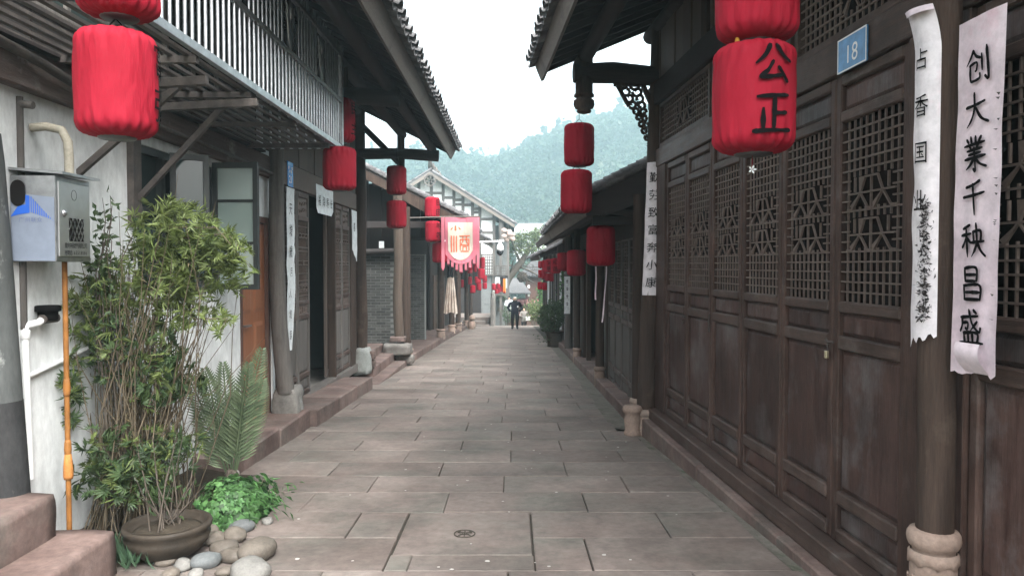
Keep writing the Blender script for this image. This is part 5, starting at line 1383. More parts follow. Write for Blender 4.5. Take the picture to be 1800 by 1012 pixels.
# shallow bonsai pot
pt = thing('plant_pot', 'wide brown clay pot with dry soil among the river stones', 'pot', (-2.13,4.60,-.12))
MB().lathe((-2.13,4.60,-.12), [(.17,0),(.20,.02),(.235,.07),(.25,.11),(.235,.13),(.255,.15),(.26,.17),(.255,.185),(.23,.185),(.225,.16),(.2,.14)], 40).build('bowl', W['pot'], pt)
sm_ = MB(); sm_.lathe((-2.13,4.60,.02), [(.224,-.005),(.17,.012),(.08,.028),(.01,.03)], 24, lambda r,z,a: r*(1+.03*math.sin(a*7))).build('soil', W['soil'], pt)
tw = thing('bare_shrub', 'scraggly bare twigs growing out of the brown clay pot', 'plant', (-2.13,4.60,.05))
t_ = MB(); tl = MB()
for i in range(16):
    b0 = Vector((-2.13+RN.gauss(0,.05),4.60+RN.gauss(0,.05),.04)); tp = b0+Vector((RN.gauss(0,.12),RN.gauss(0,.1),RN.uniform(.2,.62)))
    md = b0.lerp(tp,.5)+rvec()*.05; t_.tube([b0,md,tp],[.006,.004,.0015],4,cap=False)
    for j in range(5): leaf_quad(tl, b0.lerp(tp,RN.uniform(.3,1))+rvec()*.05, rvec(), rvec(), .05, .02, .2)
t_.build('stems', W['bark'], tw); tl.build('foliage', W['nandina'], tw)
# river stones
def pebble(p, r, seed, matl, label, sq=(1,.8,.62)):
    import bmesh
    b = bmesh.new(); bmesh.ops.create_icosphere(b, subdivisions=3, radius=1)
    for v in b.verts:
        n = 1+.16*noise.noise(v.co*1.1+Vector((seed*2.3,seed,0)))+.05*noise.noise(v.co*2.5+Vector((seed,0,0)))
        v.co = Vector((v.co.x*sq[0]*r*n, v.co.y*sq[1]*r*n, v.co.z*sq[2]*r*n))
    me = bpy.data.meshes.new('river_stone'); b.to_mesh(me); b.free(); me.materials.append(matl)
    me.polygons.foreach_set('use_smooth', [True]*len(me.polygons))
    o = bpy.data.objects.new('river_stone', me); C.objects.link(o); o.location = p; o.rotation_euler = (0,0,seed*1.3)
    tag(o, label, 'stone', 'river stones edging the planting bed'); return o
PB = [mat('river stone grey', (0.125,0.122,0.112), (0.215,0.208,0.192), 8, (1,1,1), .6, .25, var=.2), mat('river stone brown', (0.085,0.073,0.060), (0.155,0.134,0.112), 6, (1,1,1), .6, .25, var=.2), mat('river stone blue', (0.09,0.098,0.098), (0.15,0.157,0.157), 7, (1,1,1), .6, .25, var=.2), mat('river stone pale', (0.36,0.35,0.32), (0.50,0.48,0.45), 8, (1,1,1), .6, .25, var=.2)]
def gpt(u, v, up):
    lo, hi = 3.0, 8.0
    for _ in range(40):
        mdd = (lo+hi)/2; p = at(u,v,mdd)
        if p.z > gz(mdd)+up: lo = mdd
        else: hi = mdd
    return at(u,v,lo)
SH = 'brown river stone in the row edging the planting bed'
for i,(u,v,r,mi,lb) in enumerate(((452,966,.125,1,'large flat brown river stone nearest the lush green clump'),(440,1002,.12,0,'pale grey river stone at the front edge of the bed'),(362,985,.085,2,'blue grey river stone in front of the clay pot'),(322,992,.062,0,'small pale grey stone in front of the clay pot rim'),
        (395,962,.085,1,'brown stone second behind the large flat stone'),(378,946,.075,1,'brown stone third in the row nearest the pot'),(410,976,.08,1,'rounded brown stone left of the large flat stone'),(360,935,.09,1,'wide olive brown stone beside the clay pot'),(412,940,.09,1,'brown stone against the foot of the green clump'),(395,1004,.05,1,'small brown stone at the picture\'s bottom edge beside the pale stone'),(345,1008,.05,0,'small grey stone at the bottom edge left of the pale one'),(290,985,.06,1,'reddish broken stone below the clay pot'),(300,1008,.05,1,'leftmost small brown stone at the bottom edge by the grass'),(437,902,.075,1,'brown stone tucked under the right side of the green clump'),(425,925,.08,2,'grey stone between the green clump and the flat brown stone'),(470,915,.045,0,'tiny grey stone right of the green clump'))):
    p = gpt(u, v, r*.4); pebble(p, r, i+1, PB[mi], lb, (1.1,.85,.6) if i else (1.25,.8,.55))
pebble(Vector((-2.44,6.5,gz(6.5)+.05)), .07, 30, PB[3], 'white stone at the corner of the doorstep')
# mondo grass
mg = MB()
for i in range(420):
    b0 = Vector((RN.gauss(-2.33,.13), RN.gauss(4.52,.09), gz(4.5)+.02)); a = RN.uniform(0,2*PI)
    leaf_quad(mg, b0, (math.cos(a)*.7,math.sin(a)*.7,RN.uniform(.3,1.2)), (math.cos(a),math.sin(a),-.5), RN.uniform(.07,.14), .007, .3)
tag(mg.build('mondo_grass', W['grassdark']), 'tuft of dark mondo grass in front of the pot', 'grass', kind='stuff')
# weed sprig in the paving joint
wd_ = MB(); wp = gpt(497,878,0)
for i in range(14): leaf_quad(wd_, wp+Vector((RN.gauss(0,.008),0,.006*i)), (RN.uniform(-1,1),RN.uniform(-.5,.5),.5), (0,0,1), .03, .008, .1)
wo_ = thing('weed_sprig', 'tiny weed sprig growing from a paving joint by the clump', 'plant', wp); wd_.build('foliage', W['cycad'], wo_)
# potted shrub on the right
ps = thing('potted_shrub', 'round glossy shrub in a dark pot at the foot of the right houses', 'shrub', (1.33,23.4,gz(23.4)))
MB().lathe((1.33,23.4,gz(23.4)), [(.2,0),(.24,.02),(.22,.06),(.25,.3),(.28,.42),(.3,.44),(.3,.48),(.26,.48),(.24,.42)], 20).build('pot', W['pot'], ps)
sf = MB(); ss = MB()
for i in range(2600):
    r = rvec(); k = r.length; r = r.normalized()*(.4+.6*k); h_ = .8+.4*noise.noise((r.x*2,r.y*2,r.z*2))
    p = Vector((1.26+r.x*.52*h_, 23.4+r.y*.5*h_, .06+r.z*.62*h_)); 
    if p.z < -.45 and RN.random() < .6: continue
    leaf_quad(sf, p, rvec(), rvec(), .075, .042, .15)
for i in range(40): ss.tube([(1.33,23.4,gz(23.4)+.45),(1.26+RN.gauss(0,.2),23.4+RN.gauss(0,.2),RN.uniform(-.2,.5))],[.01,.003],4,cap=False)
for i in range(50): leaf_quad(sf, Vector((1.0+RN.gauss(0,.16),23.2,-.62+RN.gauss(0,.1))), rvec(), rvec(), .07, .04, .1)
sf.build('foliage', W['camellia'], ps); ss.build('stems', W['bark'], ps)
# vine on the pale wall behind
vn = thing('climbing_vine', 'green vine hanging on the pale wall above the potted shrub', 'plant', (1.6,24.4,-.8)); vf = MB(); vst = MB()
vst.tube([at(990,585,24.3),at(992,540,24.3),at(987,500,24.2),at(996,478,24.2)],[.02,.018,.014,.008],5); 
for i in range(420):
    p = at(RN.gauss(992,5), RN.uniform(470,560), 24.2); p += rvec()*.1; leaf_quad(vf, p, rvec(), rvec(), .08, .05, .1)
vst.build('stems', W['bark'], vn); vf.build('foliage', W['lush'], vn)
# leaning tree at the end and shrubs behind the steps
def crown_leaves(mb, c, rad, n, L, w, seed=0, hollow=.35):
    for i in range(n):
        r = rvec(); k = r.length; r = r.normalized()*(hollow+(1-hollow)*k); h_ = .75+.5*noise.noise((r.x*2+seed,r.y*2,r.z*2))
        leaf_quad(mb, Vector(c)+Vector((r.x*rad[0]*h_, r.y*rad[1]*h_, r.z*rad[2]*h_)), rvec(), rvec(), L*RN.uniform(.7,1.3), w, .12)
lt_ = thing('leaning_tree', 'sparse leaning tree with bare branches beyond the far steps', 'tree', at(882,520,58))
tk = MB()
T0 = at(868,545,58); T1 = at(893,488,58); T2 = at(915,462,58); T3 = at(934,432,58); T4 = at(948,408,58)
tk.tube([T0,T1,T2,T3,T4],[.42,.36,.26,.17,.05],10)
br = [((905,470),(885,462),(862,450),.1),((915,462),(905,440),(898,415),.12),((922,455),(935,452),(958,448),.08),((912,468),(935,478),(960,492),.09),((908,472),(925,490),(945,500),.07),((900,478),(880,480),(868,470),.06),((920,450),(912,436),(905,428),.06),((928,442),(940,440),(952,430),.07),((896,485),(902,460),(910,448),.05),((930,436),(925,420),(918,405),.06),((915,465),(930,470),(962,468),.05)]
for a, b, c, r in br: tk.tube([at(*a,58),at(*b,58+RN.uniform(-1,1)),at(*c,58+RN.uniform(-2,2))],[r,r*.7,r*.2],6)
for i in range(60):
    a = at(RN.uniform(885,955),RN.uniform(410,480),58+RN.uniform(-1.5,1.5)); tk.tube([a,a+rvec()*.9],[.025,.006],4,cap=False)
tk.build('trunk', W['bark'], lt_)
cr = MB()
for (u,v,rx,rz_,n) in ((900,425,1.3,.8,420),(930,420,1.4,.9,460),(948,410,.9,.6,200),(915,440,1.2,.5,260),(885,450,.8,.7,150),(945,440,.9,.6,180),(870,440,.5,.9,90)):
    crown_leaves(cr, at(u,v,58), (rx,1.3,rz_), int(n*1.8), .2, .09, u)
cr.build('crown', W['treeleaf'], lt_)
nest = MB()
for i in range(300): nest.tube([at(918,487,57.5)+rvec()*.45, at(918,487,57.5)+rvec()*.45],[.03,.02],3,cap=False)
no = thing('creeper_tangle', 'dark tangle of creeper hanging under the leaning tree', 'creeper', at(918,487,57.5)); nest.build('stems', W['bark'], no)
def shrub(label, c, rad, n, L, w, m, seed):
    o = thing('shrub', label, 'shrub', (c[0],c[1],c[2]-rad[2])); f = MB(); crown_leaves(f, c, rad, n, L, w, seed); f.build('foliage', m, o)
    s = MB()
    for i in range(10): s.tube([(c[0]+RN.gauss(0,.1),c[1],c[2]-rad[2]-.6),(c[0]+RN.gauss(0,rad[0]*.4),c[1],c[2])],[.03,.01],4,cap=False)
    s.build('stems', W['bark'], o)
shrub('dark clipped shrub between the balustrade and the walking man', at(893,552,48.5), (.5,.6,.8), 500, .12, .06, W['camellia'], 1)
shrub('leafy shrub behind the street end beside the potted shrub', at(946,550,48.5), (1.0,.8,.75), 900, .14, .07, W['treeleaf'], 2)
shrub('bright green bush under the far right lanterns', at(957,520,50), (.8,.8,1.2), 800, .16, .08, W['lush'], 3)
shrub('pale green bush behind the signboards', at(940,540,62), (1.3,.9,.9), 500, .2, .1, W['treeleaf'], 4)
shrub('small green shrub under the red cloth by the balustrade', at(881,522,52), (.5,.5,.4), 250, .14, .07, W['camellia'], 5)
shrub('green bush seen between arcade and gable house', at(857,505,62), (1.1,.8,1.6), 500, .22, .1, W['lush'], 6)
# trees on the rising ground beyond
ft = MB(); tk2 = MB()
RF = random.Random(5)
def ftree(mb, x, y, z, H, kind):
    n = 46 if kind else 54
    for i in range(n):
        t = RF.random()
        if kind: rad = H*.20*(1-t)**.9+.15; zz = z+H*(.12+.9*t)
        else: rad = H*.34*math.sqrt(max(.02,1-(2*t-1)**2)); zz = z+H*(.25+.75*t)
        a = RF.uniform(0,2*PI); rr = rad*math.sqrt(RF.random())
        c = Vector((x+rr*math.cos(a), y+rr*math.sin(a), zz)); s = H*.085*RF.uniform(.6,1.3)
        u_ = Vector((RF.gauss(0,1),RF.gauss(0,1),RF.gauss(0,.6))).normalized(); w_ = u_.cross(Vector((RF.gauss(0,1),RF.gauss(0,1),RF.gauss(0,1)))).normalized()
        mb.add([c+u_*s, c+w_*s*.7, c-u_*s, c-w_*s*.7], [(0,1,2,3)])
cnt = 0
for i in range(9000):
    y = RF.uniform(115, 345); x = RF.uniform(-.62, .62)*y*.62
    uu = 900+1320*x/y
    if not (640 < uu < 1240): continue
    if RF.random() > .62 and y < 250: continue
    z = terrain(x, y); H = RF.uniform(6, 12)*(1.0 if y > 250 else .75); kd = RF.random() < .45
    if y > 315 and RF.random() < .5: H *= RF.uniform(1.3,1.7); kd = RF.random() < .75
    ftree(ft, x, y, z-.5, H, kd); cnt += 1
    if cnt > 3200: break
tag(ft.build('forest', W['forest']), 'misty wooded hillside behind the street', 'forest', kind='stuff')
# wires of a line across the hill
wl_ = thing('overhead_wires', 'thin overhead wires strung across in front of the misty hill', 'wires', at(900,400,150))
for dv in (0, 7, 13):
    MB().tube([at(800,372+dv,150), at(870,384+dv,150), at(940,392+dv,150), at(1010,390+dv,150), at(1060,384+dv,150)], .045, 4).build('wire', W['dsteel'], wl_)

# ================================================================ lanterns
def lantern_mesh(Rr, H, seed):
    N = 110; prof = []
    for i in range(41):
        t = i/40; z = -H/2+H*t; e = abs(2*t-1)
        k = (1-max(0,(e-.70)/.30)**2.4)
        r = Rr*(.50+.50*max(0,k)**.55)*(.955+.045*(1-e*e))
        if e > .98: r = Rr*.46
        prof.append((r, z))
    def fn(r, z, a):
        e = abs(2*z/H); g = max(0,(e-.45)/.55)
        pleat = .060*g**1.4*math.sin(a*19+2.3*noise.noise((math.cos(a)*2,math.sin(a)*2,seed)))
        sag = .014*noise.noise((math.cos(a)*1.6+seed, math.sin(a)*1.6, z*6)) + .010*noise.noise((math.cos(a)*5, math.sin(a)*5, z*3+seed))
        facet = .006*math.cos(9*a+seed)
        fold = -.036*max(0, 1-abs(((a*3.2+seed*1.7+1.2*noise.noise((z*5,seed,0))) % 2.1)-1.05)*3)*(.3+.7*abs(2*z/H))
        seam = -.012*max(0, 1-abs(a-PI*.9)*22)
        wr = .02*g*noise.noise((math.cos(a)*9, math.sin(a)*9, z*22+seed))
        return r*(1+pleat+sag+facet+fold+seam+wr)
    m = MB().lathe((0,0,0), prof, N, fn)
    return m.mesh('body', W['red'])
LM = [lantern_mesh(.17,.46,s) for s in (1.3,4.7,8.1)]
wire_me = {}
LG = 'red cloth lanterns hung along the street'
def lantern(c, dia, h, label, up=.12, text=None, tang=0.0, var=0, ribbon=False, group=LG, tsz=.17, loose=True):
    sx, sz = dia/.34, h/.46
    o = thing('red_lantern', label, 'lantern', c, 0, group, local=True)
    b = inst(LM[var % 3], 'body', o, (0,0,0), rz=var*1.1+c[0]*3, scale=(sx,sx,sz))
    m = MB()
    m.tube([(.05*sx,0,h/2-.01),(.02,.0,h/2+.03),(0,0,h/2+.05),(0,0,h/2+up)], .003, 5, cap=False)
    m.tube([(-.05*sx,0,h/2-.01),(-.02,0,h/2+.03),(0,0,h/2+.05)], .003, 5, cap=False)
    m.build('hook', W['black'], o)
    m = MB(); m.lathe((0,0,-h/2-.006), [(.075*sx,0),(.08*sx,.006),(.078*sx,.014)], 20); m.build('base_ring', W['dsteel'], o)
    if text:
        t_ = MB(); Rr = dia/2*1.035
        for i, ch in enumerate(text):
            z0 = h*(.24-.44*i)
            def fn(a, bz, hh, z0=z0):
                an = tang + a/Rr; e = abs(2*(z0+bz)/h); k = 1-max(0,(e-.70)/.30)**2.4
                rr = Rr*(.5+.5*max(0,k)**.55)*(.955+.045*(1-e*e)) + .004 + hh
                return (rr*math.cos(an), rr*math.sin(an), z0+bz)
            write(t_, ch, fn, tsz*h/.46, True, .12)
        t_.build('lettering', W['black'], o)
    if ribbon:
        for s in (-1, 1):
            r_ = MB(); P = []
            for i in range(11):
                t = i/10; x = s*.07+(.01 if s < 0 else -.05*t*t)+.004*math.sin(t*7+s); z = -h/2-.0-.72*t*(1 if s > 0 else .6); P += [(x-.009,.0+.03*t,z),(x+.009,.0+.03*t+.01*math.sin(4*t),z)]
            r_.add(P, [(2*i,2*i+1,2*i+3,2*i+2) for i in range(10)], True); r_.build('ribbon', W['paperpink'], o)
    return o
def viewang(c): return math.atan2(-c[1], -c[0])          # towards the camera
# near right pair
c = at(1325,175,3.24); lantern(c, .345, .465, 'near red lantern with two large black characters before the lattice doors', .14, '公正', viewang(c)+R(26), 0, tsz=.165)
c2 = at(1331,-22,3.24); lantern(c2, .345, .465, 'red lantern directly above the near one with black characters', 1.3, None, 0, 1)
m = MB(); m.lathe((0,0,0), [(.004,0),(.012,.01),(.01,.035),(.004,.05)], 8); o = thing('tassel', 'yellow tassel between the two near right lanterns', 'tassel', at(1296,85,3.2), local=True); m.build('tuft', plain('yellow thread', (0.7,0.42,0.05), .8), o)
fo = thing('paper_flower', 'small white paper flower dangling below the near right lantern', 'flower', at(1322,298,3.24), local=True)
fm = MB()
for k in range(5): fm.add([(0,0,0),(.012*math.cos(k*1.257-.4),-.004,.012*math.sin(k*1.257-.4)),(.02*math.cos(k*1.257),-.006,.02*math.sin(k*1.257)),(.012*math.cos(k*1.257+.4),-.004,.012*math.sin(k*1.257+.4))],[(0,1,2,3)])
fm.build('petals', W['paperwhite'], fo); MB().cyl((0,0,0),(0,0,.075),.0012,n=4).build('thread', W['red'], fo)
# near left pair
c = at(205,149,3.08); lantern(c, .312, .43, 'large red lantern in front of the white plaster wall', .15, '富强', viewang(c)+R(80), 2, tsz=.16)
lantern(at(209,-62,3.08), .312, .43, 'red lantern cut by the top edge above the left wall', 1.0, None, 0, 0)
# pair by the cage
c = at(597,297,8.2); lantern(c, .36, .475, 'red lantern hanging just below the corner of the steel cage', .15, None, 0, 1)
c = at(598,212,8.75); lantern(c, .34, .51, 'red lantern half hidden behind the corner of the steel cage', .9, '民主', viewang(c)+R(66), 0, tsz=.14)
lantern(at(697,317,13.1), .345, .50, 'upper red lantern under the end beam of number 21', .35, None, 0, 2)
lantern(at(697,377,13.1), .345, .485, 'lower red lantern under the end beam of number 21', .14, None, 0, 1)
c = at(760,365,17.4); lantern(c, .345, .49, 'upper red lantern with characters left of the wine banner', .5, '自由', viewang(c)+R(52), 0, tsz=.17)
c = at(761,407,17.4); lantern(c, .35, .49, 'lower red lantern with characters left of the wine banner', .14, '平等', viewang(c)+R(52), 2, tsz=.17)
lantern(at(774,444,18.6), .40, .5, 'red lantern half hidden behind the wine banner', .6, None, 0, 1)
# far left cluster
FL = ['topmost lantern at the right of the far left cluster','largest lantern in the middle of the far left cluster','upper left lantern of the far left cluster beside the banner','lantern below the upper left one in the far left cluster','broad squat lantern under the largest one of the far left cluster','lantern hanging lowest but one in the far left cluster','lowest lantern of the far left cluster','upper of the two rightmost small lanterns of the far left cluster','lower of the two rightmost small lanterns of the far left cluster','thin leftmost lantern of the far left cluster behind a column','slim lantern between banner streamers and the far left cluster']
for i,(u,v,w_,h_) in enumerate(((848,462,9,20),(846,481,13,19),(826,472,9,17),(826,493,7,14),(840,492,11,12),(842,504,9,13),(831,508,10,14),(852,490,8,12),(852,502,8,12),(812,498,6,14),(835,470,6,16))):
    Y = 30+ (13-w_)*1.6; s_ = Y/1320
    lantern(at(u,v,Y), w_*s_, h_*s_, FL[i], .5, None, 0, i, group='far left cluster of lanterns')
for i,(u,v,w_,h_) in enumerate(((868,504,8,11),(876,503,7,9),(873,512,6,8))):
    s_ = 44/1320; lantern(at(u,v,44), w_*s_, h_*s_, ('left and largest of three lanterns beside the hanging clothes','upper right of three lanterns beside the hanging clothes','lowest of three lanterns beside the hanging clothes')[i], .4, None, 0, i, group='lanterns by the hanging clothes')
# right row
lantern(at(1056,432,9.55), .365, .51, 'red lantern with trailing ribbons at the corner of the low right house', .2, None, 0, 1, ribbon=True)
lantern(at(1013,462,13.6), .345, .47, 'second red lantern along the low right eave', .25, None, 0, 0)
lantern(at(991,460,17.2), .30, .42, 'narrow looking third red lantern along the low right eave', .3, None, 0, 2)
c = at(977,467,21.5); lantern(c, .29, .44, 'fourth right lantern with small black characters', .3, '和谐', viewang(c)-R(8), 1, tsz=.17)
c = at(966,467,24.5); lantern(c, .28, .45, 'fifth right lantern with characters beside the fourth', .3, '文明', viewang(c)-R(5), 0, tsz=.17)
FR = ['second lantern of the top row in the far right cluster','leftmost lantern of the top row in the far right cluster','rightmost lantern of the middle row in the far right cluster','third lantern of the middle row in the far right cluster','second lantern of the middle row in the far right cluster','leftmost lantern of the middle row in the far right cluster','left lantern of the bottom pair in the far right cluster','right lantern of the bottom pair in the far right cluster']
for i,(u,v,w_,h_) in enumerate(((957,468,9,22),(950,465,8,13),(969,487,8,15),(962,487,9,14),(956,484,7,13),(950,481,8,14),(949,502,8,13),(957,503,9,13))):
    Y = 26.6; s_ = Y/1320; lantern(at(u,v,Y), w_*s_*1.05, h_*s_, FR[i], .3, None, 0, i, group='far right cluster of lanterns')
# lantern pair under the carved hanging post
lantern(at(1018,255,8.62), .345, .49, 'upper red lantern below the carved hanging post', .10, None, 0, 2)
lantern(at(1013,337,8.58), .36, .50, 'lower red lantern of the pair below the carved hanging post', .10, None, 0, 1)
# pale paper lanterns by the gable house
PLL = ['top left pale lantern of the faded cluster by the gable house','top middle pale lantern of the faded cluster by the gable house','upper right pale lantern of the faded cluster by the gable house','lower left pale lantern of the faded cluster by the gable house','pale lantern low in the middle of the faded cluster','bottom right pale lantern of the faded cluster by the gable house','pale lantern at the very centre of the faded cluster','lowest pale lantern hanging under the faded cluster']
PLm = MB().lathe((0,0,0), [(.02,-.3),(.22,-.27),(.38,-.16),(.43,0),(.38,.16),(.22,.27),(.02,.3)], 16).mesh('body', fabric('faded pale lantern cloth', (0.42,0.31,0.27), (0.58,0.47,0.42), .8))
for i,(u,v) in enumerate(((886,405),(895,407),(901,412),(886,415),(894,417),(901,420),(896,411),(890,421))):
    o = thing('pale_lantern', PLL[i], 'lantern', at(u,v,47+.3*(i%3)), 0, 'cluster of pale lanterns', local=True)
    inst(PLm, 'body', o, scale=(.42,.42,.48)); MB().cyl((0,0,.12),(0,0,.5),.008,n=5).build('cord', W['black'], o)

# ================================================================ couplets and other paper
def sheet(fn, w, h, nx, nz, bumps=.004, seed=0, outline=None):
    """paper sheet; fn(a,b,h) -> 3-D. a across (0..w), b up (0..h)"""
    m = MB(); P = []; keep = {}
    for j in range(nz+1):
        for i in range(nx+1):
            a, b = w*i/nx, h*j/nz
            if outline: a, b = outline(a, b)
            e = .008*max(0, abs(2*a/w-1)-.75)*4
            P.append(fn(a, b, bumps*noise.noise((a*9+seed, b*4, seed)) + e*(.5+noise.noise((b*5,seed,a*2)))))
    F = [(j*(nx+1)+i, j*(nx+1)+i+1, (j+1)*(nx+1)+i+1, (j+1)*(nx+1)+i) for j in range(nz) for i in range(nx)]
    return m.add(P, F, True)
# broad sheet on the right of the near column (coordinates in the house frame)
def H18(x, y, z):
    ca, sa = math.cos(TH), math.sin(TH); return (2.174+x*ca-y*sa, x*sa+y*ca, z)
sc = thing('paper_couplet', 'broad pinkish couplet sheet with seven black brush characters beside the near column', 'couplet', H18(-.12,3.0,1.2))
def s1(a, b, h): return H18(-.135-h-.01*math.sin(a*11), 3.155-a-.018*(b/1.43), 1.205+b)
def torn(a, b):
    if b < .2: b = b + max(0, .0+.035*noise.noise((a*22,3,0))+.02*(a/.27))*(1-b/.2)
    return a, b
sheet(s1, .272, 1.43, 10, 40, .006, 3, torn).build('sheet', W['paperpink'], sc)
ink = MB()
for i, ch in enumerate('创大業千秧昌盛'):
    zc = 1.43-.20-.172*i if i < 7 else 0
    write(ink, ch, lambda a,b,h,zc=zc: s1(.136+a, zc+b, .010+h), .140, True, .105, -.12, 1.0)
ink.build('lettering', W['black'], sc)
fl = MB()                        # curling torn flakes along its right edge
for i in range(16):
    b = .12+1.2*RN.random(); a = .272-.012*RN.random(); p = Vector(s1(a,b,.014)); q_ = Vector(s1(a-.006-.012*RN.random(),b+.003*RN.random(),.022)); r_ = Vector(s1(a-.003,b-.012*RN.random(),.018)); fl.add([p,q_,r_],[(0,1,2)])
fl.build('torn_flakes', W['char'], sc)
m = sheet(lambda a,b,h: Vector(s1(.13+a,.02+b,.02))+Vector((-.05*math.sin(b*18),0,0)), .13, .12, 4, 6); m.build('torn_corner', W['paperpink'], sc)
# narrow torn sheet wrapped on the column
sn = thing('paper_couplet', 'narrow torn couplet strip curled around the near column with charred middle', 'couplet', H18(-.2,3.3,1.45))
CC = (-.125, 3.27); RC = .098
def s2(a, b, h):
    an = R(196) + (a-.07)/RC*.98; k = RC+h ; top = max(0,(b-1.28)/.2)
    return H18(CC[0]+k*math.cos(an)-.05*top*top*.6, CC[1]+k*math.sin(an)+.03*top, 1.29+b)
def torn2(a, b):
    if b < .25: b = b + (.07*abs(noise.noise((a*23,1,0)))+.05*a/.14)*(1-b/.25)
    return a, b
sheet(s2, .14, 1.46, 12, 60, .006, 8, torn2).build('sheet', W['paper'], sn)
ink = MB()
for i, ch in enumerate('占香国业'): write(ink, ch, lambda a,b,h,i=i: s2(.060+a, 1.24-.20*i+b, .008+h), .10, True, .1, .0, .75)
ink.build('lettering', W['black'], sn)
chm = MB()
for i in range(420):
    b = .12+.52*RN.random(); a = .092+RN.gauss(0,.013); p = Vector(s2(a,b,.006+.014*RN.random())); chm.add([p, p+rvec()*.018, p+rvec()*.02],[(0,1,2)])
chm.build('charred_flakes', W['char'], sn)
m = sheet(lambda a,b,h: Vector(s2(.0+a*.8,1.46-.002-b*.4,.012))+Vector((-.12*b,-.1*b,.22*b)), .17, .17, 6, 6); m.build('curled_top', W['paperpink'], sn)
# couplet on the far column of number 18
sf_ = thing('paper_couplet', 'long pale couplet with seven characters on the far column of number 18', 'couplet', H18(-.2,8.4,1.3))
def s3(a, b, h):
    an = R(255) + (a-.11)/.115; return H18(-.095+.12*(1.31+b)/3.7+(.112+h)*math.cos(an), 8.62+(.112+h)*math.sin(an), 1.31+b)
sheet(s3, .22, 1.50, 10, 30, .004, 5).build('sheet', W['paper'], sf_)
ink = MB()
for i, ch in enumerate('勤劳致富奔小康'): write(ink, ch, lambda a,b,h,i=i: s3(.108+a, 1.50-.17-.197*i+b, .008+h), .125, True, .1, .05)
ink.build('lettering', W['black'], sf_)
# number 21 couplets
sl = thing('paper_couplet', 'white couplet strip with running characters left of door 21', 'couplet', (-2.86,9.4,.6))
def s4(a, b, h): return (-2.866+h, 9.56+a, .55+b)
def torn4(a, b): 
    if .8 < b < 1.5 and a > .2: a += .05*noise.noise((b*9,0,0))
    if b < .6: a *= .55+.45*b/.6
    return a, b
sheet(s4, .34, 2.10, 8, 40, .008, 2, torn4).build('sheet', W['paperwhite'], sl)
ink = MB()
for i, ch in enumerate('天增歲月人增壽'): write(ink, ch, lambda a,b,h,i=i: s4((.15 if i < 4 else .1)+a, 2.10-.28-.27*i+b, .014+h), .17 if i < 3 else .13, True, .1, .1, .8)
ink.build('lettering', W['black'], sl)
sr_ = thing('paper_couplet', 'torn white couplet scrap on the far jamb of door 21', 'couplet', (-2.87,13.6,2.0))
def s5(a, b, h): return (-2.868+h, 13.47+a, 1.72+b)
def torn5(a, b): return a, b if b > .3 else b + .22*(1-b/.3)*(1-a/.42)+.03*noise.noise((a*14,2,0))
sheet(s5, .44, .92, 8, 14, .008, 6, torn5).build('sheet', W['paperwhite'], sr_)
ink = MB()
write(ink, '春', lambda a,b,h: s5(.16+a,.62+b,.014+h), .18, True, .1, .1, .8); ink.build('lettering', W['black'], sr_)
sh_ = thing('paper_banner', 'white horizontal paper banner over the open doorway of number 21', 'banner', (-2.86,11.5,2.6))
def s6(a, b, h): return (-2.862+h, 11.0+a, 2.42+b)
sheet(s6, 1.05, .42, 10, 6, .008, 9, lambda a,b: (a, b if b > .1 else b + .08*max(0,abs(2*a/1.05-1)-.8)*5*(1-b/.1))).build('sheet', W['paperwhite'], sh_)
ink = MB()
for i, ch in enumerate('福海寿长'): write(ink, ch, lambda a,b,h,i=i: s6(.16+.24*i+a,.19+b,.014+h), .17, True, .1, .1, .9)
ink.build('lettering', W['black'], sh_)
sp5 = thing('paper_couplet', 'small pale couplet strip on the post beside the potted shrub', 'couplet', (1.4,20.2,.3))
sheet(lambda a,b,h: (1.40+a, 20.13-h, .35+b), .16, 1.0, 4, 12, .005, 4).build('sheet', W['paperwhite'], sp5)
for i in range(4):
    z = .62+.2*i; MB().bb(1.45,1.51,20.112,20.114,z,z+.015).bb(1.475,1.485,20.110,20.112,z-.05,z+.05).bb(1.455,1.505,20.112,20.114,z-.04,z-.03).build('character', W['black'], sp5)
nt_ = thing('notice_paper', 'small white notice pinned in the dark porch beyond number 21', 'notice', (-3.2,17.55,2.2))
sheet(lambda a,b,h: (-3.18+a, 17.99-h, 2.06+b), .12, .16, 2, 2, .002).build('sheet', W['paperwhite'], nt_)

# ================================================================ wine banner
bn = thing('wine_banner', 'pink and cream wine shop banner on a horizontal pole', 'banner', at(810,380,17.0))
BY = 17.0
bx = lambda u: (u-900)*BY/1320
bz = lambda v: at(900,v,BY)[2]
MB().tube([at(690,384,17.6), at(775,381.5,BY), at(842,380.5,BY)], .016, 8).build('pole', W['greyw'], bn)
def wave(x, z): return BY-.02+.025*math.sin(x*9+z*2)+.02*math.sin(z*7)
def cloth(poly_fn, nx, nz, matl, name, dy=0):
    m = MB(); P = []
    for j in range(nz+1):
        for i in range(nx+1):
            x, z = poly_fn(i/nx, j/nz); P.append((x, wave(x,z)+dy, z))
    m.add(P, [(j*(nx+1)+i, j*(nx+1)+i+1, (j+1)*(nx+1)+i+1, (j+1)*(nx+1)+i) for j in range(nz) for i in range(nx)], True)
    return m.build(name, matl, bn)
def shield(u0, u1, v0, v1, vt):
    def f(s, t):
        x = bx(u0+(u1-u0)*s); k = abs(2*s-1); low = v1+(vt-v1)*(1-k**2.2)
        return x, bz(v0+(low-v0)*t)
    return f
cloth(shield(783,838,382,447,464), 16, 12, W['pink'], 'field')
cloth(shield(788,831,391,440,457), 16, 12, W['cream'], 'panel', -.012)
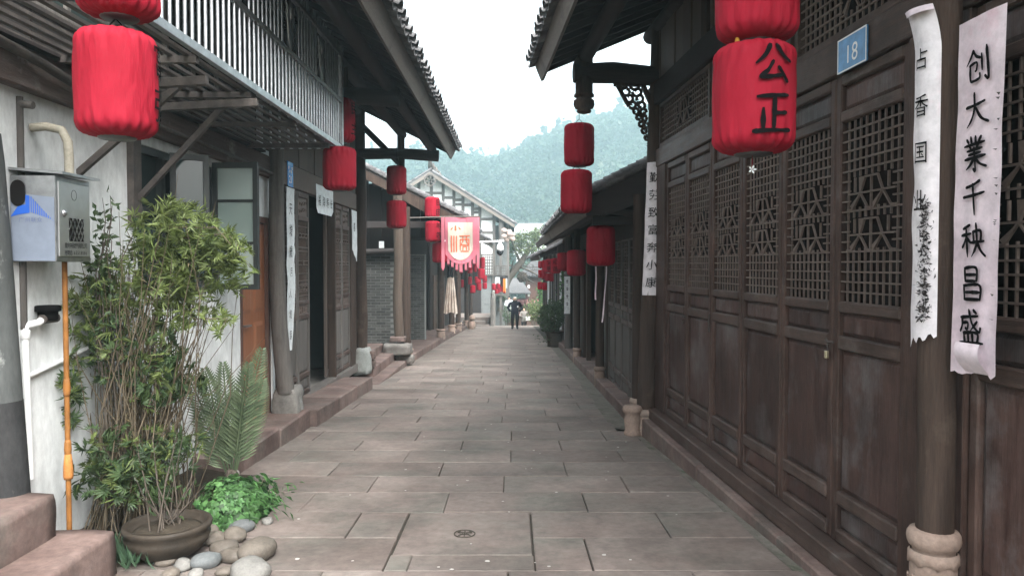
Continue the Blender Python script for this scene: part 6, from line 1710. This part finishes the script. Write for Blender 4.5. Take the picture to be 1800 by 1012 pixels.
def strip(u0, u1, v0, v1):
    def f(s, t):
        v = v0+(v1-v0)*t; 
        if t > .9: v += -6*(abs(2*s-1))*(t-.9)*10
        return bx(u0+(u1-u0)*s), bz(v)
    return f
for (u0,u1,v0,v1,d) in ((776,782,382,476,0),(838,843,382,473,0),(786,790.5,444,468,.012),(793.5,798,452,472,.012),(801,805.5,456,478,.012),(808,813.5,459,482,.012),(817,821,456,478,.012),(824,828.5,450,474,.012),(831,836,444,467,.012)):
    cloth(strip(u0,u1,v0,v1), 2, 10, W['pink'], 'streamer', d)
em = MB()
def bpoly(pts):
    n = len(pts); Q = [(bx(u), wave(bx(u),bz(v))-.022, bz(v)) for u, v in pts]; em.add(Q, [tuple(range(n))])
bpoly([(800,397),(802.5,397),(803,405),(801.3,406),(799.6,405)]); bpoly([(797,399),(796,402.5),(792.5,405),(793.5,402)]); bpoly([(806,398.5),(808,400),(811.5,404),(807.5,403)])
for u in (793,797.5,802): bpoly([(u,414.5),(u+2,414.5),(u+2,443),(u,443)])
def bline(a, b, w_=1.7):
    dx, dy = b[0]-a[0], b[1]-a[1]; L = math.hypot(dx,dy); nx_, ny_ = -dy/L*w_/2, dx/L*w_/2
    bpoly([(a[0]+nx_,a[1]+ny_),(b[0]+nx_,b[1]+ny_),(b[0]-nx_,b[1]-ny_),(a[0]-nx_,a[1]-ny_)])
for a, b in (((807.5,415),(826,414.5)),((809,421),(824.5,420.5)),((809.5,420),(809.5,440)),((824.5,420),(824.5,440)),((810,441.5),(824,441.5)),((814,415),(814,424)),((820,415),(820,424)),((814,424),(811,429)),((820,424),(823,429)),((814,433),(820,433)),((814,433),(814,440)),((820,433),(820,440)),((810.5,430.5),(823.5,430.5))): bline(a, b)
em.build('lettering', W['orangered'], bn)

# ================================================================ dome camera on its arm
dc = thing('dome_camera', 'white dome security camera hanging from a horizontal arm', 'camera', at(879,424,27))
s_ = 27/1320; p = at(879,437,27)
MB().tube([at(838,426,27), at(886,423.5,27)], .035, 8).build('arm', W['white'], dc)
MB().lathe((p.x,p.y,p.z), [(.125,-.06),(.13,0),(.12,.08),(.09,.15),(.04,.2),(.035,.30)], 18).build('housing', W['white'], dc)
MB().lathe((p.x,p.y,p.z-.25), [(.01,0),(.06,.02),(.1,.07),(.12,.13),(.125,.19)], 18).build('dome', plain('black dome', (0.015,0.016,0.018), .12), dc)
MB().tube([at(838,426,27), at(838,430,27)+Vector((0,.2,0)), Vector((-1.22,27.2,2.66))], .03, 6).build('bracket', W['white'], dc)

# ================================================================ gas meter box and pipes
gb_ = thing('meter_box', 'steel gas meter box with blue printed side on the white wall', 'meter box', (-2.72,4.45,1.67))
X0, X1, Y0, Y1, Z0, Z1 = -2.85, -2.59, 4.27, 4.62, 1.67, 2.16
MB().bb(X0+.002,X1,Y0,Y1,Z0,Z1,ch=.004).build('case', W['steel'], gb_)
m = MB(); m.add([(X0,Y0-.01,2.19),(X1+.05,Y0-.01,2.165),(X1+.05,Y1+.03,2.165),(X0,Y1+.03,2.19),(X0,Y0-.01,2.205),(X1+.05,Y0-.01,2.18),(X1+.05,Y1+.03,2.18),(X0,Y1+.03,2.205)],[(0,1,2,3),(7,6,5,4),(0,4,5,1),(1,5,6,2),(2,6,7,3),(3,7,4,0)]); m.build('lid', W['steel'], gb_, fix=True)
FW, FH = X1-X0, Z1-Z0
def fs(s, t, h=.002): return (X0+FW*s, Y0-h, Z0+FH*t)
m = MB(); m.add([fs(.03,.01),fs(.985,.01),fs(.985,.745),fs(.03,.80)],[(0,1,2,3)]); m.build('side_film', W['boxpale'], gb_)
m = MB(); n = 14
arc = [fs(.03+.95*i/n, .50+.07*math.sin(PI*(i/n*.9+.05)), .004) for i in range(n+1)]
m.add([fs(.03,.52,.004),fs(.22,.545,.004),fs(.45,.565,.004),fs(.45,.76,.004),fs(.36,.77,.004),fs(.36,.66,.004),fs(.2,.645,.004)],[tuple(range(7))])
for i in range(11):
    s0 = .475+.046*i; top = .75-.022*i; m.add([fs(s0,.57-.008*i,.004),fs(s0+.022,.57-.009*i,.004),fs(s0+.022,top-.006*i,.004),fs(s0,top-.004*i,.004)],[(0,1,2,3)])
m.build('print', W['boxblue'], gb_)
m = MB(); hole = []
for i in range(24):
    a = 2*PI*i/24; hole.append(fs(.20+.165*math.cos(a), .80+(.10*math.sin(a) + (.045 if math.sin(a) > 0 else -.06)), .006))
m.add(hole, [tuple(range(24))]); m.build('opening', W['inner'], gb_)
tm = MB()
for i, ch in enumerate('广州联众'): write(tm, ch, lambda a,b,h,i=i: (X0+FW*(.26+.135*i)+a, Y0-.004-h, Z0+FH*.485+b), .030, False)
tm.build('side_lettering', plain('grey blue ink', (0.10,0.13,0.24), .6), gb_)
MB().bb(X1,X1+.008,Y0+.02,Y1-.02,Z0+.03,Z1-.03,ch=.003).build('door', plain('matt steel door', (0.50,0.51,0.51), .42, .85), gb_)
XD_ = X1+.0085
m = MB().bb(XD_,XD_+.001,4.385,4.535,1.79,1.925); vent = m.build('vent', W['inner'], gb_)
m = MB()
for i in range(5):
    for s in (-1, 1):
        y = 4.385+.0375*(i+.0); z0, z1 = (1.79, 1.925) 
        m.bar((XD_+.002, 4.385+.0375*i, 1.79 if s > 0 else 1.925), (XD_+.002, min(4.535,4.385+.0375*i+.075), (1.79 if s > 0 else 1.925)+s*.135*min(1,(4.535-4.385-.0375*i)/.075)), .005, .002, up=(1,0,0))
    m.bar((XD_+.002,4.385,1.79+.0675*(i%2+.0)),(XD_+.002,4.385+.0375*(2-i%2),1.79+.135),.005,.002,up=(1,0,0)) if i < 2 else None
m.build('mesh', W['steel'], vent)
lk = MB().lathe((0,0,0),[(.02,0),(.022,.006),(.012,.016),(.004,.018)],14); lk.v = [(XD_+p[2], 4.335+p[0], 1.95+p[1]) for p in lk.v]
lk.build('lock', W['steel'], gb_)
tm = MB()
for r_, line in enumerate(('重庆中民燃气有限公司','抢修电话:65518886')):
    for i, ch in enumerate(line): write(tm, ch, lambda a,b,h,i=i,r_=r_,n=len(line): (XD_+.001+h, 4.34+.225*(i+.5)/n+a*.8, 1.765-.042*r_+b), .034 if r_ == 0 else .032, False)
tm.build('lettering', W['black'], gb_)
m = MB()
for i in range(20):
    a0, a1 = 2*PI*i/20, 2*PI*(i+1)/20; m.bar((XD_,4.44+.026*math.cos(a0),2.06+.03*math.sin(a0)),(XD_,4.44+.026*math.cos(a1),2.06+.03*math.sin(a1)),.003,.002,up=(1,0,0))
m.build('seal_mark', W['dsteel'], gb_)
op = thing('gas_pipe', 'orange gas riser pipe below the steel meter box', 'pipe', (-2.70,4.5,-.1))
GX, GY_ = -2.68, 4.50
MB().cyl((GX,GY_,-.15),(GX,GY_,1.67),.015,n=12).build('riser', W['orange'], op)
for (z, r_) in ((.92,.03),(.55,.03)): MB().lathe((GX,GY_,z-.06),[(.015,0),(r_*.62,.02),(r_*.7,.05),(r_*.62,.09),(.015,.11)],14).build('coupling', W['orange'], op)
MB().lathe((GX,GY_,.38),[(.016,.16),(.026,.06),(.028,0),(.024,-.02)][::-1],14).build('coupling', mat('rusty orange', (0.30,0.13,0.04), (0.5,0.2,0.05), 9), op)
hs_ = thing('flexible_hose', 'beige flexible hose curving from the wall into the meter box', 'hose', (-2.8,4.5,2.2))
MB().tube([(-2.84,4.46,2.46),(-2.76,4.47,2.47),(-2.67,4.48,2.45),(-2.635,4.48,2.38),(-2.63,4.48,2.28),(-2.63,4.48,2.19)], .026, 12).build('tube', mat('beige hose', (0.26,0.24,0.19), (0.36,0.33,0.27), 6, (1,1,1), .6, .1), hs_)
op2 = thing('water_pipe', 'white plastic water pipe with elbow beside the black meter', 'pipe', (-2.8,4.4,.3))
WP = Vector((-2.80,4.50,0))
MB().tube([(-2.82,4.36,.40),(-2.83,4.36,.8),(-2.835,4.36,1.27),(-2.83,4.37,1.30),(-2.80,4.43,1.31),(-2.79,4.45,1.325)], .022, 10).build('tube', W['white'], op2)
MB().lathe((-2.835,4.36,1.22),[(.024,0),(.029,.005),(.029,.05),(.024,.055)],12).build('joint', W['white'], op2)
MB().tube([(-2.83,4.36,1.0),(-2.83,4.7,1.05),(-2.83,5.0,1.1)], .016, 8).build('branch', W['white'], op2)
wm = thing('water_meter', 'small black water meter fixed to the white wall', 'meter', (-2.72,4.5,1.34))
MB().lathe((-2.785,4.50,1.32),[(.05,0),(.055,.01),(.055,.05),(.07,.055),(.07,.085),(.06,.09)],16).build('body', W['black'], wm)
MB().tube([(-2.785,4.44,1.33),(-2.785,4.58,1.33)], .028, 10).build('union', W['rust'], wm)
gp_ = thing('drain_pipe', 'grey vertical conduit beside the near left post', 'pipe', (-2.83,4.4,1.2))
MB().tube([(-2.84,4.36,1.2),(-2.84,4.36,2.62)], .02, 8).build('tube', W['greyw'], gp_); MB().tube([(-2.84,4.36,2.58),(-2.76,4.36,2.57)], .022, 8).build('elbow', W['greyw'], gp_)
# red sandstone steps at the near left
ns = thing('stone_steps', 'near pair of rough red sandstone steps at the lower left corner', 'steps', (-2.6,4.1,-.1))
def step_block(c, d, seed): rough_block(c, d, seed, .010, 9, .022).build('step', W['redstone'], ns)
step_block((-2.62,3.85,-.06), (.66,.92,.36), 41); step_block((-2.95,3.72,.14), (.74,1.0,.46), 42)

# ================================================================ clothes and cloth
def garment(name, label, cat, u0, u1, v0, v1, Y, matl, flare=0.0, pleat=10):
    o = thing(name, label, cat, at((u0+u1)/2, v1, Y)); m = MB(); P = []; nx_, nz_ = 24, 10
    for j in range(nz_+1):
        for i in range(nx_+1):
            s, t = i/nx_, j/nz_; cu = (u0+u1)/2; hw = (u1-u0)/2*(1-flare*(1-t)); p = at(cu+hw*(2*s-1), v0+(v1-v0)*t+ (1.5*math.sin(s*9) if j == nz_ else 0), Y)
            P.append((p.x, p.y+.035*math.sin(s*pleat*2)*(.3+t), p.z))
    m.add(P, [(j*(nx_+1)+i, j*(nx_+1)+i+1, (j+1)*(nx_+1)+i+1, (j+1)*(nx_+1)+i) for j in range(nz_) for i in range(nx_)], True)
    m.build('cloth', matl, o); MB().tube([at(u0,v0-1,Y),at(u1,v0-1,Y)],.01,5).build('hanger', W['dsteel'], o); return o
W['stripe'] = fabric('striped pale cloth', (0.34,0.27,0.22), (0.66,0.60,0.53), .9)
garment('hanging_dress', 'long pale pleated dress hanging in the arcade below the banner', 'dress', 780, 805, 487, 550, 20.5, W['stripe'], .55, 14)
garment('hanging_jacket', 'dark jacket hanging above the pale dress under the banner', 'jacket', 785, 797, 466, 487, 20.4, W['trouser'], .1, 6)
garment('red_cloth', 'bright red cloth hanging by the far balustrade', 'cloth', 872, 889, 502, 514, 45.2, W['red'], .2, 6)
garment('white_shirt', 'white shirt hanging above the red cloth by the far balustrade', 'shirt', 870, 879, 487, 498, 45.0, W['paperwhite'], .2, 6)
garment('dark_shirt', 'dark shirt hanging between white shirt and orange flag', 'shirt', 879, 884, 487, 503, 45.1, W['trouser'], .0, 6)
garment('orange_flag', 'orange and yellow flag hanging at the far balustrade', 'flag', 884.5, 889, 490, 512, 45.0, plain('orange cloth', (0.75,0.20,0.03), .8), .0, 4)
garment('pale_flag', 'pale blue cloth strip beside the orange flag', 'flag', 889.2, 891.5, 489, 506, 45.1, plain('pale blue cloth', (0.5,0.62,0.66), .8), .0, 4)
MB_ = thing('clothes_rail', 'thin rail carrying the clothes at the far balustrade', 'rail', at(880,486,45))
MB().tube([at(864,486,45),at(894,486,45)],.012,6).build('bar', W['dsteel'], MB_); 
for u in (865,893): MB().tube([at(u,486,45),Vector((at(u,486,45).x,45,gz(45)+.1))],.015,6).build('upright', W['dsteel'], MB_)
# black electric plug-in and stone lion beside the arcade kerb
ln = thing('stone_lion', 'small carved stone lion at the end of the arcade kerb', 'statue', at(829,577,38.6)); b0 = Vector((-2.08,38.6,gz(38.6)))
MB().lathe(b0,[(.14,0),(.2,.08),(.2,.3),(.15,.42),(.1,.5)],12,lambda r,z,a: r*(1+.15*noise.noise((math.cos(a)*2,math.sin(a)*2,z*9)))).build('body', W['pedestal'], ln)
MB().lathe(b0+Vector((.03,-.08,.45)),[(.05,0),(.15,.06),(.17,.15),(.13,.25),(.04,.3)],12,lambda r,z,a: r*(1+.2*noise.noise((math.cos(a)*3,math.sin(a)*3,z*12)))).build('head', W['pedestal'], ln)
for s in (-1,1): MB().cyl(b0+Vector((s*.08,-.14,.0)),b0+Vector((s*.07,-.12,.3)),.05,.045,8).build('foreleg', W['pedestal'], ln)

# ================================================================ people
def person(name, label, base, joints, edges, mats, hair=None, group=None, face=None):
    import bmesh
    me = bpy.data.meshes.new('skeleton'); keys = list(joints)
    me.from_pydata([joints[k][0] for k in keys], [(keys.index(a), keys.index(b)) for a, b in edges], [])
    o = bpy.data.objects.new('skeleton', me); C.objects.link(o)
    md = o.modifiers.new('s','SKIN'); md.use_smooth_shade = True
    for i, k in enumerate(keys):
        sv = me.skin_vertices[0].data[i]; r = joints[k][1]; sv.radius = r if isinstance(r, tuple) else (r, r); sv.use_root = (k == 'pelvis')
    o.modifiers.new('b','SUBSURF').levels = 2
    dg = bpy.context.evaluated_depsgraph_get(); dg.update()
    nm_ = bpy.data.meshes.new_from_object(o.evaluated_get(dg)); bpy.data.objects.remove(o); bpy.data.meshes.remove(me)
    nm_.name = 'body'; nm_.materials.clear()
    for m_ in mats[0]: nm_.materials.append(m_)
    for p in nm_.polygons: p.material_index = mats[1](p.center); p.use_smooth = True
    t = thing(name, label, 'person', base, 0, group, local=True)
    b = inst(nm_, 'body', t)
    return t
J = {'pelvis':((0,0,.92),(.15,.11)),'waist':((0,0,1.06),(.165,.125)),'chest':((0,.0,1.27),(.185,.13)),'upch':((0,0,1.38),(.16,.11)),'neck':((0,-.01,1.475),.06),'chin':((0,-.03,1.545),(.068,.075)),'head':((0,-.03,1.615),(.08,.095)),'top':((0,-.02,1.69),(.055,.065)),
     'shl':((-.19,0,1.40),.075),'ell':((-.30,.05,1.14),.062),'hal':((-.19,-.06,.93),.055),'shr':((.19,0,1.40),.075),'elr':((.30,.05,1.14),.062),'har':((.19,-.06,.93),.055),
     'hipl':((-.09,0,.86),.105),'knl':((-.10,-.02,.48),.075),'anl':((-.10,.02,.09),.055),'tol':((-.115,-.15,.045),.042),'hipr':((.09,0,.86),.105),'knr':((.10,-.06,.48),.075),'anr':((.10,-.02,.09),.055),'tor':((.12,-.19,.045),.042)}
E_ = [('pelvis','waist'),('waist','chest'),('chest','upch'),('upch','neck'),('neck','chin'),('chin','head'),('head','top'),('upch','shl'),('shl','ell'),('ell','hal'),('upch','shr'),('shr','elr'),('elr','har'),('pelvis','hipl'),('hipl','knl'),('knl','anl'),('anl','tol'),('pelvis','hipr'),('hipr','knr'),('knr','anr'),('anr','tor')]
def pm(c):
    if c.z > 1.50: return 2
    if c.z > .80: return 0
    if c.z < .10: return 3
    return 1
pb = at(905,578,39.0)
man = person('person', 'man in dark padded jacket and black trousers walking with hands in pockets', (pb.x,39.0,gz(39.0)), J, E_, ([W['jacket'],W['trouser'],W['skin'],W['black']], pm))
hr_ = MB().lathe((0,-.01,1.635),[(.082,0),(.088,.04),(.075,.075),(.04,.095),(.01,.1)],14); o = hr_.mesh('hair', W['hair']); ho_ = inst(o,'hair',man); ho_.location = (0,.035,-.005)
fc = MB().lathe((0,-.125,1.60),[(.004,-.02),(.014,-.012),(.012,.02),(.005,.03)],6); man.scale = (1.2,1.1,.97); inst(fc.mesh('nose', W['skin']),'nose',man)
for s in (-1,1):
    inst(MB().lathe((s*.03,-.118,1.632),[(.003,-.006),(.009,0),(.003,.006)],6).mesh('eye', W['black']),'eye',man)
    inst(MB().lathe((s*.088,-.02,1.60),[(.006,-.03),(.015,0),(.006,.03)],6).mesh('ear', W['skin']),'ear',man)
inst(MB().bb(-.022,.022,-.124,-.118,1.562,1.568).mesh('mouth', plain('lips', (0.25,0.11,0.09), .6)),'mouth',man)
cl_ = MB().lathe((0,-.01,1.43),[(.10,0),(.115,.03),(.10,.09),(.085,.1)],14); inst(cl_.mesh('collar', W['trouser']),'collar',man)
inst(MB().bb(.10,.15,-.15,-.135,1.16,1.26).mesh('badge', W['white']),'badge',man)
J2 = dict(J); J2['ell'] = ((-.27,-.08,1.15),.055); J2['hal'] = ((-.05,-.27,1.12),.04); J2['elr'] = ((.27,-.08,1.15),.055); J2['har'] = ((.08,-.28,1.10),.04)
pz2 = at(920,540,48.6).z-1.72
wom = person('person', 'person in grey coat half hidden below the street end behind the man', (at(921,540,48.6).x,48.6,pz2), J2, E_, ([W['greycloth'],W['trouser'],W['skin'],W['black']], pm))
inst(MB().lathe((0,.0,1.61),[(.08,-.06),(.1,0),(.095,.05),(.06,.1),(.01,.12)],14).mesh('hair', W['black']),'hair',wom)
inst(MB().bb(.12,.42,-.32,-.30,.9,1.15).mesh('paper_bag', W['white']),'paper_bag',wom)
pz3 = at(886,530,49.5).z-1.72
ch3 = person('person', 'person in pale clothes partly hidden behind the walking man', (at(895,528,49.8).x,49.8,at(895,521,49.8).z-1.72), J2, E_, ([W['paperwhite'],W['greycloth'],W['skin'],W['black']], pm))
inst(MB().lathe((0,.0,1.61),[(.08,-.06),(.1,0),(.095,.05),(.06,.1),(.01,.12)],14).mesh('hair', W['black']),'hair',ch3)

# ================================================================ misty air
hz = MB().bb(-470,470,-45,500,-14,118)
ho = hz.build('haze', None); tag(ho, 'pale mist filling the valley air', 'haze', kind='stuff')
hm = bpy.data.materials.new('haze'); hm.use_nodes = True; nt = hm.node_tree
for n in list(nt.nodes): nt.nodes.remove(n)
out = nt.nodes.new('ShaderNodeOutputMaterial'); pvn = nt.nodes.new('ShaderNodeVolumePrincipled')
pvn.inputs['Color'].default_value = (0.56,0.76,0.83,1); pvn.inputs['Density'].default_value = 0.0019; pvn.inputs['Anisotropy'].default_value = 0.2
nt.links.new(pvn.outputs[0], out.inputs['Volume']); ho.data.materials.append(hm)
